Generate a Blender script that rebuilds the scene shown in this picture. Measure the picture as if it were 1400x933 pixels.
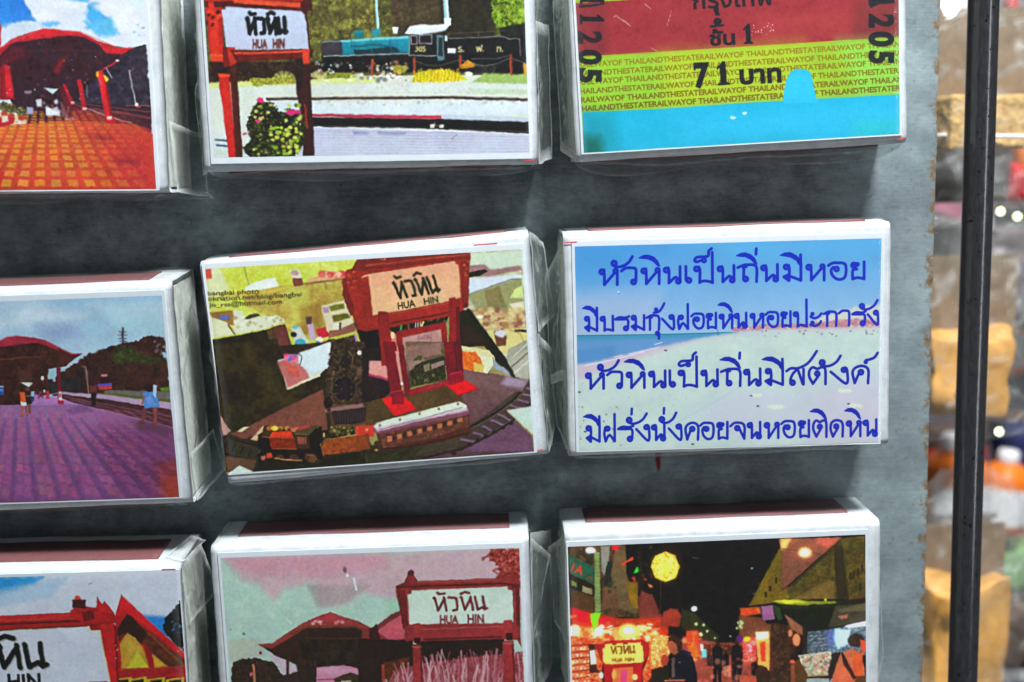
import bpy, bmesh, math, random
import numpy as np
from mathutils import Vector, Matrix, noise

for o in list(bpy.data.objects): bpy.data.objects.remove(o)
scene = bpy.context.scene
MM = 0.001
# ------------------------------------------------------------------ camera
cam_data = bpy.data.cameras.new('camera'); cam = bpy.data.objects.new('camera', cam_data)
scene.collection.objects.link(cam); scene.camera = cam
F, TILT, YAW, ROLL = 1.6432, .1454, .0168, -.0248
fwd = Vector((math.sin(YAW)*math.cos(TILT), math.cos(YAW)*math.cos(TILT), -math.sin(TILT)))
rt = Vector((math.cos(YAW), -math.sin(YAW), 0)); up = rt.cross(fwd)
r2 = rt*math.cos(ROLL)+up*math.sin(ROLL); u2 = -rt*math.sin(ROLL)+up*math.cos(ROLL)
R3 = Matrix((r2, u2, -fwd)).transposed()
cam.matrix_world = Matrix.Translation(Vector((11.02, -220.03, 28.6))*MM) @ R3.to_4x4()
cam_data.sensor_width = 36; cam_data.lens = 36*F*1000/1400
cam_data.clip_start = .01; cam_data.clip_end = 20
cam_data.dof.use_dof = True; cam_data.dof.focus_distance = .2085; cam_data.dof.aperture_fstop = 14
# ------------------------------------------------------------------ light: a market stall at night, tube lamps overhead plus an added streak light
world = bpy.data.worlds.new('World'); scene.world = world; world.use_nodes = True
bg = world.node_tree.nodes['Background']; bg.inputs[0].default_value = (.90, .96, 1.0, 1); bg.inputs[1].default_value = .10
def area(name, loc, target, sx, sy, power, col):
    d = bpy.data.lights.new(name, 'AREA'); d.shape = 'RECTANGLE'; d.size = sx*MM; d.size_y = sy*MM; d.energy = power; d.color = col
    o = bpy.data.objects.new(name, d); scene.collection.objects.link(o)
    o.location = Vector(loc)*MM; o.rotation_euler = (Vector(target)-Vector(loc)).to_track_quat('-Z', 'Y').to_euler(); return o
area('stall_tube_light', (120, -205, 400), (20, 0, -10), 100, 55, 5.3, (.95, .98, 1.0))
area('shop_light', (330, 230, 420), (160, 150, -40), 120, 90, 1.35, (1.0, .94, .86))
area('added_streak_light', (470, -560, 40), (40, 0, -10), 24, 620, .75, (.93, .97, 1.0))  # unseen strip lamp added for a streak on the rod and front fill
scene.view_settings.view_transform = 'Standard'; scene.view_settings.look = 'None'
scene.view_settings.exposure = 0; scene.view_settings.gamma = 1
scene.render.engine = 'CYCLES'
scene.cycles.transparent_max_bounces = 20; scene.cycles.max_bounces = 7; scene.cycles.diffuse_bounces = 3; scene.cycles.glossy_bounces = 3
# ------------------------------------------------------------------ printing: flat pictures for the stickers
RES = 15.0            # texels per millimetre of sticker
HOM = {   # tracing units -> millimetres on the box front
'r1c1':[[0.118877, -0.00801609, 1.88866], [-0.000595976, -0.117312, 12.0133], [-1.1928e-05, -8.45908e-05, 1.0]],
'r1c2':[[0.119585, -0.00483673, -59.6839], [-0.00263761, -0.116916, 9.15811], [-1.1928e-05, -8.45908e-05, 1.0]],
'r1c3':[[0.120177, -0.00333553, -121.181], [-0.00646206, -0.116772, 11.8911], [-1.1928e-05, -8.45908e-05, 1.0]],
'r2c1':[[0.11879, -0.011767, 3.04261], [-0.00498766, -0.121637, 66.7431], [-1.1928e-05, -8.45908e-05, 1.0]],
'r2c2':[[0.119099, -0.0129239, -54.9506], [-0.0111905, -0.120745, 65.2064], [-1.1928e-05, -8.45908e-05, 1.0]],
'r2c3':[[0.120261, -0.001067, -119.238], [-0.00455415, -0.121186, 60.9912], [-1.1928e-05, -8.45908e-05, 1.0]],
'r3c1':[[0.118854, -0.00908255, 3.15548], [-0.00281189, -0.126001, 115.542], [-1.1928e-05, -8.45908e-05, 1.0]],
'r3c2':[[0.119531, -0.00569255, -56.2845], [-0.00446383, -0.125692, 113.492], [-1.1928e-05, -8.45908e-05, 1.0]],
'r3c3':[[0.120249, -0.00108706, -118.026], [-0.00509737, -0.125645, 113.612], [-1.1928e-05, -8.45908e-05, 1.0]],
}

def value_noise(h, w, sx, sy, rng):
    gy, gx = int(h/sy)+3, int(w/sx)+3
    g = rng.random((gy, gx)).astype(np.float32)
    y = np.arange(h, dtype=np.float32)/sy; x = np.arange(w, dtype=np.float32)/sx
    yi = y.astype(int); xi = x.astype(int); fy = y-yi; fx = x-xi
    fy = fy*fy*(3-2*fy); fx = fx*fx*(3-2*fx)
    a = g[yi][:, xi]; b = g[yi][:, xi+1]; c = g[yi+1][:, xi]; d = g[yi+1][:, xi+1]
    fx = fx[None, :]; fy = fy[:, None]
    return (a*(1-fx)+b*fx)*(1-fy)+(c*(1-fx)+d*fx)*fy

def fbm(h, w, s, seed, aspect=1.0, octaves=4):
    rng = np.random.default_rng(seed)
    out = np.zeros((h, w), np.float32); amp = 1.0; tot = 0
    for o in range(octaves):
        if s < 1.2: break
        out += amp*value_noise(h, w, s*aspect, s, rng); tot += amp
        amp *= .55; s *= .5
    return out/max(tot, 1e-6)

def blur(a, r):
    r = int(round(r))
    if r < 1: return a
    for ax in (0, 1):
        for _ in range(2):
            p = np.concatenate([np.repeat(a.take([0], ax), r+1, ax), a, np.repeat(a.take([-1], ax), r, ax)], ax)
            c = np.cumsum(p, ax, dtype=np.float64)
            n = a.shape[ax]
            hi = c.take(range(2*r+1, 2*r+1+n), ax); lo = c.take(range(0, n), ax)
            a = ((hi-lo)/(2*r+1)).astype(np.float32)
    return a

_glyph_cache = {}
def glyph_tris(s, bold, name='sans'):
    """triangles of a line of text set in the program's own built-in face"""
    k = (s, bold)
    if k in _glyph_cache: return _glyph_cache[k]
    cu = bpy.data.curves.new('text_tmp', 'FONT'); cu.body = s; cu.size = 1; cu.offset = bold; cu.resolution_u = 4
    o = bpy.data.objects.new('text_tmp', cu); bpy.context.scene.collection.objects.link(o)
    dg = bpy.context.evaluated_depsgraph_get(); e = o.evaluated_get(dg); me = e.to_mesh()
    me.calc_loop_triangles()
    co = np.zeros(len(me.vertices)*3); me.vertices.foreach_get('co', co); co = co.reshape(-1, 3)[:, :2]
    tr = np.zeros(len(me.loop_triangles)*3, dtype=np.int32); me.loop_triangles.foreach_get('vertices', tr)
    T = co[tr.reshape(-1, 3)]
    e.to_mesh_clear(); bpy.data.objects.remove(o); bpy.data.curves.remove(cu)
    _glyph_cache[k] = T
    return T

class Canvas:
    def __init__(s, key, x0, x1, z0, z1, base):
        s.H = np.array(HOM[key]); s.area = (x0, x1, z0, z1)
        s.w = int(round((x1-x0)*RES)); s.h = int(round((z1-z0)*RES))
        s.im = np.empty((s.h, s.w, 3), np.float32); s.im[:] = np.array(base)/255.
        s.frame(0, 0, 1); s.tone = {'r2c3': .06, 'r1c3': .12}.get(key, .30); s.seed = abs(hash(key)) % 1 + sum(map(ord, key))
    def frame(s, ox, oy, k): s.ox, s.oy, s.k = ox, oy, k
    def tx(s, P):
        P = np.asarray(P, float).reshape(-1, 2)
        q = np.c_[P[:, 0]/s.k+s.ox, P[:, 1]/s.k+s.oy, np.ones(len(P))]@s.H.T
        mm = q[:, :2]/q[:, 2:]
        return np.c_[(mm[:, 0]-s.area[0])*RES, (s.area[3]-mm[:, 1])*RES]
    def unit(s): return 1.85/s.k           # texels per frame unit
    def box(s, p, m):
        x0 = max(int(p[:, 0].min()-m), 0); x1 = min(int(p[:, 0].max()+m)+2, s.w)
        y0 = max(int(p[:, 1].min()-m), 0); y1 = min(int(p[:, 1].max()+m)+2, s.h)
        if x1 <= x0 or y1 <= y0: return None
        yy, xx = np.mgrid[y0:y1, x0:x1].astype(np.float32)
        return x0, x1, y0, y1, xx+.5, yy+.5
    def put(s, b, cov, col, alpha):
        x0, x1, y0, y1 = b[:4]; a = (cov*alpha)[..., None]
        col = np.asarray(col, np.float32)
        if col.ndim == 1: col = col/255.
        s.im[y0:y1, x0:x1] = s.im[y0:y1, x0:x1]*(1-a)+col*a
    def sdf(s, p, b):
        xx, yy = b[4], b[5]; d = np.full(xx.shape, 1e9, np.float32); ins = np.zeros(xx.shape, bool)
        n = len(p)
        for i in range(n):
            ax, ay = p[i]; bx, by = p[(i+1) % n]; ex, ey = bx-ax, by-ay
            t = np.clip(((xx-ax)*ex+(yy-ay)*ey)/max(ex*ex+ey*ey, 1e-9), 0, 1)
            d = np.minimum(d, (xx-ax-t*ex)**2+(yy-ay-t*ey)**2)
            if ay != by:
                c = ((ay > yy) != (by > yy)) & (xx < (yy-ay)/(by-ay)*ex+ax)
                ins ^= c
        d = np.sqrt(d); return np.where(ins, -d, d)
    def paint(s, b, sd, col, soft, rough, rs, alpha, cols, scale, aspect, grad, p):
        s.seed += 1
        if rough:
            sd = sd+(fbm(*sd.shape, max(rs*s.unit(), 2), s.seed+500)-.5)*2*rough*s.unit()
        cov = np.clip(.5-sd/max(soft*s.unit(), 1.0), 0, 1); plain = not cols
        if grad is not None:
            y0 = p[:, 1].min(); y1 = p[:, 1].max(); t = np.clip((b[5]-y0)/(y1-y0), 0, 1)[..., None]
            col = (np.array(col)*(1-t)+np.array(grad)*t).astype(np.float32)/255.
        if cols:
            n = fbm(*sd.shape, max(scale*s.unit(), 1.5), s.seed+900, aspect)
            cols = sorted(cols, key=sum)                  # dark to light, so that tones never cross
            fine = fbm(*sd.shape, max(1.5, .22*scale*s.unit()), s.seed+901, 1, 3)
            n = np.clip((n*.62+fine*.38-.27)/.46, 0, .999)*(len(cols)-1)
            cc = np.array(cols, np.float32)/255.
            i = n.astype(int); f = (n-i)[..., None]; f = f*f*(3-2*f)
            col = cc[i]*(1-f)+cc[i+1]*f
        if plain and sd.size > 700 and s.tone:          # printed photographs are never flat: mottle inside, darker towards contours
            L_ = float(np.mean(np.asarray(col, np.float32)))/(255. if np.max(col) > 1.5 else 1.)
            s_tone, s.tone = s.tone, s.tone*(1.15-.95*min(1, L_/.75))
            mot = 1+s.tone*(fbm(*sd.shape, 11, s.seed+77, 1, 4)-.5)*1.1+s.tone*(fbm(*sd.shape, 46, s.seed+78, 1.6, 2)-.5)*.9
            rim = 1-.55*s.tone*np.exp(np.minimum(sd, 0)/3.2)
            col = np.asarray(col, np.float32)
            if col.ndim == 1: col = col/255.
            col = np.clip(col*(mot*rim)[..., None], 0, 1); s.tone = s_tone
        s.put(b, cov, col, alpha)
    def poly(s, pts, col=None, soft=0, rough=0, rs=6, alpha=1, cols=None, scale=6, aspect=1, grad=None):
        p = s.tx(pts); b = s.box(p, 2+(soft+rough)*s.unit())
        if b: s.paint(b, s.sdf(p, b), col, soft, rough, rs, alpha, cols, scale, aspect, grad, p)
    def rect(s, x0, y0, x1, y1, col=None, **k): s.poly([(x0, y0), (x1, y0), (x1, y1), (x0, y1)], col, **k)
    def ell(s, cx, cy, rx, ry, col=None, n=14, **k):
        s.poly([(cx+rx*math.cos(2*math.pi*i/n), cy+ry*math.sin(2*math.pi*i/n)) for i in range(n)], col, **k)
    def line(s, pts, w, col, soft=0, rough=0, alpha=1, taper=None):
        p = s.tx(pts); hw = w*s.unit()/2; b = s.box(p, hw+2+soft*s.unit())
        if not b: return
        xx, yy = b[4], b[5]; sd = np.full(xx.shape, 1e9, np.float32)
        for i in range(len(p)-1):
            (ax, ay), (bx, by) = p[i], p[i+1]; ex, ey = bx-ax, by-ay
            t = np.clip(((xx-ax)*ex+(yy-ay)*ey)/max(ex*ex+ey*ey, 1e-9), 0, 1)
            sd = np.minimum(sd, np.sqrt((xx-ax-t*ex)**2+(yy-ay-t*ey)**2)-hw)
        s.paint(b, sd, col, soft, rough, 3, alpha, None, 1, 1, None, p)
    def smooth(s, pts, n=6):
        P = [np.array(q, float) for q in pts]; P = [2*P[0]-P[1]]+P+[2*P[-1]-P[-2]]; out = []
        for i in range(1, len(P)-2):
            for j in range(n):
                t = j/n; a, b_, c, d = P[i-1:i+3]
                out.append(.5*((2*b_)+(c-a)*t+(2*a-5*b_+4*c-d)*t*t+(3*b_-a-3*c+d)*t**3))
        return out+[P[-2]]
    def dots(s, x0, y0, x1, y1, n, r, cols, seed, alpha=1):
        rng = np.random.default_rng(seed)
        for i in range(n):
            x, y = rng.uniform(x0, x1), rng.uniform(y0, y1); q = r*rng.uniform(.5, 1.4)
            s.ell(x, y, q, q*rng.uniform(.6, 1.1), cols[rng.integers(len(cols))], n=6, soft=q*.6, alpha=alpha)
    def text(s, t, x, y, size, col, ang=0, sx=1, shear=0, bold=0.0, align='l', alpha=1, soft=0, wear=0):
        """baseline starts at x,y in frame units; ang in degrees, anticlockwise"""
        T = glyph_tris(t, bold)
        if len(T) == 0: return
        w = T[..., 0].max()-T[..., 0].min()
        off = {'l': 0, 'c': -w/2, 'f': 0}[align]
        if align == 'f': sx = sx/(w*size)
        X = (T[..., 0]-T[..., 0].min()+off)*size*sx; Y = T[..., 1]*size; X = X+Y*shear
        a = math.radians(ang); ca, sa = math.cos(a), math.sin(a)
        P = np.stack([x+X*ca-Y*sa, y-X*sa-Y*ca], -1); sh = P.shape
        q = s.tx(P.reshape(-1, 2)); b = s.box(q, 2)
        if not b: return
        x0, x1, y0, y1 = b[:4]; S = 3
        m = np.zeros(((y1-y0)*S, (x1-x0)*S), bool)
        q = ((q-np.array([x0, y0]))*S).reshape(-1, 3, 2)
        for tr in q:
            a0 = max(int(tr[:, 0].min()), 0); a1 = min(int(tr[:, 0].max())+2, m.shape[1])
            b0 = max(int(tr[:, 1].min()), 0); b1 = min(int(tr[:, 1].max())+2, m.shape[0])
            if a1 <= a0 or b1 <= b0: continue
            yy, xx = np.mgrid[b0:b1, a0:a1]+.5
            e = [(tr[(i+1) % 3, 0]-tr[i, 0])*(yy-tr[i, 1])-(tr[(i+1) % 3, 1]-tr[i, 1])*(xx-tr[i, 0]) for i in range(3)]
            m[b0:b1, a0:a1] |= ((e[0] >= 0) & (e[1] >= 0) & (e[2] >= 0)) | ((e[0] <= 0) & (e[1] <= 0) & (e[2] <= 0))
        cov = m.reshape(y1-y0, S, x1-x0, S).mean((1, 3)).astype(np.float32)
        if soft: cov = np.clip(blur(cov, max(1, soft*s.unit()))*1.15, 0, 1)
        if wear: cov = cov*np.clip(1.4-wear*fbm(*cov.shape, 3, s.seed), 0, 1)
        s.put(b, cov, col, alpha)
    def finish(s, name, gain=1.0, soft=1, grain=.02, bloom=0):
        im = s.im
        if soft:      # edges of things in a photograph are never ruled lines
            yy, xx = np.mgrid[0:s.h, 0:s.w].astype(np.float32)
            for sc_, am in ((6, 1.3), (16, 3.0)):
                dx = (fbm(s.h, s.w, sc_, s.seed+31+sc_, 1, 2)-.5)*am; dy = (fbm(s.h, s.w, sc_, s.seed+32+sc_, 1, 2)-.5)*am
                X = np.clip(xx+dx, 0, s.w-1.01); Y = np.clip(yy+dy, 0, s.h-1.01); xi = X.astype(int); yi = Y.astype(int); fx = (X-xi)[..., None]; fy = (Y-yi)[..., None]
                im = (im[yi, xi]*(1-fx)+im[yi, xi+1]*fx)*(1-fy)+(im[yi+1, xi]*(1-fx)+im[yi+1, xi+1]*fx)*fy
            hue = np.stack([fbm(s.h, s.w, 26, s.seed+60+q, 1, 3) for q in range(3)], -1)-.5
            im = im*(1+.18*hue*(1-.75*np.clip(im.mean(-1, keepdims=True)*1.25, 0, 1)))
            m = fbm(s.h, s.w, 34, s.seed+71, 1, 3); m = np.clip((m-.36)/.22, 0, 1)[..., None]*.55     # focus wanders over the picture
            im = im*(1-m)+blur(im, 2)*m
            lum = im.mean(-1, keepdims=True); det = (fbm(s.h, s.w, 5, s.seed+81, 1, 2)-.5)[..., None]; det2 = (fbm(s.h, s.w, 2.2, s.seed+82, 1, 1)-.5)[..., None]
            im = im*(1+(det*.30+det2*.10)*(1.0-.8*np.clip(lum*1.3, 0, 1)))
            im = np.clip(im+.40*(im-blur(im, 4)), 0, 1)
            if bloom: im = np.clip(im+bloom*blur(np.clip(im-.62, 0, 1), 14)+.5*bloom*blur(np.clip(im-.5, 0, 1), 5), 0, 1)
        if soft: im = im*.4+blur(im, soft)*.6
        g = fbm(s.h, s.w, 2.4, s.seed+7, octaves=1)-.5
        g2 = fbm(s.h, s.w, 60, s.seed+8)-.5
        im = im*(1+grain*2*g[..., None])*(1+.06*g2[..., None])
        im = np.clip(im, 0, 1)
        lin = np.where(im <= .04045, im/12.92, ((im+.055)/1.055)**2.4)*gain
        lin = np.clip(lin, .003, .92)
        im = np.where(lin <= .0031308, lin*12.92, 1.055*lin**(1/2.4)-.055)
        img = bpy.data.images.new(name, s.w, s.h)
        out = np.ones((s.h, s.w, 4), np.float32); out[..., :3] = im[::-1]
        img.pixels.foreach_set(out.ravel()); img.update(); img.pack()
        return img

def station_name(c, x, y, w, h, ang, col, wt=1.7, shear=0, soft=.4):
    """the station's Thai name in the railway's own square lettering; x,y = left end of the baseline"""
    a = math.radians(ang); ca, sa = math.cos(a), math.sin(a); ux = w/24.7; uy = h/10.
    def P(px, py): X = px*ux+py*uy*shear; Y = py*uy; return (x+X*ca-Y*sa, y-X*sa-Y*ca)
    ho = lambda d: [[(d+.3, 9.6), (d+.9, 5), (d+1.5, .6)], [(d+1.7, 1.2), (d+4.7, 8.6)], [(d+4.6, 9.4), (d+5.3, .5)], [(d-.1, 9.2), (d+.7, 8.6)]]
    S = ho(.4)+[[(6.9, 9.3), (9.6, 9.3), (10.6, 8.6), (10.9, 3), (10.6, .9), (8.9, .7)]]+ho(12.6)
    S += [[(19.2, 9.6), (19.7, 4), (20.1, .6)], [(20.2, .7), (22.2, 2.4), (23.2, .9), (24.2, 1.6)], [(22.8, 9.8), (23.3, 1.2)]]
    S += [[(2, 12.8), (2.8, 11.6), (5.4, 12.1)], [(12.8, 11.7), (14.6, 12.9), (16.6, 12)]]
    for st in S: c.line([P(*q) for q in st], wt*uy*.92, col, soft=soft)

def sign_words(c, x, y, w, ang, col, h, bold=.03, gap=1.0, en=True, sh=0, soft=0):
    """the station's name in Thai over its name in Latin capitals; h = height of the Thai letters"""
    a = math.radians(ang); ca, sa = math.cos(a), math.sin(a)
    station_name(c, x, y, w, h, ang, col, 1.7+bold*14, sh)
    if en:
        for t, f0, f1 in (('HUA', .1, .43), ('HIN', .66, .96)):
            X = x+w*f0*ca+h*.62*gap*sa; Y = y-w*f0*sa+h*.62*gap*ca
            c.text(t, X, Y, h*.56, col, ang, align='f', sx=w*(f1-f0), bold=bold*.8, soft=soft)

# ---- row 1, left: red station hall and orange paving
def art_red_platform():
    c = Canvas('r1c1', -26.4, 26.1, -19.2, 18.1, (214, 222, 232)); c.frame(0, 0, 3.217)
    R = c.poly
    R([(-400, -300), (110, -300), (115, 25), (140, 55), (170, 100), (110, 92), (40, 118), (10, 150), (-400, 260)], (22, 95, 205), rough=14, rs=40, grad=(60, 150, 225))
    R([(270, 0), (400, -10), (375, 60), (400, 90), (410, 105), (380, 120), (490, 130), (480, 90), (430, 20)], (70, 165, 225), rough=16, rs=30, soft=14)
    R([(370, 95), (500, 80), (520, 150), (440, 160)], (95, 185, 230), soft=20, rough=14, rs=25)
    R([(165, 105), (230, 95), (270, 105), (220, 125)], (100, 180, 235), soft=14, rough=8)
    R([(-60, 130), (110, 95), (190, 110), (60, 190), (-60, 260)], (205, 218, 232), soft=14, rough=12, rs=30)
    for q in ((300, 20, 60, 25), (200, 70, 60, 26), (560, 90, 60, 60), (480, 30, 70, 20)):
        c.ell(*q, (226, 230, 238), soft=26, rough=12, rs=22, alpha=.8)
    # dark trees and hall
    R([(555, 215), (600, 210), (625, 200), (645, 200), (670, 480), (300, 520), (330, 300)], cols=[(30, 26, 40), (48, 40, 54), (66, 58, 72)], scale=30, rough=6)
    R([(-600, 700), (-600, 420), (0, 235), (40, 200), (180, 142), (330, 148), (440, 190), (585, 218), (560, 240), (470, 290), (430, 340), (300, 470), (290, 530), (90, 530), (40, 420), (0, 330)], cols=[(34, 18, 30), (58, 26, 34), (48, 30, 44), (84, 32, 40)], scale=50)
    R([(-600, 420), (0, 215), (60, 170), (190, 127), (350, 140), (430, 180), (530, 213), (590, 213), (540, 240), (470, 238), (440, 200), (370, 165), (300, 158), (180, 172), (60, 190), (0, 245), (-600, 470)], (205, 38, 48), grad=(170, 26, 40))
    for i in range(16): c.line([(60+i*8, 170-i*3), (66+i*8, 178-i*3)], 2, (235, 130, 140), alpha=.5)
    c.line([(0, 213), (190, 128), (350, 141), (530, 214), (590, 214)], 4, (240, 90, 95), alpha=.7)
    R([(0, 245), (50, 200), (120, 205), (110, 250), (20, 300), (0, 300)], (110, 25, 40), soft=30, alpha=.6)
    R([(240, 320), (262, 265), (300, 245), (262, 330)], (150, 30, 40), soft=16, alpha=.7)
    c.line([(40, 235), (150, 225), (300, 222), (420, 225)], 4, (95, 40, 52), alpha=.7, soft=4)
    for k in range(5): c.line([(70+k*70, 190), (76+k*60, 260)], 3, (90, 34, 44), alpha=.35, soft=3)
    R([(0, 90), (8, 120), (6, 200), (0, 215)], (190, 30, 50))
    R([(15, 285), (50, 290), (60, 400), (70, 440), (0, 440), (0, 300)], (140, 25, 38), soft=5)
    R([(22, 285), (42, 290), (62, 400), (60, 435), (30, 430)], (205, 34, 46), soft=3)
    R([(300, 540), (560, 545), (660, 610), (560, 640), (470, 560), (290, 545)], (150, 38, 52), soft=6)
    R([(325, 460), (668, 565), (660, 640), (470, 545), (330, 540), (320, 490)], (122, 32, 46), soft=5)
    R([(120, 520), (330, 530), (470, 542), (470, 560), (120, 560)], (110, 30, 40), soft=8)
    # rails to the right
    R([(330, 452), (668, 470), (670, 570), (500, 520), (330, 470)], (52, 30, 42))
    c.line([(335, 455), (668, 495)], 5, (120, 62, 70), soft=2); c.line([(400, 478), (668, 520)], 9, (135, 55, 62), soft=3)
    c.line([(360, 470), (500, 522), (580, 542)], 4, (225, 175, 190), soft=2); c.line([(560, 465), (668, 468)], 4, (150, 90, 100), soft=2)
    c.line([(330, 460), (660, 572)], 3, (180, 110, 120), alpha=.8, soft=2)
    # plaza
    c.poly([(-1300, 545), (60, 550), (330, 530), (500, 545), (590, 545), (690, 600), (695, 860), (-1300, 860)], (205, 92, 48), grad=(196, 58, 40))
    R([(330, 540), (560, 545), (690, 600), (695, 840), (560, 840)], (186, 42, 50), soft=110, alpha=.75)
    vx, vy = 61*3.217, 72*3.217
    rng = np.random.default_rng(5)
    zs = [(830-vy)/(1+.083*k)+vy for k in range(0, 17)]
    for k in range(len(zs)-1):
        yb, yt = zs[k], zs[k+1]
        for j in range(-26, 18):
            xb0 = -400+0; u0 = (j*76+28*3.217-12); u1 = u0+(46 if yb > 640 else 50)
            if u0 > 1100: continue
            f = lambda u, y: vx+(u-vx)*(y-vy)/(830-vy)
            m = (yb-yt)*.17
            a = f(u0, yb-m)
            if a > 640: continue
            al = max(0, min(1, 1.08-max(0, (a-250+(820-yb)*.35))/430))*rng.uniform(.65, 1)
            col = (rng.integers(215, 238), rng.integers(135, 165), rng.integers(45, 75))
            R([(f(u0, yb-m), yb-m), (f(u1, yb-m), yb-m), (f(u1, yt+m), yt+m), (f(u0, yt+m), yt+m)], col, soft=2, rough=1.5, rs=5, alpha=al*.9)
            if yb > 700: c.line([(f(u0+6, (yb+yt)/2), (yb+yt)/2), (f(u1-6, (yb+yt)/2), (yb+yt)/2)], 2.5, (190, 90, 40), alpha=al*.5)
    R([(500, 690), (600, 700), (620, 730), (520, 720)], (120, 25, 45), soft=26, alpha=.5)
    R([(370, 585), (480, 600), (500, 620), (400, 610)], (130, 30, 40), soft=20, alpha=.45)
    # far opening, people, pots
    R([(195, 387), (262, 392), (235, 415), (218, 405)], (190, 215, 222), soft=3)
    R([(108, 400), (143, 402), (143, 412), (108, 412)], (120, 110, 130), soft=3)
    R([(120, 470), (150, 475), (148, 505), (122, 505)], (160, 175, 210), soft=4)
    c.dots(165, 415, 290, 510, 34, 11, [(30, 20, 32), (60, 30, 40), (24, 18, 26), (150, 60, 60), (200, 200, 205)], 3)
    R([(205, 470), (265, 495), (268, 512), (204, 508)], (225, 228, 232), soft=3); R([(160, 440), (185, 435), (188, 470), (166, 470)], (205, 205, 210), soft=4)
    R([(268, 440), (290, 470), (296, 520), (276, 520)], (120, 80, 84), soft=3)
    for px, py in ((20, 470), (50, 480), (95, 490)):
        c.ell(px, py, 24, 22, cols=[(40, 50, 30), (150, 140, 90), (90, 80, 50)], scale=9, rough=6); c.ell(px+2, py+32, 16, 13, (178, 66, 44), soft=3)
    R([(0, 515), (70, 520), (60, 545), (0, 560)], (190, 36, 44), soft=3); R([(10, 515), (36, 510), (40, 535), (12, 540)], (225, 205, 190), soft=2)
    # red posts
    R([(262, 380), (300, 375), (325, 460), (320, 530), (300, 520)], (120, 28, 36), soft=8, alpha=.7)
    for (xt, yt, xb, yb, w) in ((285, 372, 322, 462, 14), (350, 350, 374, 488, 20)):
        R([(xt-w*.5, yt), (xt+w*.5, yt), (xb+w*.5, yb), (xb-w*.5, yb)], (190, 30, 42), soft=2)
        c.rect(xb-w*.5, yb-14, xb+w*.5, yb-4, (235, 200, 200), soft=2)
    R([(425, 318), (455, 308), (478, 420), (498, 540), (470, 540), (450, 430)], (212, 34, 40)); R([(455, 310), (462, 330), (484, 420), (500, 540), (490, 540), (472, 420)], (150, 22, 34))
    R([(470, 520), (500, 515), (508, 545), (468, 545)], (190, 30, 38)); c.rect(472, 513, 493, 528, (238, 205, 200), soft=2)
    c.line([(460, 305), (525, 266)], 7, (190, 40, 54)); c.ell(519, 267, 7, 4, (225, 225, 230))
    R([(458, 330), (470, 335), (482, 352), (468, 362)], (240, 200, 40)); c.ell(432, 328, 6, 13, (235, 190, 40))
    c.line([(470, 300), (495, 345)], 3, (200, 190, 200)); c.line([(440, 350), (448, 375)], 3, (120, 150, 200))
    c.line([(570, 310), (600, 462)], 5, (195, 190, 190)); c.line([(572, 318), (592, 300)], 3, (120, 120, 130)); c.ell(602, 462, 8, 9, (230, 225, 225)); c.ell(610, 472, 9, 5, (200, 60, 50))
    c.line([(383, 375), (388, 432)], 4, (120, 100, 110))
    R([(-60, 735), (4, 740), (8, 860), (-60, 860)], (215, 25, 40), soft=3)
    c.dots(30, 170, 480, 460, 26, 2.6, [(215, 210, 220)], 9, .7)
    c.dots(560, 80, 640, 160, 6, 4, [(120, 120, 140)], 4, .6)
    return c.finish('platform_print', 1.0)

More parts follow.
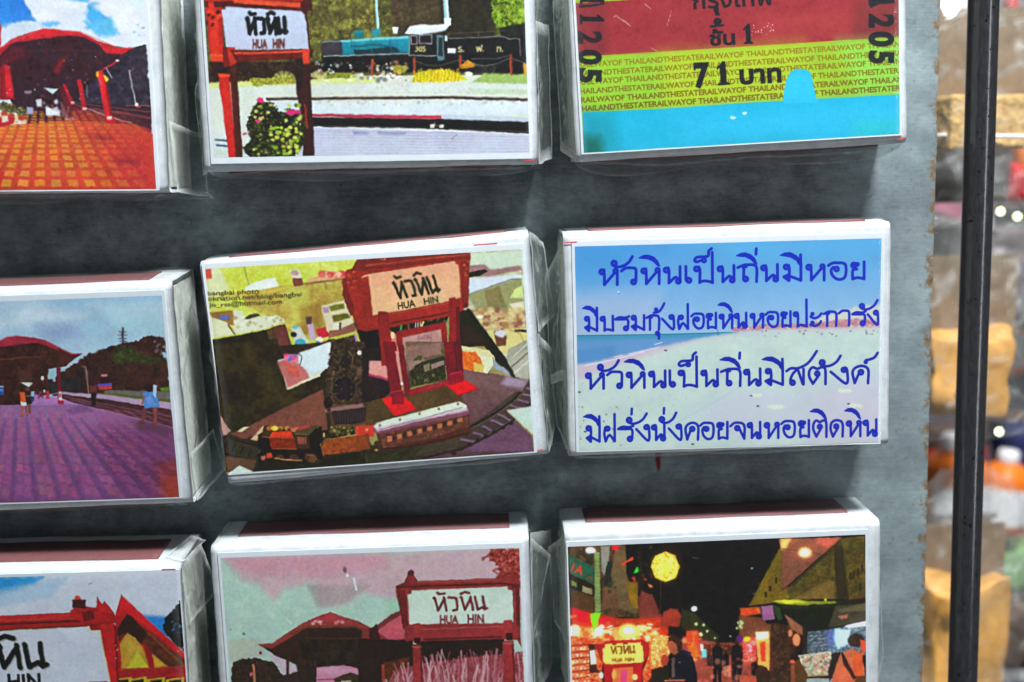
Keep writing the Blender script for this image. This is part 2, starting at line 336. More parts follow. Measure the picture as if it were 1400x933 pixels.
# ---- row 1, middle: name board and steam engine
def art_engine():
    c = Canvas('r1c2', -26.7, 26.8, -17.8, 18.1, (196, 204, 214)); R = c.poly; c.frame(260, 0, 3.888)
    c.rect(-100, -400, 1900, 520, cols=[(36, 38, 20), (84, 82, 30), (128, 128, 48), (70, 66, 30)], scale=26)
    R([(620, -50), (1000, -50), (1000, 210), (700, 210), (640, 330)], cols=[(50, 50, 22), (110, 108, 42), (156, 152, 70), (80, 72, 36)], scale=24)
    R([(1060, -50), (1320, -50), (1320, 230), (1100, 200)], cols=[(58, 46, 34), (84, 66, 46), (40, 34, 26)], scale=34, alpha=.85, soft=20)
    R([(1320, -50), (1620, -50), (1620, 200), (1330, 200)], cols=[(22, 22, 16), (44, 38, 24), (30, 26, 20)], scale=26, alpha=.9, soft=20)
    R([(1590, -50), (1790, -50), (1790, 130), (1700, 160), (1620, 150), (1600, 60)], cols=[(40, 56, 14), (110, 140, 30), (160, 190, 50)], scale=18, rough=20, rs=20)
    R([(1640, 150), (1800, 120), (1800, 400), (1700, 400)], cols=[(16, 18, 16), (34, 36, 26)], scale=20)
    R([(100, 330), (700, 330), (700, 470), (100, 470)], cols=[(40, 24, 18), (74, 44, 26), (30, 20, 16)], scale=22)
    # light ground
    R([(90, 445), (640, 425), (860, 405), (1800, 400), (1800, 900), (90, 900)], (206, 212, 196), grad=(200, 212, 212))
    R([(90, 440), (700, 425), (850, 400), (1000, 410), (1000, 440), (640, 460), (90, 470)], (205, 214, 130), soft=10, rough=8)
    R([(1560, 395), (1800, 395), (1800, 448), (1500, 440)], (150, 178, 96), soft=8, rough=5)
    R([(1480, 470), (1800, 482), (1800, 500), (1500, 500)], (168, 196, 140), soft=8, rough=6)
    c.dots(700, 390, 1200, 430, 60, 10, [(230, 232, 226), (120, 126, 120), (190, 196, 186)], 2)
    R([(640, 440), (1800, 450), (1800, 500), (120, 500), (120, 470)], (204, 214, 214), soft=8, alpha=.55)
    c.dots(640, 450, 1780, 510, 60, 7, [(176, 190, 186), (224, 230, 228), (170, 180, 170)], 8, .5)
    # plants
    for x, y, s_ in ((500, 410, 60), (690, 400, 50), (350, 430, 40)):
        for k in range(15):
            a = math.pi*(.08+.84*k/14); c.line([(x, y+20), (x+math.cos(a)*s_, y+15-math.sin(a)*s_*.75)], 5, [(196, 200, 90), (140, 150, 50), (210, 216, 130)][k % 3], soft=2)
    R([(320, 420), (560, 412), (560, 445), (340, 460)], cols=[(110, 110, 30), (180, 176, 60)], scale=9, rough=8)
    R([(730, 392), (855, 392), (850, 420), (730, 420)], cols=[(150, 150, 40), (110, 120, 30)], scale=9, rough=5)
    # engine
    R([(700, 225), (1320, 195), (1800, 200), (1800, 390), (700, 385)], cols=[(14, 14, 16), (28, 26, 26), (10, 10, 12)], scale=20)
    R([(700, 225), (810, 212), (812, 300), (704, 298), (696, 260)], (52, 46, 54))
    R([(805, 215), (1172, 193), (1180, 280), (1000, 288), (810, 296)], (22, 140, 158), grad=(14, 116, 138))
    c.line([(805, 222), (1172, 200)], 9, (110, 205, 212), soft=5); c.line([(860, 250), (1000, 240), (1100, 262)], 12, (12, 88, 112), soft=8)
    R([(870, 268), (1080, 252), (1120, 280), (880, 296)], (26, 46, 56), soft=3)
    c.line([(710, 302), (1180, 286)], 5, (170, 190, 196)); c.line([(700, 228), (1172, 192)], 4, (140, 205, 210))
    for x in (855, 960, 1060): c.line([(x, 210), (x+8, 285)], 4, (10, 96, 116))
    R([(872, 170), (915, 160), (925, 205), (874, 205)], (20, 110, 120)); c.rect(866, 166, 920, 176, (30, 135, 140))
    R([(963, 160), (1012, 150), (1014, 198), (966, 200)], (40, 140, 150)); c.line([(986, -10), (998, 150)], 13, (150, 205, 206)); c.line([(990, -10), (1001, 150)], 4, (205, 232, 230))
    R([(1072, 145), (1108, 145), (1100, 180), (1078, 180)], (210, 222, 228), soft=2)
    # cab and roof in frame 500
    c.frame(500, 0, 3.886)
    R([(205, 180), (235, 142), (300, 132), (360, 135), (412, 130), (455, 128), (425, 165), (350, 178), (280, 188)], (212, 220, 230), soft=3); c.line([(235, 150), (420, 140)], 6, (240, 244, 248), soft=3)
    c.line([(424, -10), (430, 110)], 26, (150, 196, 206)); c.line([(430, -10), (436, 110)], 9, (210, 230, 235)); R([(415, 98), (452, 98), (452, 140), (418, 140)], (226, 234, 240), soft=2)
    R([(228, 186), (420, 180), (420, 300), (232, 300)], (22, 20, 24))
    for (x0, y0, x1, y1) in ((240, 192, 272, 236), (286, 188, 350, 234)): 
        c.rect(x0, y0, x1, y1, (24, 20, 24)); c.line([(x0, y0), (x1, y0), (x1, y1), (x0, y1), (x0, y0)], 4, (196, 200, 204))
    c.line([(232, 190), (232, 298), (375, 298)], 4, (180, 186, 190)); c.text('305', 262, 278, 40, (206, 196, 120), bold=.03)
    R([(376, 188), (412, 188), (416, 322), (380, 324)], (92, 128, 138)); c.rect(386, 200, 408, 300, (28, 44, 50), soft=2)
    R([(432, 205), (740, 196), (760, 208), (820, 210), (818, 300), (432, 310)], (20, 18, 22)); c.line([(440, 206), (738, 196), (760, 208), (816, 210), (822, 300)], 4, (150, 152, 156)); c.line([(560, 316), (700, 312), (770, 296)], 3, (120, 120, 124))
    c.line([(440, 180), (738, 165)], 3, (96, 88, 80)); c.line([(440, 180), (440, 205)], 3, (96, 88, 80)); c.line([(600, 172), (600, 200)], 3, (96, 88, 80))
    c.rect(435, 258, 478, 284, (220, 226, 232)); c.rect(420, 190, 434, 222, (190, 205, 210))
    for t, x in (('ร.', 488), ('ฟ.', 585), ('ท.', 695)): c.text(t, x, 278, 50, (225, 214, 150), bold=.02)
    # wheels, chain, posts, bushes
    for x in (40, 110, 160, 600, 660): c.ell(x, 370, 30, 26, (34, 32, 34)); c.line([(x+26*math.cos(t*.5), 370+24*math.sin(t*.5)) for t in range(13)], 3, (120, 118, 116), alpha=.8)
    c.dots(-300, 330, 230, 400, 60, 9, [(210, 214, 214), (130, 130, 130), (60, 60, 60), (180, 170, 130), (140, 90, 60)], 12)
    R([(560, 395), (600, 365), (560, 350)], (20, 20, 20))
    c.line([(580, 345), (640, 352), (700, 338), (770, 310), (850, 340)], 3, (150, 146, 130)); c.line([(262, 325), (330, 350), (400, 352), (500, 318)], 3, (140, 130, 110)); c.line([(500, 318), (580, 348)], 3, (150, 146, 130))
    for x, y0, y1 in ((36, 320, 400), (258, 312, 392), (502, 300, 362), (772, 296, 396)): c.line([(x, y0), (x, y1)], 13, (150, 52, 34)); c.line([(x-4, y0), (x-4, y1)], 4, (190, 80, 50))
    R([(245, 438), (262, 395), (340, 372), (440, 370), (500, 400), (548, 425), (400, 440)], cols=[(150, 130, 10), (208, 190, 20), (232, 214, 40)], scale=8, rough=9)
    for k in range(26): c.line([(265+k*9, 430), (262+k*9.5+((k*7) % 9-4), 382-(k % 5)*4)], 4, [(225, 205, 40), (170, 150, 15)][k % 2], soft=1)
    R([(500, 350), (540, 322), (580, 340), (575, 362), (510, 366)], cols=[(170, 110, 20), (200, 150, 40)], scale=7, rough=5); c.ell(548, 393, 20, 12, (220, 226, 228)); R([(835, 340), (870, 345), (870, 402), (835, 398)], (200, 150, 30), rough=4)
    R([(140, 350), (220, 350), (215, 388), (150, 390)], cols=[(120, 120, 30), (190, 180, 60)], scale=7, rough=6)
    # rails and platform edge
    c.line([(-520, 528), (-100, 524), (400, 520), (870, 533)], 14, (64, 44, 46)); c.line([(-520, 522), (-100, 518), (400, 514), (870, 525)], 4, (120, 96, 92), alpha=.7)
    R([(-520, 545), (870, 545), (870, 612), (-520, 610)], (206, 218, 226), rough=3, soft=4); c.dots(-260, 540, 870, 560, 70, 8, [(170, 176, 172), (228, 232, 232)], 5, .7)
    c.line([(-110, 618), (400, 625)], 16, (190, 40, 70)); c.line([(-530, 612), (-110, 616)], 14, (180, 40, 66)); R([(400, 612), (870, 628), (870, 648), (400, 634)], (186, 198, 214))
    R([(-530, 622), (-110, 627), (400, 635), (870, 650), (872, 712), (300, 685), (-100, 678), (-530, 670)], (16, 14, 16)); c.line([(-530, 664), (-100, 672), (420, 688), (872, 702)], 4, (88, 78, 78))
    R([(-530, 672), (-100, 682), (400, 697), (872, 717), (880, 812), (880, 822), (-530, 838)], (178, 182, 204), grad=(190, 196, 216)); c.line([(-530, 674), (-100, 683), (400, 698), (872, 717)], 5, (226, 230, 238))
    for k in range(16):
        y = 700+k*8; c.line([(-520, y), (870, y+12)], 3, [(160, 164, 190), (206, 210, 226)][k % 2], soft=3, alpha=.5)
    R([(60, 700), (220, 704), (200, 720), (70, 716)], (110, 110, 160), soft=8, alpha=.5); R([(-70, 700), (20, 700), (10, 716), (-60, 716)], (110, 118, 170), soft=8, alpha=.5)
    c.line([(455, 742), (485, 716)], 3, (90, 90, 110), alpha=.7); c.rect(342, 662, 366, 682, (214, 208, 190)); c.rect(390, 664, 414, 682, (214, 208, 190)); c.line([(365, 650), (372, 672), (395, 672)], 4, (120, 110, 110))
    c.line([(-530, 838), (300, 828), (880, 818)], 8, (205, 228, 238), soft=3)
    # name board and bush in frame 260
    c.frame(260, 0, 3.888)
    R([(130, 740), (200, 745), (195, 755), (135, 750)], (60, 80, 150), soft=4); R([(140, 770), (210, 775), (200, 785), (140, 782)], (70, 90, 160), soft=4)
    R([(150, 395), (208, 400), (246, 838), (208, 842)], (196, 34, 28)); R([(208, 330), (246, 330), (282, 838), (244, 842)], (72, 26, 20)); c.line([(214, 400), (250, 838)], 5, (120, 28, 24))
    R([(150, 392), (212, 396), (212, 412), (158, 414)], (232, 70, 30))
    R([(560, 310), (636, 300), (650, 600), (664, 830), (602, 832), (590, 600), (566, 500)], (52, 22, 20)); c.line([(612, 560), (622, 680)], 8, (170, 48, 28)); R([(560, 310), (600, 310), (600, 470), (570, 470)], (34, 20, 18))
    R([(70, -60), (640, -60), (650, 60), (75, 40)], (70, 22, 18)); c.rect(75, -60, 600, 8, (190, 44, 28)); R([(230, -5), (585, 16), (585, 46), (235, 20)], (214, 70, 38)); R([(250, -30), (590, -10), (590, 12), (250, -6)], (160, 30, 22)); R([(180, 18), (600, 44), (610, 76), (180, 40)], (70, 16, 14))
    R([(82, 40), (170, 40), (180, 330), (112, 332), (100, 220)], (176, 30, 24)); R([(96, 10), (124, 10), (150, 100), (160, 330), (112, 330)], (206, 44, 28)); c.dots(90, 60, 160, 150, 14, 9, [(60, 14, 14), (226, 70, 40)], 6)
    R([(105, 288), (214, 292), (214, 306), (108, 306)], (226, 76, 40)); R([(110, 308), (180, 308), (176, 332), (112, 330)], (214, 60, 34)); R([(176, 255), (212, 250), (216, 350), (180, 360)], (120, 22, 20)); R([(196, 252), (246, 252), (250, 330), (215, 356)], (196, 46, 30))
    R([(215, 268), (600, 262), (640, 262), (640, 312), (250, 332)], (96, 20, 16)); c.line([(240, 287), (610, 275)], 11, (222, 78, 40)); R([(596, 255), (636, 258), (634, 340), (600, 345)], (206, 60, 36)); R([(640, 262), (654, 262), (650, 310), (640, 312)], (50, 18, 14))
    R([(585, 40), (618, 44), (640, 262), (618, 260)], (70, 18, 16))
    R([(168, 55), (188, 52), (190, 38), (592, 62), (612, 80), (632, 262), (240, 268), (240, 255), (192, 252)], (184, 196, 222), grad=(182, 190, 212))
    sign_words(c, 300, 186, 218, 0, (16, 18, 20), 92, bold=.05, en=False)
    c.text('HUA', 332, 258, 66, (90, 36, 26), align='f', sx=80, bold=.04); c.text('HIN', 440, 256, 66, (90, 36, 26), align='f', sx=64, bold=.05)
    R([(300, 680), (320, 600), (370, 530), (430, 545), (470, 590), (560, 600), (612, 640), (605, 760), (560, 838), (320, 838), (285, 790), (320, 750)], cols=[(18, 18, 14), (44, 50, 22), (26, 20, 16), (86, 104, 30), (20, 22, 14)], scale=11, rough=16, rs=14)
    c.dots(330, 560, 600, 830, 150, 9, [(150, 165, 50), (90, 110, 34), (196, 200, 110), (26, 26, 18), (60, 70, 26)], 7)
    c.dots(430, 680, 590, 830, 40, 11, [(176, 196, 50), (130, 170, 40), (206, 200, 90)], 17)
    for q in ((375, 535, 20), (540, 600, 24), (575, 598, 16), (520, 604, 12), (360, 645, 14), (292, 712, 10)): c.ell(q[0], q[1], q[2], q[2]*.7, (206, 40, 110), rough=5, rs=7)
    c.line([(280, 790), (310, 800)], 5, (40, 40, 24)); c.line([(330, 800), (320, 750)], 5, (40, 40, 24))
    return c.finish('engine_print', 1.0)

# ---- row 1, right: railway ticket
def numeral_one(c, x, y, w, h, ang, col):
    a = math.radians(ang); ca, sa = math.cos(a), math.sin(a)
    q = [(.05, 0), (.05, .08), (.27, .12), (.27, .74), (.08, .66), (.04, .74), (.5, 1), (.74, 1), (.74, .12), (.95, .08), (.95, 0)]
    c.poly([(x+px*w*ca-py*h*sa, y-px*w*sa-py*h*ca) for px, py in q], col, rough=1.2, rs=4)

def art_ticket():
    c = Canvas('r1c3', -27.1, 27.0, -18.4, 18.1, (150, 205, 40)); R = c.poly; c.frame(760, 0, 3.888)
    R([(60, -500), (1900, -560), (1900, 200), (60, 280)], (148, 190, 46))
    R([(80, 22), (400, 0), (800, -30), (1900, -100), (1900, 192), (1000, 250), (600, 280), (110, 310)], cols=[(138, 34, 42), (150, 42, 50), (156, 46, 54)], scale=60)
    R([(100, 20), (260, 10), (280, 300), (110, 310)], (116, 40, 48), alpha=.5, soft=40)
    c.frame(1000, 0, 3.888); R([(650, 0), (900, 0), (900, 215), (650, 220)], (112, 48, 46), soft=60, alpha=.5); R([(120, 90), (620, 50), (650, 200), (150, 240)], (180, 66, 62), soft=70, alpha=.35)
    c.frame(760, 0, 3.888)
    # yellow-green band
    band = [(110, 310), (600, 280), (1000, 255), (1900, 205), (1900, 500), (1000, 550), (600, 575), (140, 600)]
    R(band, (148, 190, 44)); c.line([(110, 307), (600, 277), (1000, 252), (1900, 202)], 5, (176, 170, 30), soft=2)
    R([(560, 285), (1300, 235), (1400, 500), (900, 560), (600, 560)], (186, 206, 44), soft=120, alpha=.6)
    R([(1500, 220), (1900, 205), (1900, 500), (1600, 520)], (136, 216, 84), soft=90, alpha=.7); R([(120, 320), (560, 300), (560, 560), (140, 590)], (142, 214, 62), soft=80, alpha=.45)
    A, B = 'RAILWAYOF THAILANDTHESTATE', 'THAILANDTHESTATERAILWAYOF '
    long1 = ('RAILWAYOF THAILANDTHESTATE'*4); long2 = ('HAILANDTHESTATERAILWAYOF T'*4)
    rows = [(120, 358, 1), (120, 405, 2), (124, 450, 1), (128, 498, 2), (134, 545, 1), (138, 590, 2)]
    for i, (x, y, k) in enumerate(rows):
        t = long1[:72] if k == 1 else long2[:72]
        y2 = y
        # one long gently rising line, in four pieces so that it follows the card's slope
        c.text(t, x, y2+4, 41, (140-i*6, 112-i*5, 14), ang=3.75, align='f', sx=1800*1.0, bold=.03 if i < 4 else .038, alpha=.95)
    # cyan stub with its round notch
    c.poly([(140, 600), (600, 578), (970, 551), (1900, 500), (1900, 740), (150, 830)], (16, 176, 214), grad=(30, 170, 205))
    R([(600, 620), (1400, 560), (1850, 540), (1850, 690), (700, 760)], (48, 186, 232), soft=130, alpha=.6)
    R([(140, 600), (300, 600), (330, 810), (150, 830)], (16, 130, 140), soft=90, alpha=.5); R([(140, 720), (230, 730), (260, 830), (145, 840)], (10, 84, 60), soft=60, alpha=.7)
    c.frame(1000, 0, 3.888)
    R([(272, 560), (276, 500), (290, 430), (312, 385), (345, 368), (390, 370), (418, 385), (428, 420), (440, 480), (458, 548), (270, 552)], (38, 183, 224))
    R([(640, 640), (895, 620), (895, 715), (640, 730)], (40, 190, 190), soft=60, alpha=.5)
    # stamped figures
    ink = (20, 22, 30)
    c.frame(770, 0, 7.775)
    for t, y, h in (('1', -42, 1), ('1', 162, 1), ('2', 330, 1), ('0', 528, 1.15), ('5', 725, 1.1)):
        if t == '1': numeral_one(c, 178 if y < 100 else 176, y-10, 105, 260, -91, ink); continue
        c.text(t, 170 if y > 0 else 160, y, 330, ink, ang=-92, align='f', sx=95*h if t == '1' else 140*h, bold=.05, wear=1.0 if y > 300 and y < 400 else .6, alpha=.95)
    c.poly([(165, 60), (300, 50), (430, 30), (440, 50), (330, 75), (170, 90)], (30, 28, 36), rough=5, alpha=.9)
    for y in (195,): 
        c.poly([(170, 160), (200, 165), (200, 265), (180, 262)], ink, rough=4)
    c.frame(1120, 0, 7.771)
    for t, y, w in (('1', -45, 90), ('2', 150, 150), ('0', 335, 165), ('5', 540, 140)):
        if t == '1': numeral_one(c, 530, y-20, 110, 270, -91, ink); continue
        c.text(t, 540, y, 350, ink, ang=-91, align='f', sx=w, bold=.05, wear=.6, alpha=.95)
    c.poly([(520, 0), (620, 10), (790, 10), (800, 40), (630, 50), (540, 90), (522, 60)], (30, 28, 40), rough=5)
    c.frame(920, 0, 5.831)
    c.text('กรุงเทพ', 160, 75, 185, ink, ang=3, align='f', sx=640, bold=.02, wear=.4)
    c.poly([(318, 60), (360, 60), (372, 130), (340, 128)], ink, rough=4); c.ell(355, 175, 34, 30, ink, rough=5); c.line([(300, 215), (400, 205)], 18, ink, rough=4)
    c.text('ชั้น', 292, 366, 150, ink, ang=3, align='f', sx=205, bold=.035, wear=.4); numeral_one(c, 560, 356, 84, 162, 3, ink)
    c.text('7', 170, 695, 262, ink, ang=3, align='f', sx=130, bold=.05); numeral_one(c, 352, 686, 106, 190, 4, ink); c.line([(172, 515), (172, 560)], 14, ink)
    c.text('บาท', 532, 672, 195, ink, ang=3, align='f', sx=335, bold=.04)
    # rubbed scratches
    c.frame(760, 0, 3.888)
    for pts in ([(305, 95), (320, 85), (345, 105), (385, 130), (400, 125)], [(470, 20), (505, 50)], [(340, 100), (370, 120), (395, 140)], [(590, 140), (605, 90), (612, 60)], [(500, 255), (540, 275)]):
        c.line(pts, 4, (206, 150, 160), soft=2, rough=3, alpha=.7)
    c.ell(940, 628, 16, 8, (190, 226, 240), soft=4, rough=4); c.ell(1003, 604, 12, 8, (215, 236, 246), soft=3, rough=3); c.dots(1040, 120, 1160, 190, 18, 3, [(230, 190, 200)], 3)
    c.dots(620, 380, 680, 430, 10, 4, [(200, 220, 150)], 5, .7)
    return c.finish('ticket_print', .94, grain=.03, soft=0)

# ---- row 2, left: violet platform
def art_violet_platform():
    c = Canvas('r2c1', -26.5, 26.4, -18.4, 17.8, (150, 188, 208)); R = c.poly; c.frame(0, 340, 2.593)
    c.poly([(-900, 120), (600, 120), (600, 420), (-900, 420)], (136, 180, 214), grad=(178, 208, 224))
    R([(-300, 200), (120, 180), (330, 230), (200, 262), (-300, 330)], (206, 220, 230), soft=60, rough=14, rs=40, alpha=.75); R([(330, 190), (600, 180), (600, 250), (450, 262)], (204, 222, 232), soft=50, rough=12, rs=30, alpha=.7)
    R([(150, 270), (260, 265), (300, 300), (180, 320)], (142, 160, 205), soft=50, alpha=.8); R([(380, 200), (600, 200), (600, 290), (420, 300)], (165, 205, 218), soft=60, alpha=.8); R([(-200, 200), (100, 190), (60, 240), (-200, 260)], (160, 195, 215), soft=40, alpha=.7)
    # trees and tower
    c.line([(449, 275), (449, 340)], 7, (52, 40, 50)); 
    for y, w in ((288, 12), (300, 16), (312, 14), (322, 12)): c.line([(449-w, y), (449+w, y)], 3, (70, 66, 84))
    R([(215, 440), (270, 405), (330, 365), (400, 342), (430, 335), (470, 325), (500, 320), (520, 305), (560, 303), (596, 310), (612, 520), (380, 510), (200, 520)], cols=[(40, 20, 18), (66, 34, 26), (52, 30, 26), (78, 42, 30)], scale=24, rough=7, rs=12)
    R([(405, 380), (430, 345), (480, 335), (500, 360), (560, 380), (600, 390), (600, 400), (420, 400)], cols=[(40, 52, 20), (66, 84, 26), (52, 50, 24)], scale=12, rough=12, soft=6)
    R([(585, 360), (604, 362), (606, 380), (592, 382)], (165, 200, 215), soft=3); c.dots(540, 310, 600, 370, 12, 5, [(150, 150, 160)], 4, .5)
    R([(575, 486), (612, 484), (612, 500), (580, 500)], (90, 130, 30), soft=4)
    R([(380, 495), (612, 500), (612, 560), (380, 515)], (110, 104, 96), soft=2); R([(330, 505), (440, 510), (612, 530), (612, 545), (420, 520)], (92, 104, 40), soft=2)
    R([(200, 500), (380, 512), (612, 540), (616, 568), (380, 530), (200, 512)], (186, 156, 192))
    R([(200, 508), (380, 528), (616, 566), (622, 628), (400, 575), (270, 545)], (70, 34, 38)); c.line([(240, 520), (616, 590)], 4, (120, 80, 90)); c.line([(260, 530), (618, 606)], 4, (110, 64, 70)); c.line([(200, 520), (270, 545), (400, 575), (622, 632)], 7, (204, 150, 190))
    R([(135, 460), (300, 450), (300, 508), (240, 500), (135, 520)], cols=[(28, 26, 32), (50, 44, 50), (40, 34, 36)], scale=14)
    R([(355, 455), (372, 440), (398, 440), (410, 470), (410, 496), (358, 496)], (80, 28, 30)); R([(360, 478), (408, 474), (408, 492), (360, 494)], (206, 60, 58)); R([(358, 474), (408, 471), (408, 480), (358, 482)], (86, 80, 190)); R([(370, 440), (392, 440), (390, 448), (372, 448)], (210, 140, 140)); R([(368, 452), (400, 450), (404, 470), (366, 472)], (44, 24, 30))
    # floor
    c.poly([(-900, 548), (150, 548), (270, 545), (400, 575), (620, 630), (640, 900), (-900, 900)], (146, 102, 156), grad=(118, 66, 116))
    R([(0, 560), (300, 552), (500, 620), (200, 660), (0, 640)], (158, 118, 170), soft=60, alpha=.6)
    R([(380, 620), (620, 640), (640, 882), (480, 880), (330, 700)], (104, 48, 92), soft=80, alpha=.8); R([(560, 760), (640, 740), (640, 885), (560, 885)], (140, 50, 50), soft=30, alpha=.8)
    vx, vy = 33*2.593, (477-340)*2.593
    zs = [(885-vy)/(1+.1*k)+vy for k in range(0, 20)]; rng = np.random.default_rng(8)
    f = lambda u, y: vx+(u-vx)*(y-vy)/(885-vy)
    for k in range(len(zs)-1):
        yb, yt = zs[k], zs[k+1]
        if yt < 565: break
        for j in range(-14, 24):
            u0 = 62+j*83; m = (yb-yt)*.1
            if f(u0, yb) > 640 or f(u0+60, yb) < -500: continue
            for h in (0, 1):
                uu0 = u0+h*29; uu1 = uu0+26
                col = (rng.integers(156, 186), rng.integers(74, 100), rng.integers(124, 150))
                al = .85*rng.uniform(.6, 1)*max(.15, 1-max(0, f(u0, yb)-330)/420)
                yo = (yb-yt)*(.0 if h else .18)
                R([(f(uu0, yb-m), yb-m-yo), (f(uu1, yb-m), yb-m-yo), (f(uu1, yt+m), yt+m-yo), (f(uu0, yt+m), yt+m-yo)], col, soft=3, rough=1, alpha=al)
    for j in range(-14, 24):
        u = 47+j*83
        if f(u, 885) > 560: continue
        c.line([(f(u, 600), 600), (f(u, 885), 885)], 12, (104, 62, 124), soft=8, alpha=.5)
    R([(590, 800), (640, 805), (640, 885), (585, 880)], (170, 62, 44), soft=12, alpha=.7)
    # hall
    c.frame(0, 440, 5.831)
    R([(-2000, 400), (0, 150), (100, 120), (420, 150), (500, 200), (640, 250), (560, 340), (420, 360), (400, 520), (280, 540), (270, 650), (-2000, 670)], cols=[(40, 18, 16), (64, 30, 22), (84, 44, 34), (52, 26, 22)], scale=50)
    R([(150, 380), (280, 330), (300, 460), (200, 480)], (96, 50, 44), soft=30, alpha=.6); c.line([(0, 285), (230, 272), (350, 262)], 8, (130, 78, 50), soft=3, alpha=.8)
    R([(-2000, 560), (-500, 300), (-200, 220), (0, 160), (100, 110), (170, 98), (300, 112), (400, 135), (500, 190), (600, 238), (680, 240), (640, 270), (560, 250), (400, 170), (340, 152), (200, 165), (100, 180), (0, 190), (-500, 360)], (160, 40, 60)); c.line([(0, 152), (100, 108), (170, 97), (300, 110), (400, 134), (600, 238), (680, 240)], 7, (206, 70, 96), alpha=.8)
    for k in range(22): c.line([(100+k*14, 104+abs(k-6)*1.6), (103+k*14, 112+abs(k-6)*1.6)], 5, (120, 30, 50), alpha=.8)
    R([(500, 195), (600, 250), (680, 242), (600, 300), (520, 350), (480, 340)], (76, 34, 28), soft=6)
    R([(195, 468), (295, 472), (260, 505), (225, 490)], (206, 226, 216), soft=4); c.ell(370, 435, 12, 18, (206, 220, 220), soft=3); c.ell(420, 418, 24, 7, (170, 190, 140), soft=3); c.ell(462, 452, 12, 14, (180, 160, 170), soft=4)
    R([(8, 497), (62, 497), (62, 570), (10, 570)], (50, 84, 140)); c.rect(8, 497, 62, 508, (150, 170, 210)); c.rect(14, 522, 56, 540, (90, 130, 190))
    R([(300, 560), (420, 585), (640, 645), (270, 655)], (176, 120, 184), soft=4)
    R([(480, 350), (512, 350), (524, 600), (488, 600)], (120, 26, 42)); R([(492, 545), (518, 545), (520, 610), (494, 610)], (232, 222, 228)); c.rect(498, 560, 514, 590, (206, 60, 80)); R([(488, 612), (528, 612), (530, 645), (488, 640)], (178, 22, 40))
    R([(392, 540), (416, 540), (418, 600), (394, 605)], (190, 50, 66)); R([(340, 540), (366, 540), (370, 585), (344, 585)], (130, 40, 60)); c.rect(375, 530, 388, 560, (230, 210, 215)); R([(400, 380), (412, 380), (414, 540), (402, 540)], (96, 30, 36)); c.dots(300, 530, 400, 590, 12, 10, [(150, 40, 56), (90, 30, 50)], 8)
    c.line([(690, 340), (715, 345), (730, 555)], 10, (150, 136, 130))
    R([(540, 690), (700, 640), (760, 700), (600, 720)], (110, 70, 116), soft=25, alpha=.6)
    # walkers
    R([(184, 545), (228, 548), (232, 625), (190, 628)], (226, 96, 36), soft=2); c.ell(208, 530, 17, 17, (50, 26, 24)); R([(190, 625), (236, 628), (236, 660), (194, 655)], (224, 222, 230), soft=2); R([(194, 655), (218, 658), (212, 750), (186, 750)], (176, 96, 84), soft=3); R([(222, 655), (238, 655), (250, 740), (236, 742)], (130, 70, 66), soft=3)
    R([(232, 535), (268, 535), (282, 640), (236, 640)], (40, 30, 44), soft=3); c.ell(250, 522, 18, 16, (120, 60, 50)); c.line([(228, 580), (270, 575)], 10, (150, 84, 70)); R([(244, 640), (268, 640), (274, 722), (256, 722)], (120, 66, 60), soft=3); R([(272, 575), (302, 585), (296, 620), (276, 630)], (46, 54, 90), soft=3)
    c.ell(-4, 640, 12, 40, (50, 30, 30)); c.ell(0, 740, 9, 34, (230, 226, 236))
    c.frame(120, 440, 5.831)
    R([(40, 490), (100, 490), (100, 550), (42, 552)], (110, 52, 50), soft=8); R([(50, 550), (94, 550), (84, 665), (52, 660)], (40, 20, 26), soft=4); c.ell(72, 480, 16, 20, (58, 30, 32), soft=5); c.line([(68, 660), (68, 690)], 4, (140, 100, 130), alpha=.6)
    R([(380, 790), (560, 800), (680, 850), (640, 900), (440, 860)], (84, 52, 70), soft=50, alpha=.7)
    R([(462, 560), (500, 540), (545, 545), (580, 600), (592, 668), (520, 672), (468, 680)], (84, 136, 206), soft=3); R([(480, 600), (520, 560), (560, 650), (500, 668)], (110, 160, 226), soft=12, alpha=.7); R([(548, 485), (574, 492), (572, 545), (558, 600), (540, 560)], (178, 202, 236), soft=3); c.line([(470, 580), (455, 640)], 14, (150, 88, 78), soft=3); c.line([(505, 480), (520, 470), (560, 478)], 10, (60, 34, 36), soft=3); R([(478, 490), (535, 485), (540, 545), (500, 545), (474, 530)], (44, 24, 30), soft=4, rough=4)
    R([(455, 680), (490, 680), (466, 780), (440, 780)], (122, 62, 62), soft=4); R([(540, 672), (576, 672), (566, 800), (542, 800)], (150, 76, 70), soft=4); R([(425, 780), (470, 785), (466, 812), (430, 808)], (96, 54, 56), soft=5); R([(520, 800), (570, 800), (560, 826), (524, 824)], (120, 56, 56), soft=5)
    return c.finish('violet_platform_print', 1.0)

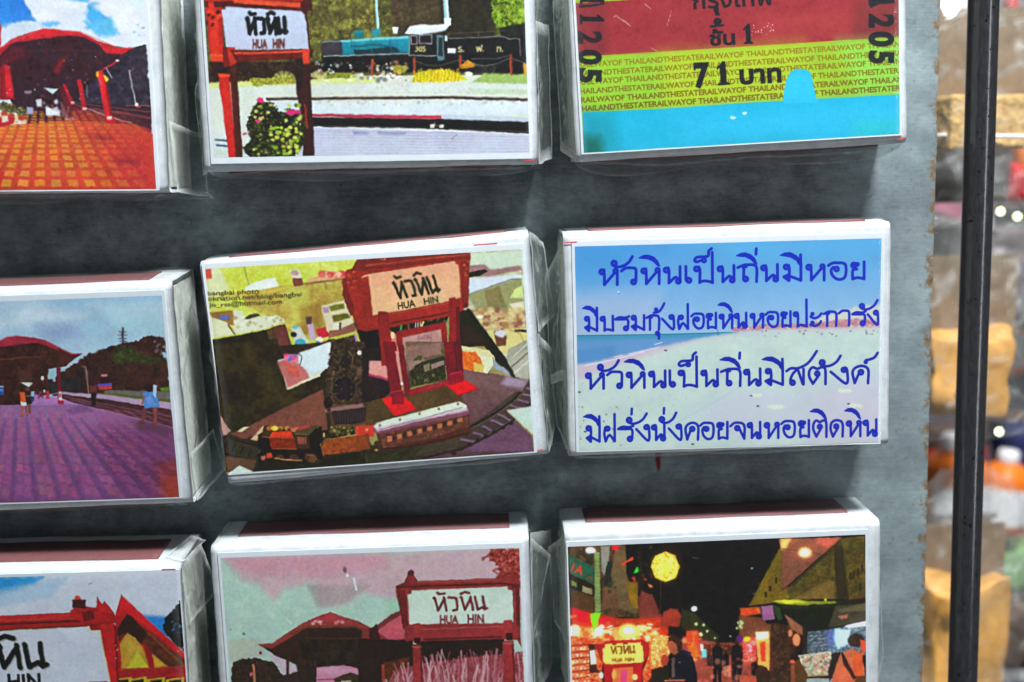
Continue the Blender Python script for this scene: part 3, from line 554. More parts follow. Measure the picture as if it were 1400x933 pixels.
# ---- row 2, middle: model railway under a toy name board
def art_model_train():
    c = Canvas('r2c2', -28.3, 26.9, -18.9, 18.6, (150, 140, 80)); R = c.poly; c.frame(260, 310, 4.911)
    # wall, shelf, clutter at the top left
    R([(60, 240), (1200, 180), (1200, 900), (60, 900)], cols=[(196, 208, 70), (206, 216, 96), (188, 196, 60), (214, 222, 120)], scale=90)
    R([(110, 280), (200, 270), (260, 420), (200, 470), (110, 470)], (216, 222, 170), soft=14); R([(104, 285), (140, 285), (150, 350), (110, 352)], (212, 70, 50), soft=3, rough=3)
    R([(360, 440), (700, 385), (1070, 345), (1080, 640), (700, 740), (560, 620), (360, 520)], cols=[(186, 172, 70), (160, 140, 56), (200, 190, 90), (176, 150, 66)], scale=80, soft=10)
    R([(640, 400), (800, 400), (800, 650), (690, 650)], (200, 204, 90), soft=30, alpha=.6); R([(740, 540), (880, 500), (880, 740), (760, 740)], (150, 110, 40), soft=40, alpha=.7)
    R([(120, 455), (560, 420), (690, 395), (690, 408), (560, 440), (300, 470)], (214, 190, 70), soft=6, alpha=.8)
    R([(380, 400), (450, 370), (520, 348), (575, 345), (600, 400), (480, 425), (370, 430)], (226, 232, 226), soft=3); c.line([(365, 270), (385, 350), (395, 390)], 8, (120, 120, 60), soft=5, alpha=.6); c.line([(870, 240), (880, 270)], 6, (120, 130, 60), soft=4, alpha=.6)
    R([(670, 290), (740, 290), (755, 360), (690, 365)], (226, 214, 200), soft=6); R([(685, 345), (755, 345), (762, 390), (700, 402)], (124, 66, 50), soft=6); c.ell(705, 310, 28, 18, (180, 150, 140), soft=6)
    R([(790, 350), (900, 330), (1060, 300), (1060, 350), (900, 370), (790, 378)], (226, 170, 120), soft=6); c.dots(870, 310, 1060, 335, 26, 20, [(206, 60, 60), (226, 110, 90), (236, 190, 160)], 3)
    R([(760, 380), (1060, 340), (1060, 352), (780, 392)], (140, 104, 60), soft=4); c.line([(905, 375), (915, 420)], 8, (150, 120, 60), soft=4)
    # printed web lines
    for t, x, y, w in (('bangbai photo', 120, 462, 345), ('oknation.net/blog/bangbai', 122, 500, 630), ('jo_rsa@hotmail.com', 130, 540, 490)):
        c.text(t, x, y, 44, (56, 52, 24), ang=2.8 if w > 350 else 2.2, align='f', sx=w, bold=.012, alpha=.95)
    # left clutter
    R([(130, 575), (300, 560), (320, 660), (170, 650)], (150, 110, 50), soft=6); R([(195, 600), (260, 590), (265, 620), (200, 620)], (90, 110, 190), soft=5)
    R([(130, 600), (250, 640), (300, 720), (150, 750)], (214, 220, 180), soft=5); R([(290, 560), (350, 560), (370, 620), (480, 600), (600, 595), (640, 640), (480, 690), (300, 720)], (220, 224, 196), soft=6, rough=10, rs=20); R([(350, 625), (400, 590), (460, 585), (470, 600), (370, 625)], (60, 56, 34), soft=3)
    c.line([(260, 660), (300, 720)], 10, (90, 70, 40), soft=3); c.dots(300, 600, 620, 690, 22, 12, [(236, 236, 216), (180, 170, 120), (160, 140, 90)], 14, .7)
    R([(150, 760), (520, 690), (600, 660), (640, 655), (700, 840), (600, 870), (600, 1400), (150, 1400)], (58, 48, 20))
    R([(510, 690), (640, 655), (690, 840), (590, 880)], (104, 50, 44), soft=4); R([(510, 690), (560, 680), (610, 930), (570, 940)], (80, 60, 30), soft=4)
    R([(150, 762), (515, 693), (560, 930), (590, 1100), (160, 1100)], cols=[(34, 28, 12), (52, 44, 16), (28, 24, 12)], scale=90)
    # bottles
    R([(680, 680), (740, 670), (790, 760), (830, 820), (720, 830)], (206, 214, 200), soft=5); c.ell(712, 672, 20, 12, (90, 180, 190)); c.ell(740, 780, 36, 30, (60, 170, 190), soft=4); c.ell(697, 722, 22, 18, (24, 24, 28), soft=2)
    R([(790, 640), (830, 640), (850, 760), (800, 760)], (196, 170, 190), soft=4); R([(778, 605), (818, 600), (820, 650), (786, 655)], (80, 54, 60), soft=4); R([(845, 690), (930, 670), (940, 735), (870, 750)], (214, 30, 50), soft=4); R([(845, 790), (892, 780), (890, 830), (850, 842)], (30, 60, 90), soft=3); R([(890, 770), (935, 765), (945, 820), (900, 820)], (214, 30, 60), soft=3); c.ell(872, 755, 24, 20, (236, 232, 214), soft=4); c.ell(860, 780, 18, 14, (80, 140, 200), soft=3)
    R([(700, 820), (940, 820), (960, 920), (900, 1000), (760, 1010), (700, 900)], (216, 228, 226), soft=4)
    R([(880, 530), (1050, 490), (1110, 690), (960, 740), (920, 700)], (216, 208, 170), soft=3); R([(930, 535), (1030, 512), (1040, 550), (945, 568)], (116, 116, 24), soft=3); R([(955, 595), (1060, 580), (1075, 610), (965, 640)], (96, 92, 20), soft=3); R([(890, 540), (925, 535), (935, 575), (900, 580)], (176, 140, 170), soft=3); R([(955, 650), (1000, 645), (1000, 690), (960, 690)], (224, 226, 206)); R([(940, 700), (1000, 690), (1110, 640), (1110, 700), (930, 750)], (150, 90, 70), soft=3); c.rect(1002, 640, 1012, 690, (30, 28, 20))
    c.frame(440, 380, 7.775)
    R([(300, 180), (345, 172), (392, 180), (425, 300), (470, 530), (560, 530), (625, 560), (650, 700), (680, 870), (500, 860), (480, 933), (470, 900), (420, 700), (350, 500), (320, 330)], (20, 14, 16)); c.line([(310, 190), (350, 480), (400, 640)], 8, (150, 140, 110), soft=4, alpha=.5)
    R([(60, 655), (200, 640), (355, 600), (372, 660), (400, 800), (470, 830), (490, 960), (60, 960)], cols=[(34, 22, 14), (74, 54, 30), (50, 36, 22), (96, 74, 42)], scale=20, rough=8); R([(150, 660), (250, 650), (250, 760), (140, 780)], (44, 32, 22), soft=6); c.line([(355, 600), (395, 800)], 22, (176, 130, 206), soft=6); c.line([(385, 730), (400, 800)], 20, (226, 226, 210), soft=6); c.line([(80, 770), (110, 810)], 9, (170, 140, 80), soft=4)
    # everything below, in the lower-left frame
    c.frame(260, 480, 4.665)
    R([(140, 0), (900, -60), (1100, 0), (1100, 300), (900, 640), (230, 770), (150, 500)], cols=[(40, 28, 18), (56, 42, 18), (34, 24, 16)], scale=110)
    R([(150, -40), (560, -80), (620, 250), (840, 150), (840, 240), (560, 380), (370, 480), (300, 510), (240, 520), (170, 300)], cols=[(36, 28, 12), (50, 40, 14), (30, 22, 12), (60, 50, 18)], scale=120)
    R([(560, 60), (680, 20), (900, 20), (900, 90), (820, 150), (620, 240)], (214, 222, 214), soft=2); R([(558, 70), (640, 40), (740, 120), (760, 170), (625, 235)], (196, 110, 104), soft=12); R([(590, 60), (680, 100), (700, 160), (640, 150)], (200, 90, 70), soft=14); R([(600, 20), (700, 20), (690, 70), (600, 60)], (226, 120, 160), soft=8); R([(690, 10), (900, -60), (900, 90), (790, 140), (700, 80)], (216, 232, 238), soft=3); c.line([(690, 5), (715, 40), (700, 90)], 5, (70, 60, 60), soft=2)
    c.line([(625, 240), (825, 152)], 15, (232, 222, 180), soft=2); c.dots(600, 20, 680, 60, 8, 14, [(80, 110, 200), (230, 60, 110)], 6, .8)
    R([(370, 480), (560, 380), (850, 240), (880, 500), (480, 520), (340, 560), (255, 525)], (126, 70, 52), grad=(116, 68, 52)); R([(870, 240), (1300, 200), (1300, 480), (900, 520)], (90, 62, 36), soft=30)
    R([(185, 390), (260, 510), (215, 550), (200, 480)], (190, 140, 130), soft=3); R([(300, 510), (340, 485), (380, 480), (330, 515)], (224, 206, 170), soft=3); R([(385, 565), (470, 475), (520, 470), (480, 540), (440, 570)], (214, 180, 140), soft=5)
    # front of the dark engine
    R([(900, -60), (1110, -60), (1150, 330), (1100, 340), (940, 345), (860, 350), (870, 180)], cols=[(30, 22, 16), (62, 46, 30), (40, 28, 24), (90, 66, 40)], scale=18, rough=8)
    c.ell(988, 245, 84, 92, (66, 50, 34)); c.ell(986, 240, 70, 78, (28, 18, 24)); c.ell(980, 230, 34, 40, (38, 26, 34), soft=5); c.ell(988, 70, 30, 40, (34, 24, 22)); c.line([(905, 170), (900, 330), (920, 345), (1090, 340)], 6, (120, 96, 56)); c.line([(1060, 170), (1110, 160), (1130, 20), (1060, 10)], 6, (104, 80, 50)); c.ell(1080, 8, 14, 14, (232, 228, 206)); c.line([(1010, 0), (1040, 40), (1030, 110)], 5, (130, 104, 60)); R([(1060, 100), (1120, 90), (1125, 150), (1065, 155)], (104, 74, 52), soft=4)
    c.ell(880, 330, 28, 36, (30, 20, 20)); c.ell(1130, 300, 32, 50, (36, 24, 24)); c.ell(1120, 220, 40, 40, (44, 30, 26)); c.line([(870, 378), (1130, 340)], 26, (150, 104, 100)); c.ell(888, 374, 14, 13, (60, 40, 36)); c.ell(1116, 341, 12, 12, (60, 40, 36))
    R([(905, 385), (1135, 355), (1140, 440), (1080, 460), (920, 468)], (38, 26, 28)); 
    for k in range(13): c.line([(918+k*17, 385-k*2.3), (924+k*17, 462-k*1.6)], 5, (66, 48, 50))
    c.dots(880, 60, 1130, 330, 60, 7, [(120, 92, 54), (24, 16, 16), (80, 60, 40)], 9, .8)
    # track at the left
    R([(215, 540), (270, 540), (460, 610), (460, 700), (330, 680), (225, 655)], (50, 44, 26)); c.line([(225, 540), (300, 575), (450, 612)], 12, (24, 20, 14)); c.line([(220, 655), (330, 685), (560, 720)], 14, (22, 18, 12)); c.line([(230, 548), (310, 582), (450, 620)], 3, (110, 100, 66), alpha=.8)
    for k in range(5): c.line([(240+k*50, 580+k*15), (215+k*52, 630+k*12)], 11, (30, 26, 16))
    R([(225, 665), (470, 700), (820, 740), (400, 765), (235, 770)], (92, 62, 40)); R([(238, 785), (315, 727), (420, 772)], (214, 230, 222)); R([(430, 690), (1300, 600), (1300, 730), (400, 768)], (34, 34, 20), soft=4)
    # red model engine and tender, frame 340/560
    c.frame(340, 560, 8.75)
    R([(110, 300), (300, 200), (560, 240), (880, 200), (890, 610), (400, 640), (120, 600)], (26, 18, 12), soft=8)
    R([(150, 320), (250, 330), (275, 470), (180, 460)], (22, 18, 12)); c.line([(165, 325), (545, 345)], 10, (184, 96, 46)); R([(245, 340), (560, 345), (580, 470), (275, 465)], cols=[(120, 34, 10), (150, 48, 14), (106, 26, 8)], scale=50); c.line([(285, 466), (580, 472)], 7, (190, 110, 60))
    R([(245, 262), (520, 255), (540, 340), (250, 328)], (222, 58, 22), soft=4); R([(165, 290), (190, 190), (260, 180), (290, 250), (250, 320), (170, 320)], (58, 40, 16), soft=5)
    for x, r_, col in ((250, 34, (170, 90, 20)), (315, 46, (226, 190, 50)), (385, 34, (200, 130, 40)), (465, 32, (196, 130, 60))): c.ell(x, 222, r_, 30, col, soft=6)
    c.ell(330, 215, 24, 18, (240, 216, 90), soft=5); c.ell(380, 240, 18, 22, (100, 44, 14), soft=6); c.ell(485, 240, 18, 22, (100, 44, 14), soft=6); R([(500, 220), (600, 200), (560, 270), (520, 265)], (206, 110, 70), soft=6)
    R([(540, 280), (600, 220), (860, 180), (780, 300), (560, 305)], (84, 66, 36), soft=3); R([(580, 240), (600, 195), (680, 180), (760, 190), (720, 215), (640, 240)], (186, 66, 54), soft=6); c.line([(545, 285), (770, 300), (850, 180)], 7, (150, 116, 64))
    R([(545, 305), (720, 308), (740, 470), (570, 465)], (64, 38, 24)); R([(580, 325), (690, 320), (695, 405), (600, 410)], (150, 84, 60), soft=4); 
    for x in (612, 640, 668): c.line([(x, 325), (x+4, 405)], 6, (60, 30, 20))
    R([(720, 305), (820, 210), (880, 380), (850, 410), (880, 560), (760, 500)], (22, 16, 14)); c.line([(860, 410), (900, 555)], 9, (170, 110, 60))
    R([(150, 550), (210, 540), (210, 590), (160, 600)], (196, 100, 96), soft=5); R([(215, 520), (270, 510), (290, 570), (225, 580)], (216, 66, 36), soft=5); c.line([(120, 510), (140, 470)], 10, (120, 100, 50), soft=3)
    for x, r_ in ((375, 50), (545, 62), (745, 78)): c.ell(x, 570, r_, r_*.68, (84, 48, 28), soft=4); c.ell(x, 572, r_*.6, r_*.42, (60, 34, 22), soft=4)
    c.line([(310, 580), (460, 598), (640, 604)], 17, (206, 150, 90), soft=2); c.line([(680, 535), (780, 550), (840, 600), (835, 640)], 9, (170, 120, 80), soft=2); R([(120, 600), (900, 600), (1400, 470), (1400, 660), (900, 690), (120, 720)], cols=[(20, 22, 8), (44, 46, 14), (28, 20, 10)], scale=60, soft=20, alpha=.85)
    c.line([(310, 580), (460, 598), (640, 604)], 13, (206, 150, 90), soft=2); c.ell(760, 590, 56, 40, (110, 66, 42), soft=5)
    R([(870, 440), (930, 360), (1290, 300), (1400, 320), (1400, 480), (900, 545)], cols=[(150, 66, 22), (120, 48, 14), (166, 80, 30)], scale=50); c.line([(855, 410), (880, 400), (925, 352), (1290, 302)], 8, (200, 140, 80)); R([(930, 330), (960, 300), (1250, 200), (1290, 290), (940, 345)], (40, 32, 16)); c.dots(980, 210, 1240, 300, 60, 14, [(90, 84, 34), (150, 140, 70), (60, 54, 24)], 8); R([(895, 280), (915, 270), (920, 325), (898, 330)], (220, 190, 120), soft=3)
    R([(1290, 190), (1500, 170), (1500, 320), (1330, 330), (1280, 280)], (214, 58, 38), soft=4); c.ell(1390, 235, 18, 12, (240, 130, 100), soft=3)
    # right half, frame 500/480
    c.frame(500, 480, 4.665)
    R([(-20, -20), (130, -20), (170, 250), (110, 300), (-20, 330)], (34, 22, 22), soft=8)
    R([(0, 330), (130, 290), (700, 180), (700, 360), (60, 470), (0, 470)], (82, 60, 30), soft=10); R([(25, 60), (130, 60), (150, 180), (20, 140)], (220, 150, 140), soft=3); R([(20, 140), (150, 175), (150, 190), (20, 155)], (190, 50, 90), soft=2)
    R([(600, 100), (900, 160), (1060, 190), (1060, 210), (940, 330), (660, 480), (620, 340)], (112, 78, 76), grad=(96, 62, 66)); R([(760, 160), (1040, 190), (960, 270), (800, 220)], (150, 116, 136), soft=40, alpha=.8)
    R([(0, 470), (50, 640), (400, 560), (700, 470), (900, 380), (1060, 600), (1080, 640), (0, 720)], (88, 56, 60)); R([(560, 640), (800, 520), (960, 440), (1060, 540), (1075, 640)], (104, 68, 92), soft=12)
    R([(0, 600), (400, 580), (700, 540), (620, 620), (300, 690), (0, 720)], cols=[(52, 52, 22), (36, 34, 16)], scale=30, soft=12); R([(420, 560), (640, 520), (720, 560), (540, 640), (300, 670)], (66, 56, 36), soft=10)
    R([(670, 480), (1040, 190), (1060, 230), (1060, 330), (930, 440), (640, 600), (400, 680), (350, 670), (620, 580)], (70, 52, 46))
    for (x0, y0, x1, y1) in ((690, 520, 760, 545), (750, 480, 810, 512), (805, 440, 880, 475), (850, 405, 920, 440), (925, 345, 990, 368), (975, 310, 1050, 335), (1010, 275, 1060, 290), (1030, 235, 1060, 248), (610, 560, 690, 575)): c.line([(x0, y0), (x1, y1)], 17, (128, 100, 126)); c.line([(x0, y0+9), (x1, y1+9)], 5, (40, 26, 34))
    c.line([(670, 480), (800, 410), (930, 320), (1010, 240), (1045, 185)], 14, (28, 28, 16)); c.line([(672, 494), (800, 424), (930, 336), (1012, 256)], 5, (120, 112, 90), alpha=.7)
    c.line([(360, 684), (620, 620), (800, 530), (940, 440), (1060, 320)], 16, (44, 30, 26)); c.line([(640, 605), (800, 518), (940, 428)], 4, (130, 100, 120), alpha=.8)
    for k in range(8): c.ell(560+k*52, 650-k*27, 18, 11, (34, 26, 20), soft=3)
    R([(900, 375), (1070, 350), (1075, 530), (1060, 520)], (196, 220, 204)); c.line([(900, 378), (1062, 525)], 5, (224, 220, 170))
    # carriage
    R([(60, 500), (100, 640), (300, 610), (480, 580), (670, 520), (660, 400), (640, 380)], (78, 34, 22), soft=3); R([(90, 530), (655, 400), (662, 480), (400, 560), (110, 620)], cols=[(96, 52, 36), (128, 74, 52), (80, 42, 30)], scale=20)
    R([(50, 480), (70, 455), (340, 385), (600, 318), (640, 340), (658, 375), (655, 405), (400, 460), (85, 530), (50, 510)], (150, 92, 110), grad=(120, 62, 80)); R([(50, 480), (70, 455), (340, 385), (600, 318), (645, 345), (640, 368), (340, 435), (70, 500)], (214, 224, 208), soft=2); R([(60, 488), (340, 428), (650, 360), (650, 378), (340, 446), (75, 512)], (214, 190, 206), soft=6, alpha=.9); c.line([(85, 500), (340, 436), (615, 356)], 4, (110, 104, 90))
    for x, y in ((88, 470), (218, 435), (342, 397), (468, 368), (590, 333)): c.ell(x, y, 8, 9, (120, 66, 46)); c.ell(x-2, y-3, 4, 4, (200, 150, 120))
    for k in range(8):
        x = 152+k*64; y = 560-k*17.5; R([(x-15, y-16), (x+14, y-20), (x+17, y+14), (x-12, y+18)], (190, 110, 70), soft=2)
        if k < 7: R([(x+20, y-18), (x+44, y-26), (x+46, y+4), (x+22, y+12)], (50, 32, 26), soft=2)
    c.line([(110, 545), (400, 478), (655, 408)], 5, (60, 24, 16)); c.line([(105, 625), (300, 605), (660, 520)], 5, (40, 20, 14)); c.ell(70, 590, 16, 20, (60, 40, 20)); c.ell(68, 630, 12, 7, (190, 150, 70)); R([(-40, 480), (40, 470), (30, 520), (-40, 540)], (206, 60, 40), soft=3); c.ell(8, 500, 9, 8, (240, 150, 110)); R([(-60, 540), (20, 530), (30, 620), (-60, 640)], (140, 62, 22), soft=3)
    # name board of red timber, frame 500/310
    c.frame(500, 310, 4.911)
    R([(680, 160), (1060, 140), (1090, 900), (900, 900), (640, 560)], cols=[(196, 206, 170), (180, 180, 140), (206, 214, 190), (160, 150, 110)], scale=50)
    R([(690, 180), (1050, 160), (1060, 270), (900, 300), (690, 260)], (196, 212, 190), soft=8); R([(700, 260), (800, 256), (840, 290), (1040, 260), (1045, 290), (840, 330), (700, 330)], (150, 110, 110), soft=10); R([(690, 310), (800, 284), (822, 300), (760, 330), (680, 346)], (30, 28, 14), soft=3); R([(680, 350), (1050, 320), (1050, 350), (700, 456), (680, 456)], (206, 218, 232), soft=4)
    R([(690, 460), (1000, 352), (1050, 360), (1060, 560), (740, 560)], (146, 146, 96), soft=8); R([(800, 430), (900, 400), (940, 540), (820, 560)], (126, 110, 66), soft=16, alpha=.8); c.line([(690, 455), (980, 352), (1050, 352)], 7, (110, 116, 70)); R([(970, 480), (1000, 420), (1050, 395), (1060, 480)], (206, 222, 140), soft=4); R([(960, 520), (1060, 500), (1065, 570), (1000, 560)], (222, 216, 190), soft=5)
    R([(680, 560), (1070, 560), (1090, 700), (760, 700)], cols=[(170, 130, 90), (140, 70, 60), (200, 170, 120), (196, 190, 140)], scale=22, soft=6); c.dots(720, 550, 1060, 680, 60, 20, [(196, 170, 110), (214, 200, 140), (140, 70, 60), (170, 120, 80)], 6, .8); c.ell(764, 604, 26, 14, (236, 226, 200), soft=3)
    R([(820, 690), (1080, 680), (1085, 760), (1000, 840), (860, 860)], (214, 206, 130), soft=4); c.line([(960, 690), (1040, 720), (1060, 770), (1000, 830)], 6, (200, 150, 70)); R([(860, 700), (920, 680), (950, 740), (940, 800), (880, 800)], (110, 60, 40), soft=5); c.ell(906, 715, 38, 26, (214, 214, 226), soft=4, rough=5); R([(960, 820), (1080, 760), (1090, 900), (940, 900)], (160, 160, 140), soft=5); c.line([(980, 880), (1080, 790)], 8, (206, 210, 190), soft=3); c.line([(1000, 910), (1085, 830)], 8, (110, 110, 90), soft=3); R([(1000, 690), (1080, 690), (1080, 708), (1000, 705)], (70, 40, 40), soft=3)
    R([(620, 560), (700, 560), (860, 790), (960, 940), (900, 940), (800, 800), (640, 810)], (26, 26, 10)); c.line([(690, 560), (840, 760), (965, 935)], 22, (20, 24, 12)); R([(640, 640), (740, 680), (830, 790), (640, 800)], (40, 26, 16), soft=5)
    R([(640, 800), (860, 830), (870, 933), (640, 933)], (216, 206, 150)); c.frame(500, 480, 4.665); R([(600, 0), (820, 40), (825, 90), (780, 140), (600, 110)], (222, 222, 186)); R([(605, 0), (700, 5), (740, 60), (750, 130), (610, 115)], cols=[(206, 80, 16), (230, 104, 24), (214, 140, 50)], scale=14, rough=5); R([(690, 70), (760, 90), (740, 132), (690, 128)], (220, 190, 90), soft=6); c.line([(810, 40), (820, 85), (780, 138)], 5, (130, 110, 100)); c.line([(800, -20), (960, 165)], 36, (22, 26, 12)); R([(820, 60), (920, 140), (920, 160), (820, 110)], (150, 160, 180), soft=6); R([(900, 60), (1040, -20), (1040, 180), (960, 165)], (176, 176, 160), soft=4); c.line([(930, 100), (1035, 10)], 10, (120, 96, 70), soft=3); c.line([(950, 140), (1040, 60)], 10, (216, 220, 206), soft=3)
    R([(600, 110), (780, 145), (900, 160), (1040, 185), (1000, 260), (620, 250)], (118, 84, 84), soft=3); R([(900, 160), (1040, 185), (1000, 240), (860, 210)], (160, 140, 160), soft=24)
    c.frame(500, 310, 4.911)
    R([(150, 680), (400, 560), (560, 590), (540, 650), (200, 720)], (24, 22, 12)); c.line([(238, 705), (240, 665), (262, 635)], 11, (60, 196, 90)); c.line([(290, 690), (288, 640)], 10, (150, 90, 60)); 
    for x in (340, 356, 372): c.line([(x-6, 675), (x, 625)], 7, (222, 200, 210))
    c.line([(375, 668), (390, 640)], 12, (220, 214, 120)); c.dots(400, 590, 540, 640, 26, 8, [(50, 60, 26), (30, 30, 14), (80, 84, 40)], 9)
    R([(-130, 290), (-90, 280), (0, 250), (500, 180), (700, 175), (706, 210), (690, 330), (680, 545), (600, 560), (560, 600), (100, 670), (0, 680), (-60, 660), (-110, 560), (-140, 400)], (146, 34, 24)); R([(-60, 220), (500, 182), (700, 176), (700, 215), (0, 290), (-100, 300)], (122, 32, 24)); c.line([(0, 262), (500, 205), (690, 186)], 10, (176, 66, 44), soft=4); c.dots(0, 200, 130, 225, 8, 10, [(226, 190, 160), (180, 80, 60)], 5, .7)
    R([(-160, 350), (-130, 340), (-110, 450), (-70, 560), (-100, 600), (-150, 480)], (120, 30, 22), rough=6); c.dots(-130, 300, -60, 420, 20, 8, [(206, 84, 60), (110, 22, 18)], 4, .8); R([(640, 240), (700, 220), (690, 540), (650, 545)], (128, 34, 24), soft=2); c.dots(660, 230, 700, 340, 10, 8, [(214, 110, 60), (90, 20, 16)], 3, .8); R([(640, 540), (690, 500), (682, 545)], (96, 24, 18))
    R([(0, 325), (20, 318), (600, 230), (608, 250), (625, 250), (640, 475), (610, 485), (600, 472), (565, 478), (565, 500), (150, 580), (130, 570), (90, 580), (90, 600), (45, 606), (0, 360), (-30, 340)], (222, 170, 130), grad=(226, 180, 132)); R([(20, 330), (600, 240), (610, 330), (300, 380), (60, 400)], (220, 150, 120), soft=40, alpha=.4)
    R([(-20, 345), (20, 330), (50, 606), (30, 640), (-10, 640)], (150, 36, 26), soft=2)
    ink = (34, 36, 12)
    station_name(c, 212, 490, 300, 122, 9.3, ink, 1.6, -.12)
    c.text('HUA', 222, 556, 66, ink, ang=10, align='f', sx=118, bold=.02); c.text('HIN', 396, 524, 66, ink, ang=9, align='f', sx=96, bold=.02)
    R([(-60, 610), (90, 590), (90, 570), (130, 570), (150, 590), (560, 500), (565, 480), (600, 470), (612, 490), (640, 480), (660, 560), (560, 600), (150, 680), (0, 700), (-60, 690)], (150, 34, 26)); c.line([(150, 592), (560, 512)], 7, (190, 66, 46), soft=3); c.line([(160, 650), (560, 575)], 10, (96, 22, 20), soft=4)
    # legs
    R([(85, 570), (150, 575), (200, 933), (110, 933), (90, 740)], (140, 28, 26)); R([(560, 480), (630, 490), (640, 933), (560, 933)], (134, 26, 26)); R([(605, 540), (632, 540), (640, 933), (615, 933)], (104, 18, 24), soft=4)
    R([(200, 705), (540, 635), (560, 933), (235, 933)], (140, 28, 28)); R([(244, 742), (505, 686), (530, 933), (270, 933)], (208, 150, 146), grad=(96, 92, 50)); R([(165, 710), (200, 730), (235, 933), (205, 933)], (222, 120, 110), soft=3); c.ell(182, 728, 14, 24, (230, 200, 150), soft=3); c.ell(196, 800, 16, 28, (200, 60, 60), soft=4)
    c.text('เมืองหัวหิน', 345, 762, 40, (110, 60, 90), ang=9, align='f', sx=95, bold=.01, alpha=.8); c.text('ราษฎร์', 320, 802, 36, (110, 60, 90), ang=9, align='f', sx=130, bold=.0, alpha=.7)
    c.frame(500, 480, 4.665)
    R([(110, -60), (190, -60), (240, 330), (170, 340), (140, 150)], (126, 20, 30)); R([(205, -40), (240, -40), (290, 270), (250, 285)], (120, 18, 30)); R([(186, 0), (206, 0), (236, 200), (226, 215)], (226, 150, 140), soft=3); c.ell(230, 208, 9, 10, (240, 226, 216))
    R([(500, -60), (605, -60), (625, 190), (520, 190)], (120, 18, 30)); R([(560, -60), (610, -60), (625, 140), (580, 140)], (100, 14, 30), soft=3); R([(270, 250), (520, 180), (600, 175), (600, 200), (280, 285)], (146, 22, 36)); c.line([(270, 268), (520, 200)], 8, (176, 50, 50), soft=3)
    R([(255, -60), (500, -60), (512, 180), (280, 235)], (118, 92, 72), grad=(70, 60, 34)); R([(255, -30), (480, -60), (490, 20), (265, 60)], (142, 106, 92), soft=6); R([(265, 60), (350, 30), (380, 60), (280, 140)], (150, 116, 106), soft=10)
    R([(280, 130), (330, 80), (400, 60), (505, 40), (512, 180), (300, 225)], cols=[(28, 34, 14), (58, 62, 26), (44, 40, 20)], scale=12, rough=5); R([(365, 70), (500, 30), (502, 50), (410, 85), (370, 130)], (34, 50, 24)); R([(415, 85), (500, 58), (502, 86), (420, 118)], (156, 126, 122), soft=2); R([(370, 90), (408, 78), (410, 120), (372, 130)], (130, 116, 84), soft=2); R([(300, 60), (330, 30), (360, 30), (355, 55)], (60, 72, 36), rough=5, soft=4); c.dots(300, 140, 500, 215, 50, 6, [(110, 104, 60), (40, 40, 20), (140, 130, 90)], 5, .8); R([(480, -10), (502, -15), (504, 20), (486, 15)], (70, 84, 40), rough=3)
    R([(100, 300), (155, 285), (170, 300), (170, 335), (240, 335), (245, 285), (330, 370), (180, 415)], (220, 22, 28)); R([(165, 260), (240, 250), (245, 330), (172, 338)], (140, 16, 36)); c.line([(160, 262), (240, 250)], 6, (180, 60, 60))
    R([(500, 215), (560, 205), (630, 180), (720, 238), (590, 280), (540, 240)], (222, 18, 26)); R([(520, 140), (620, 120), (625, 190), (540, 215)], (146, 14, 34)); c.line([(540, 145), (615, 130)], 5, (180, 60, 70)); c.line([(720, 240), (590, 282)], 5, (140, 12, 20))
    return c.finish('model_train_print', 1.0)

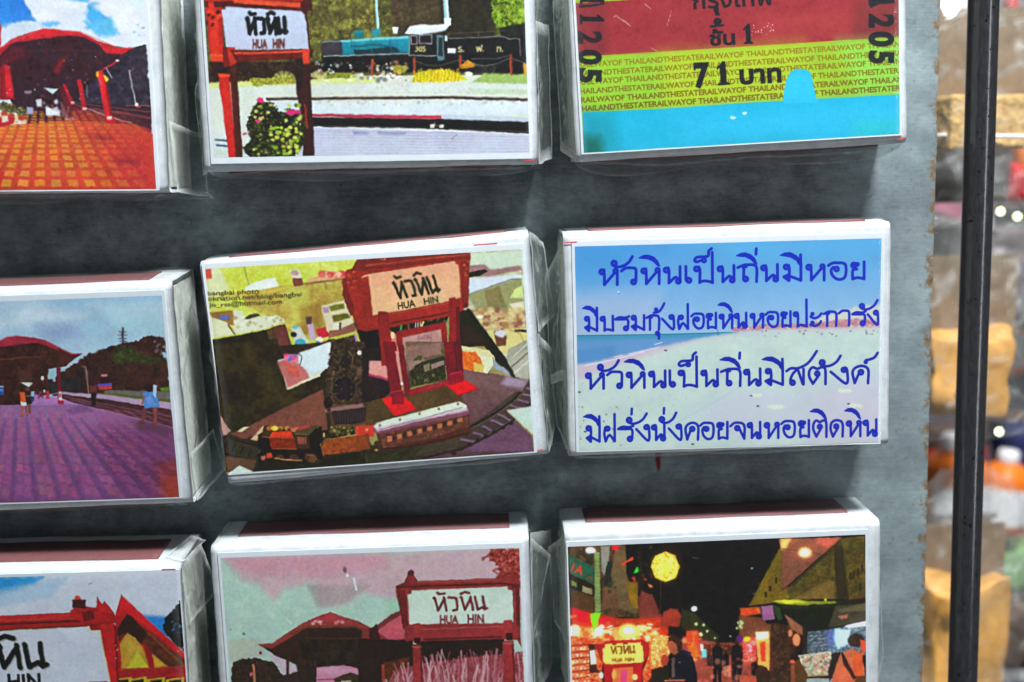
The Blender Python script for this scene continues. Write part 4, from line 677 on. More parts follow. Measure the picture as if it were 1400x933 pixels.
# ---- row 2, right: four lines of handwriting over a beach
GLY = {  # strokes in tenths of the letter height, baseline 0, left edge 0; 'o' = loop; 'f' = filled shape; anchor of upper marks
'ห': (11.7, [('o', 2.4, 8.1, 1.45), [(3.6, 9.3), (3.9, 5), (3.9, .3)], [(3.9, .3), (10.2, 7.6)], ('o', 10.7, 8.6, 1.2), [(11.7, 8.2), (11.7, .3)]]),
'ว': (9, [[(.2, 8.3), (2.6, 10), (6, 10.2), (8.8, 9.5), (9, 5), (9, 2)], ('o', 7.6, 1.7, 1.4)]),
'น': (10.3, [('o', 1.9, 8.3, 1.4), [(3.1, 9.7), (3.6, 7.4), (3.6, .5)], [(3.6, .5), (7.2, 3.8), (8.6, 3.4)], ('o', 9.3, 1.5, 1.35), [(10.3, 10.4), (10.4, 1.8)]]),
'เ': (.8, [[(.7, 10.2), (.8, 2)], ('o', 2.5, 1.8, 1.4)]),
'ป': (11.4, [('o', 1.9, 8.6, 1.4), [(3.3, 9.8), (4, 7.4), (3.8, .4)], [(3.8, .4), (6, 1.3), (9, 1.1), (11.7, .3)], [(11.4, 18.6), (11.6, .3)]]),
'ถ': (11.7, [[(.2, 8.8), (3.3, 10), (5.7, 10.5), (11.4, 9.5), (11.7, .3)], [(3.4, 9.2), (5.4, 9.3)], [(4, 9.5), (3.8, 2.4)], ('o', 5, 1.9, 1.4)]),
'ม': (10.9, [('o', 2, 8.6, 1.4), [(3.4, 9.6), (3.9, 7), (3.8, .4)], [(.6, 2.6), (3.6, .3)], [(.6, 2.6), (3.4, 3.9)], ('d', 2.8, 2.3, 1.2), [(3.8, 3.2), (10.8, .5)], [(10.9, 10.3), (10.9, .4)]]),
'อ': (10.4, [[(.2, 8.8), (2.4, 10.2), (5.2, 10.5), (10.5, 9.5), (10.4, 2.1), (6.4, .4), (2.9, 2.6), (1.9, 6), (3.3, 7.8)], ('o', 5.2, 6.7, 1.3)]),
'ย': (9.1, [('d', 2.9, 8.7, 2.3), ('d', 5, 9.3, 1.5), [(4.6, 6.4), (2.2, 5.6), (2.2, .4)], [(2.2, .4), (5, 1.2), (9, .6)], [(9.1, 10.8), (9.1, .4)]]),
'บ': (9, [('o', 1.9, 8.3, 1.4), [(3, 9.7), (3.4, 7), (3.3, .3)], [(3.3, .3), (5, 1.1), (9.2, .4)], [(9, 10.3), (9.2, .4)]]),
'ร': (8.9, [[(.2, 7.9), (3, 9.1), (7, 8.9), (9.6, 9.8)], [(.2, 7.7), (5, 7.7), (8.8, 7.3), (8.9, 1.8)], ('d', 2.2, 8.3, .8), ('o', 7.5, 1.6, 1.4)]),
'ก': (8.5, [[(.2, 8.4), (2.7, 9.7), (4.8, 10), (8.5, 8.7), (8.5, .3)], [(2.4, 8.9), (2.4, .2)], [(2, 8.6), (3.6, 8.7)]]),
'ง': (8.1, [[(.2, 7.4), (7.8, .3), (8.1, 8.5), (7, 10)], ('o', 6.5, 8.6, 1.3)]),
'ฝ': (7.2, [('o', 2.8, 8.2, 1.3), [(1.4, 9), (.8, 5), (1.6, .3)], [(1.6, .3), (4, 4.2), (7.2, .4)], [(7.2, 17.2), (7.4, .4)]]),
'ะ': (4, [('d', 1.9, 8.6, 1.5), [(.5, 6.8), (3.3, 5.7), (6.2, 6.7), (8.3, 8.9)], ('d', 1.9, 2.6, 1.5), [(.5, 1.2), (3.8, .4), (6.6, 1.7), (8, 3.6)]]),
'า': (7.5, [[(.2, 8.6), (2.5, 10.2), (4.7, 10.4), (7.5, 9.3), (7.5, .4)]]),
'ส': (10.6, [[(.3, 8.4), (3, 10.1), (7.4, 10.2), (12.6, 12.7), (16, 16.5), (18.6, 20.5)], [(6.9, 9.8), (4, 6.5), (2.7, 3.2), (3, 1)], ('o', 3.9, 1.4, 1.4), [(7.4, 8.6), (10.2, .5)], [(10.6, 9.6), (10.6, .4)]]),
'ต': (10.3, [('o', 5.4, 6.6, 1.3), [(6.6, 6), (2.8, .5)], [(2.8, .5), (.6, 4.6), (.6, 8.2), (2.6, 10.4), (5.4, 9.5), (7.8, 10.4), (10.2, 9.3), (10.4, .3)]]),
'ค': (10, [('o', 5.7, 6.9, 1.4), [(4.4, 6), (1.9, .4)], [(1.9, .4), (.7, 7.6), (5.2, 10.7), (10, 8.8), (10, .3)]]),
'จ': (9, [[(.2, 8), (3.4, 10.2), (8.8, 8.8), (9, .3)], [(9, .3), (6, 6.2)], ('o', 4.6, 6.8, 1.4)]),
'ด': (8, [('o', 4, 6.6, 1.3), [(5, 5.6), (1.9, .3)], [(1.9, .3), (.4, 5), (1.2, 9), (4.5, 10.4), (7.9, 8.5), (8, .3)]]),
}
MARK = {
'ั': [('o', -1.9, 13.3, 1.5), [(-3, 12.4), (-1.5, 11.5), (1, 11.1), (4, 11.9), (7, 14), (9.2, 17.4)]],
'ิ': [('f', [(-12.1, 16), (-9.5, 17.4), (-6.7, 17.6), (-3.3, 16.4), (-1, 14), (.2, 11), (-1.2, 11.6), (-3.3, 13.8), (-6.7, 15.5), (-9.5, 15.7)])],
'ี': [('f', [(-12.4, 15.7), (-9.8, 17), (-6.4, 17.2), (-3, 15.5), (.2, 12.5), (0, 9.5), (-1.4, 10.5), (-2.5, 12.5), (-6, 14.6), (-9.8, 15.3)]), [(-.2, 16), (0, 8)]],
'็': [[(-7.1, 13.6), (-9.5, 12.9), (-10.7, 14), (-9, 15.7), (-4.7, 16), (-2.4, 16.6), (-2.1, 19.4), (-.4, 21)], ('o', -5, 13.8, 1.1)],
'่': [[(-.2, 20.3), (-.4, 16.9)]],
'ุ': [('d', -1, -2.2, 1.8), [(.1, -2), (0, -5.8)]],
'้': [('d', -1.9, 14, 1.5), [(-3.4, 11.8), (0, 12.6), (2.2, 15.3), (3.6, 18.2)]],
'์': [('d', -1.4, 13.1, 1.4), [(-1.2, 14.2), (1.4, 14.8), (4, 16), (5.8, 18.6)]],
}
def handwriting(c, items, base, unit, xs, w, col):
    def stroke(el, X, Y):
        if isinstance(el, list):
            P = [(X(p[0]), Y(p[1])) for p in el]
            c.line(c.smooth(P, 5) if len(P) > 2 else P, w, col, soft=.5)
        elif el[0] == 'f':
            P = [(X(p[0]), Y(p[1])) for p in el[1]]; c.poly(P, col, soft=.6); c.line(P+[P[0]], w*.45, col, soft=.4)
        else:
            cx, cy, r = X(el[1]), Y(el[2]), el[3]*unit
            if el[0] == 'o':
                c.ell(cx, cy, r+w*.42, r+w*.42, col, soft=.5); c.ell(cx, cy, r*.35, r*.35, (70, 110, 225), soft=1.2, alpha=.75)
            else: c.ell(cx, cy, r, r, col, soft=.6)
    for it in items:
        ch, x0, k = it[0][0], it[1], (it[2] if len(it) > 2 else xs)
        b = base(x0); anchor, els = GLY[ch]
        X = lambda v: x0+v*unit*k; Y = lambda v: b-v*unit
        for el in els: stroke(el, X, Y)
        Xm = lambda v: x0+anchor*unit*k+v*unit*max(k, .8); dy = 0
        for m in it[0][1:]:
            for el in MARK[m]: stroke(el, Xm, Y)

def art_poem():
    c = Canvas('r2c3', -26.6, 26.7, -19.3, 17.5, (190, 205, 205)); R = c.poly
    R([(770, 320), (1220, 310), (1220, 460), (770, 470)], (62, 146, 214), grad=(164, 196, 226)); R([(900, 320), (1220, 310), (1220, 350), (1000, 360)], (92, 178, 226), soft=40, alpha=.6); R([(770, 400), (900, 400), (900, 465), (770, 465)], (172, 186, 216), soft=30, alpha=.6)
    R([(780, 330), (880, 326), (860, 380), (780, 390)], (66, 150, 216), soft=40, alpha=.6)
    # far shore
    R([(1095, 452), (1120, 434), (1150, 424), (1180, 418), (1210, 416), (1210, 456)], (216, 212, 200), soft=5, rough=3, alpha=.9)
    R([(1000, 447), (1060, 443), (1110, 442), (1140, 438), (1165, 436), (1185, 436), (1210, 442), (1210, 448), (1100, 450), (1000, 453)], cols=[(196, 140, 150), (206, 170, 170), (176, 110, 124)], scale=5, rough=2, soft=1.5)
    c.dots(1000, 444, 1205, 450, 60, 1.6, [(150, 90, 110), (226, 220, 210), (190, 140, 150)], 5, .8); c.dots(995, 436, 1205, 446, 40, 1.4, [(190, 170, 180), (210, 190, 190)], 6, .6)
    # sea
    R([(780, 458.5), (900, 457), (1010, 453.5), (1010, 462), (900, 478), (780, 500)], (60, 146, 186), grad=(110, 160, 206)); c.line([(780, 459), (900, 457.3), (1000, 454.5)], 1.6, (36, 122, 160)); R([(780, 466), (940, 462), (940, 478), (780, 500)], (98, 150, 204), soft=5); R([(780, 480), (840, 474), (840, 496), (780, 502)], (76, 140, 196), soft=8, alpha=.7)
    # sand
    R([(780, 500), (820, 493), (850, 486), (880, 479), (920, 470), (960, 462), (1000, 456), (1050, 451), (1210, 447), (1210, 620), (780, 625)], (206, 190, 206), soft=5, rough=1.5); R([(780, 522), (830, 504), (880, 488), (920, 474), (960, 464), (1000, 457.5), (1050, 452), (1210, 449), (1210, 625), (780, 628)], cols=[(196, 216, 210), (206, 222, 214), (190, 208, 208)], scale=30, soft=9, rough=2.5)
    R([(940, 560), (1010, 530), (1080, 535), (1210, 500), (1210, 590), (1000, 600)], (198, 204, 220), soft=24, alpha=.8); R([(1120, 540), (1210, 520), (1210, 610), (1100, 610)], (204, 200, 216), soft=20, alpha=.7); R([(980, 540), (860, 600), (940, 600)], (190, 212, 212), soft=16, alpha=.6)
    for pts in ([(800, 500), (840, 491), (880, 481)], [(860, 484), (900, 475)], [(895, 471), (905, 468)], [(840, 488), (850, 486)]): c.line(pts, 1.4, (236, 232, 240), soft=1, alpha=.8)
    c.line([(1010, 530), (980, 548), (930, 575)], 2.5, (184, 196, 208), soft=3, alpha=.6)
    c.dots(790, 505, 1000, 600, 50, 1.1, [(170, 190, 180), (226, 234, 230), (160, 170, 170)], 9, .6); c.dots(1000, 470, 1200, 610, 50, 1.1, [(180, 190, 195), (222, 230, 222)], 10, .5); c.dots(785, 555, 850, 612, 20, 1.5, [(130, 124, 130), (150, 120, 130), (90, 90, 90)], 11, .7)
    for x, y in ((910, 479), (1027, 541), (1036, 555), (792, 536), (947, 607), (1160, 552), (1080, 598), (800, 590)): c.ell(x, y, 2.2, 1.2, (90, 70, 90), soft=.8)
    for x, y, a in ((1062, 556, 12), (1155, 534, 9), (1170, 554, 10), (1035, 540, 7)): c.ell(x, y, a, 3, (222, 230, 212), soft=3, rough=2)
    c.dots(1040, 452, 1205, 460, 26, 1.5, [(150, 150, 160), (120, 110, 120)], 7, .7); c.ell(845.5, 399.5, 1.6, 1.2, (206, 236, 240)); c.ell(846, 401, 1.2, .8, (40, 110, 150)); c.line([(981, 450), (981.5, 458)], .9, (60, 90, 140))
    blue = (2, 36, 186); hw = lambda *a: handwriting(c, *a)
    hw([('หั', 817.5), ('ว', 849.1), ('หิ', 874.8), ('น', 906.4), ('เ', 936), ('ป็', 947.9), ('น', 980), ('ถิ่', 1007.9), ('น', 1039.5), ('มี', 1070.2), ('ห', 1100.2), ('อ', 1131.8), ('ย', 1160.7)], lambda x: 389.8-.0222*(x-825), 2.25, 1.0, 4.1, blue)
    hw([('มี', 799.3), ('บ', 820, .98), ('ร', 841, .98), ('ม', 863, .8), ('กุ้', 883.7, 1.0), ('ง', 904.8, .98), ('ฝ', 925.4, 1.02), ('อ', 944.9), ('ย', 964.5), ('หิ', 982.7), ('น', 1004), ('ห', 1025), ('อ', 1046.5), ('ย', 1066.4), ('ป', 1084.6), ('ะ', 1107, .95), ('ก', 1125.9, 1), ('า', 1146.3, .95), ('รั', 1165, .95), ('ง', 1185.9, .85)], lambda x: 453-.0215*(x-800), 2.0, .775, 3.6, blue)
    hw([('หั', 798.8), ('ว', 829.8), ('หิ', 854.5), ('น', 886), ('เ', 914), ('ป็', 926.4), ('น', 957.5), ('ถิ่', 985.4), ('น', 1015.9), ('มี', 1045.4), ('ส', 1074.5), ('ตั', 1105), ('ง', 1135, 1.25), ('ค์', 1164)], lambda x: 531.8-.0205*(x-800), 2.25, 1.0, 3.9, (2, 32, 170))
    hw([('มี', 801.4), ('ฝ', 824.5, .98), ('รั่', 845, .98), ('ง', 869.5, .98), ('นั่', 890.9), ('ง', 913.9, .95), ('ค', 936, .82), ('อ', 957), ('ย', 979), ('จ', 998, .98), ('น', 1021.8), ('ห', 1044.3), ('อ', 1068), ('ย', 1090.5), ('ติ', 1110.9, .82), ('ด', 1134.5, .98), ('หิ', 1156.4), ('น', 1180, .78)], lambda x: 604.3-.0215*(x-805), 2.2, .76, 3.7, (4, 36, 178))
    return c.finish('beach_poem_print', .92, grain=.012, soft=0)

# ---- row 3, left: name board and gable
def art_gable():
    c = Canvas('r3c1', -26.6, 28.0, -19.2, 19.2, (206, 214, 232)); R = c.poly; c.frame(0, 700, 4.003)
    R([(-700, 280), (1100, 280), (1100, 1400), (-700, 1400)], (208, 216, 232)); R([(-700, 330), (0, 325), (260, 325), (220, 370), (0, 440), (-700, 700)], (40, 150, 216), soft=30, rough=14, rs=40); R([(0, 400), (200, 360), (400, 330), (300, 440), (0, 500)], (168, 204, 232), soft=30, alpha=.7)
    R([(800, 540), (930, 550), (1000, 520), (1050, 700), (900, 650)], (40, 130, 214), soft=26, rough=6)
    c.line([(510, 372), (520, 364), (530, 362)], 4, (130, 136, 160), soft=2)
    R([(1005, 460), (1040, 440), (1060, 760), (990, 720), (905, 620), (920, 560), (960, 520)], cols=[(14, 14, 16), (30, 34, 30), (20, 18, 22)], scale=14, rough=10, rs=12); c.dots(930, 560, 1010, 640, 10, 7, [(70, 130, 200)], 4, .7)
    # roof
    R([(655, 530), (686, 428), (820, 560), (1010, 740), (1040, 790), (1040, 1300), (640, 1300)], (176, 28, 26)); R([(545, 530), (556, 440), (582, 480), (594, 460), (650, 530), (640, 560)], (196, 30, 30)); R([(686, 428), (1040, 770), (1040, 800), (860, 640), (700, 520), (655, 560)], (212, 30, 36)); c.line([(690, 435), (1035, 765)], 6, (236, 70, 70), alpha=.6); c.dots(985, 720, 1035, 750, 10, 7, [(240, 200, 190), (220, 90, 80)], 5)
    c.line([(686, 424), (688, 440)], 5, (60, 40, 60)); c.line([(556, 440), (560, 452)], 5, (70, 40, 60))
    R([(660, 620), (715, 535), (830, 630), (960, 740), (1040, 800), (1040, 860), (930, 830), (800, 700), (715, 640), (665, 690)], cols=[(70, 32, 16), (120, 60, 24), (90, 40, 20)], scale=30); R([(715, 535), (740, 545), (820, 640), (790, 700), (720, 630), (660, 660), (660, 620)], (50, 26, 18), soft=8)
    c.line([(830, 640), (1030, 830)], 16, (150, 84, 34), soft=8, alpha=.6)
    R([(672, 700), (715, 640), (760, 665), (800, 720), (830, 830), (680, 840)], (196, 150, 46)); R([(705, 838), (770, 735), (828, 832)], (206, 198, 50), soft=3); R([(700, 650), (790, 720), (800, 760), (760, 740), (720, 780)], (206, 170, 60), soft=8, alpha=.6); R([(846, 752), (930, 825), (862, 835)], (206, 160, 44)); c.line([(822, 720), (850, 850)], 22, (160, 24, 26)); c.line([(660, 868), (1040, 842)], 40, (170, 26, 30)); c.line([(660, 850), (1040, 824)], 6, (214, 60, 60), alpha=.7)
    c.rect(660, 885, 1040, 1400, (150, 26, 26)); 
    for x in (690, 770, 870, 975):
        R([(x-55, 898), (x+45, 884), (x+48, 1060), (x-52, 1060)], (206, 176, 46)); R([(x-36, 908), (x+28, 900), (x+32, 1060), (x-34, 1060)], (24, 16, 14)); c.line([(x-36, 906), (x+28, 898)], 5, (120, 90, 30))
    # board
    R([(0, 545), (400, 525), (560, 520), (660, 540), (662, 580), (560, 600), (500, 600), (0, 625)], (170, 26, 26)); R([(0, 545), (400, 525), (440, 540), (400, 552), (0, 572)], (210, 40, 40)); c.line([(-700, 600), (0, 592), (460, 572)], 10, (86, 20, 22), soft=4); c.line([(-700, 588), (0, 572), (430, 556)], 5, (226, 90, 86), alpha=.7); R([(-700, 560), (0, 545), (0, 625), (-700, 650)], (180, 30, 28))
    R([(406, 520), (430, 498), (500, 492), (550, 500), (600, 540), (668, 545), (668, 575), (600, 590), (480, 585), (410, 545)], (186, 28, 32), rough=4); c.rect(420, 455, 492, 500, (70, 22, 24)); R([(428, 455), (440, 432), (458, 432), (470, 455)], (226, 60, 50)); c.line([(420, 458), (492, 456)], 6, (40, 16, 18)); R([(470, 520), (530, 515), (540, 560), (480, 575)], (110, 18, 24), soft=6); R([(510, 590), (580, 585), (600, 620), (520, 625)], (150, 22, 26))
    R([(565, 590), (650, 585), (650, 700), (670, 1300), (620, 1300), (590, 760)], (196, 28, 34)); c.line([(650, 600), (662, 1000)], 10, (120, 16, 24), soft=3); c.dots(640, 650, 668, 780, 8, 7, [(110, 20, 26), (226, 120, 110)], 8)
    R([(-700, 650), (0, 628), (500, 602), (512, 628), (568, 628), (600, 800), (622, 925), (600, 910), (500, 912), (500, 960), (-700, 1000)], (208, 216, 232)); c.line([(0, 628), (505, 602), (512, 628), (566, 628), (620, 925)], 5, (226, 216, 120), soft=2)
    c.line([(-700, 648), (0, 624), (500, 600)], 8, (60, 26, 20), soft=3, alpha=.8)
    R([(500, 912), (600, 908), (620, 1300), (500, 1300)], (190, 26, 32)); c.rect(-700, 965, 520, 1300, (180, 28, 30))
    ink = (12, 14, 16)
    station_name(c, -276, 848, 566, 142, .6, (150, 150, 140), 2.3); station_name(c, -281, 842, 566, 142, .6, ink, 2.2)
    c.text('HIN', 60, 948, 112, ink, ang=1, align='f', sx=180, bold=.03); c.text('HUA', -240, 953, 112, ink, ang=1, align='f', sx=190, bold=.03)
    return c.finish('gable_print', 1.0)

# ---- row 3, middle: faded station
def art_faded_station():
    c = Canvas('r3c2', -26.5, 26.7, -19.0, 17.7, (150, 190, 172)); R = c.poly; c.frame(280, 700, 4.003)
    R([(60, 200), (1800, 200), (1800, 1000), (60, 1000)], cols=[(172, 204, 190), (184, 212, 200), (168, 196, 184)], scale=70)
    R([(80, 240), (1000, 225), (1800, 180), (1800, 560), (1000, 470), (860, 440), (780, 500), (640, 520), (600, 400), (560, 390), (440, 420), (380, 480), (300, 400), (200, 370), (150, 300)], (196, 168, 176), soft=46, rough=16, rs=30); R([(100, 240), (1000, 225), (1000, 300), (700, 350), (300, 340), (150, 290)], (200, 142, 158), soft=60, alpha=.7); R([(560, 400), (900, 400), (760, 500), (620, 520)], (160, 150, 150), soft=26, alpha=.7); R([(1000, 480), (1300, 480), (1300, 700), (1000, 700)], (150, 200, 172), soft=40, alpha=.6)
    R([(130, 700), (300, 690), (330, 780), (140, 820)], (176, 186, 172), soft=24)
    c.ell(215, 665, 7, 7, (90, 80, 90), soft=3); c.ell(307, 770, 8, 9, (96, 40, 40), soft=3); c.ell(768, 315, 10, 16, (110, 80, 110), soft=4); R([(810, 358), (822, 358), (838, 430), (824, 428)], (222, 224, 232), soft=2); c.ell(783, 345, 8, 10, (226, 226, 232), soft=2); R([(430, 560), (480, 600), (480, 620), (450, 600)], (196, 214, 206), soft=4); c.dots(130, 600, 240, 700, 8, 6, [(190, 196, 190), (120, 110, 120)], 3, .6)
    R([(60, 930), (1900, 930), (1900, 1500), (60, 1500)], cols=[(60, 30, 26), (110, 50, 50), (80, 40, 36)], scale=30)
    R([(150, 820), (200, 805), (280, 795), (380, 820), (430, 900), (470, 940), (470, 1100), (140, 1100)], cols=[(44, 30, 20), (70, 40, 30), (34, 24, 18)], scale=16, rough=9, rs=14); R([(330, 760), (440, 810), (520, 850), (540, 900), (440, 900), (400, 830)], (200, 170, 190), soft=6, alpha=.8); c.line([(268, 835), (275, 933)], 13, (190, 120, 80)); c.ell(255, 885, 9, 12, (206, 90, 120)); R([(430, 890), (520, 870), (560, 920), (560, 1000), (430, 1000)], (46, 34, 24), rough=6)
    # roof
    R([(295, 722), (370, 722), (480, 650), (560, 612), (700, 600), (850, 610), (960, 660), (1100, 700), (1100, 1100), (600, 1100), (610, 860), (500, 830), (400, 790)], (48, 26, 18)); R([(500, 690), (1050, 690), (1100, 860), (560, 850)], cols=[(28, 20, 14), (46, 34, 20)], scale=40, soft=10)
    R([(293, 720), (370, 718), (480, 640), (540, 605), (620, 570), (690, 548), (760, 570), (850, 600), (930, 640), (990, 690), (990, 720), (900, 650), (820, 625), (560, 630), (480, 680), (370, 745), (310, 735)], (142, 52, 48)); R([(540, 605), (620, 570), (690, 548), (760, 570), (850, 605), (700, 612)], (160, 56, 60), rough=3); c.dots(560, 585, 640, 615, 5, 9, [(226, 170, 170)], 4, .8); c.dots(690, 590, 760, 610, 4, 9, [(206, 130, 130)], 4, .8); c.line([(480, 665), (560, 625), (830, 628), (930, 665)], 12, (110, 56, 36), soft=4)
    c.line([(560, 690), (1000, 690)], 5, (96, 56, 40), alpha=.7, soft=3)
    for x in (455, 550, 580, 605): c.line([(x, 810), (x, 1000)], 16 if x == 455 else 11, (66, 40, 32))
    R([(500, 830), (610, 850), (610, 1000), (540, 1000)], (40, 28, 22), soft=5); R([(612, 850), (760, 835), (840, 850), (845, 1000), (612, 1000)], (196, 130, 156)); R([(620, 860), (700, 840), (820, 860), (700, 900)], (206, 150, 176), soft=8); c.line([(612, 915), (845, 912)], 8, (190, 60, 100)); R([(700, 915), (760, 885), (800, 875), (845, 890), (845, 933), (720, 933)], (60, 44, 26), rough=4); c.line([(750, 925), (800, 922)], 8, (206, 180, 170))
    # right building and name board, frame 510
    c.frame(510, 700, 4.003)
    R([(-60, 640), (0, 630), (60, 590), (100, 555), (150, 540), (180, 700), (60, 800), (-60, 800)], (120, 44, 44), rough=3); R([(20, 650), (90, 600), (155, 560), (175, 690), (90, 700)], (196, 84, 100)); R([(-80, 690), (220, 700), (220, 1000), (-80, 1000)], (36, 22, 16)); R([(60, 820), (200, 790), (230, 1000), (60, 1000)], cols=[(60, 30, 14), (100, 50, 20), (80, 34, 16)], scale=20); R([(-20, 640), (20, 610), (40, 690), (-20, 700)], (60, 24, 22), soft=4); c.line([(55, 840), (60, 933)], 18, (160, 60, 40), soft=4)
    R([(240, 700), (720, 680), (720, 860), (240, 900)], (34, 20, 14)); R([(130, 860), (300, 820), (820, 760), (830, 1000), (60, 1000)], cols=[(110, 44, 44), (166, 84, 92), (140, 60, 64)], scale=14, rough=10, soft=6)
    rng = np.random.default_rng(4)
    for k in range(150):
        x = rng.uniform(70, 830); h = rng.uniform(60, 170)*(.5+.5*min(1, (x-60)/260)); dx = rng.uniform(-50, 50); yb = 1000
        cl = [(206, 150, 162), (190, 100, 116), (222, 184, 190), (150, 60, 70)][rng.integers(4)]
        c.line([(x, yb), (x+dx*.4, yb-h*.9), (x+dx, yb-h*1.5)], rng.uniform(4, 10), cl, soft=2, alpha=.8)
    R([(640, 200), (800, 198), (810, 420), (730, 420), (700, 380), (680, 290), (640, 260)], cols=[(120, 30, 22), (176, 60, 50), (90, 24, 16), (196, 120, 120)], scale=12, rough=16, rs=16)
    for pts in ([(640, 240), (600, 250)], [(700, 300), (660, 318)], [(650, 215), (600, 262)], [(690, 340), (660, 320)]): c.line(pts, 9, (150, 60, 54), rough=3, soft=2)
    R([(125, 400), (170, 385), (190, 345), (200, 320), (210, 312), (222, 340), (245, 378), (670, 360), (690, 340), (740, 350), (800, 350), (806, 600), (810, 740), (790, 700), (700, 690), (180, 705), (160, 560), (130, 460)], (140, 42, 38)); c.ell(210, 332, 18, 16, (90, 30, 28)); c.line([(245, 385), (680, 368)], 7, (176, 70, 64)); c.line([(130, 410), (700, 388), (800, 400)], 12, (90, 30, 24), soft=3); R([(130, 430), (190, 425), (195, 610), (165, 640), (150, 540)], (110, 30, 30), rough=5); c.line([(185, 430), (200, 620)], 16, (170, 54, 54)); R([(760, 400), (800, 400), (806, 700), (775, 690)], (100, 26, 26)); c.line([(772, 420), (782, 690)], 12, (160, 50, 52))
    R([(190, 450), (212, 445), (212, 428), (735, 405), (740, 422), (762, 424), (770, 600), (745, 604), (700, 606), (260, 612), (240, 618), (198, 612)], (196, 218, 204), grad=(206, 222, 212)); 
    ink = (110, 30, 34)
    station_name(c, 334, 543, 296, 80, 1.3, ink, 1.9, -.05); c.text('HUA', 366, 610, 66, ink, ang=1, align='f', sx=104, bold=.03); c.text('HIN', 518, 606, 66, ink, ang=1, align='f', sx=90, bold=.03)
    R([(180, 640), (740, 612), (800, 620), (800, 690), (260, 706), (190, 690)], (150, 44, 46)); c.line([(270, 640), (730, 622)], 6, (190, 90, 90)); c.line([(280, 696), (700, 680)], 9, (84, 24, 24), soft=3)
    R([(215, 610), (262, 608), (264, 680), (220, 690)], (160, 48, 48)); R([(716, 592), (762, 590), (764, 665), (720, 668)], (160, 48, 48)); c.rect(225, 685, 260, 715, (50, 16, 16)); c.rect(728, 660, 764, 700, (50, 16, 16))
    R([(216, 722), (264, 720), (276, 1000), (226, 1000)], (150, 44, 44)); c.line([(262, 725), (270, 930)], 10, (100, 26, 28), soft=3); R([(710, 704), (768, 702), (782, 1000), (716, 1000)], (152, 44, 46)); c.line([(764, 710), (776, 930)], 10, (100, 26, 30), soft=3); c.line([(216, 738), (264, 736)], 5, (206, 110, 100)); c.line([(712, 718), (766, 716)], 5, (206, 110, 100))
    return c.finish('faded_station_print', 1.0)

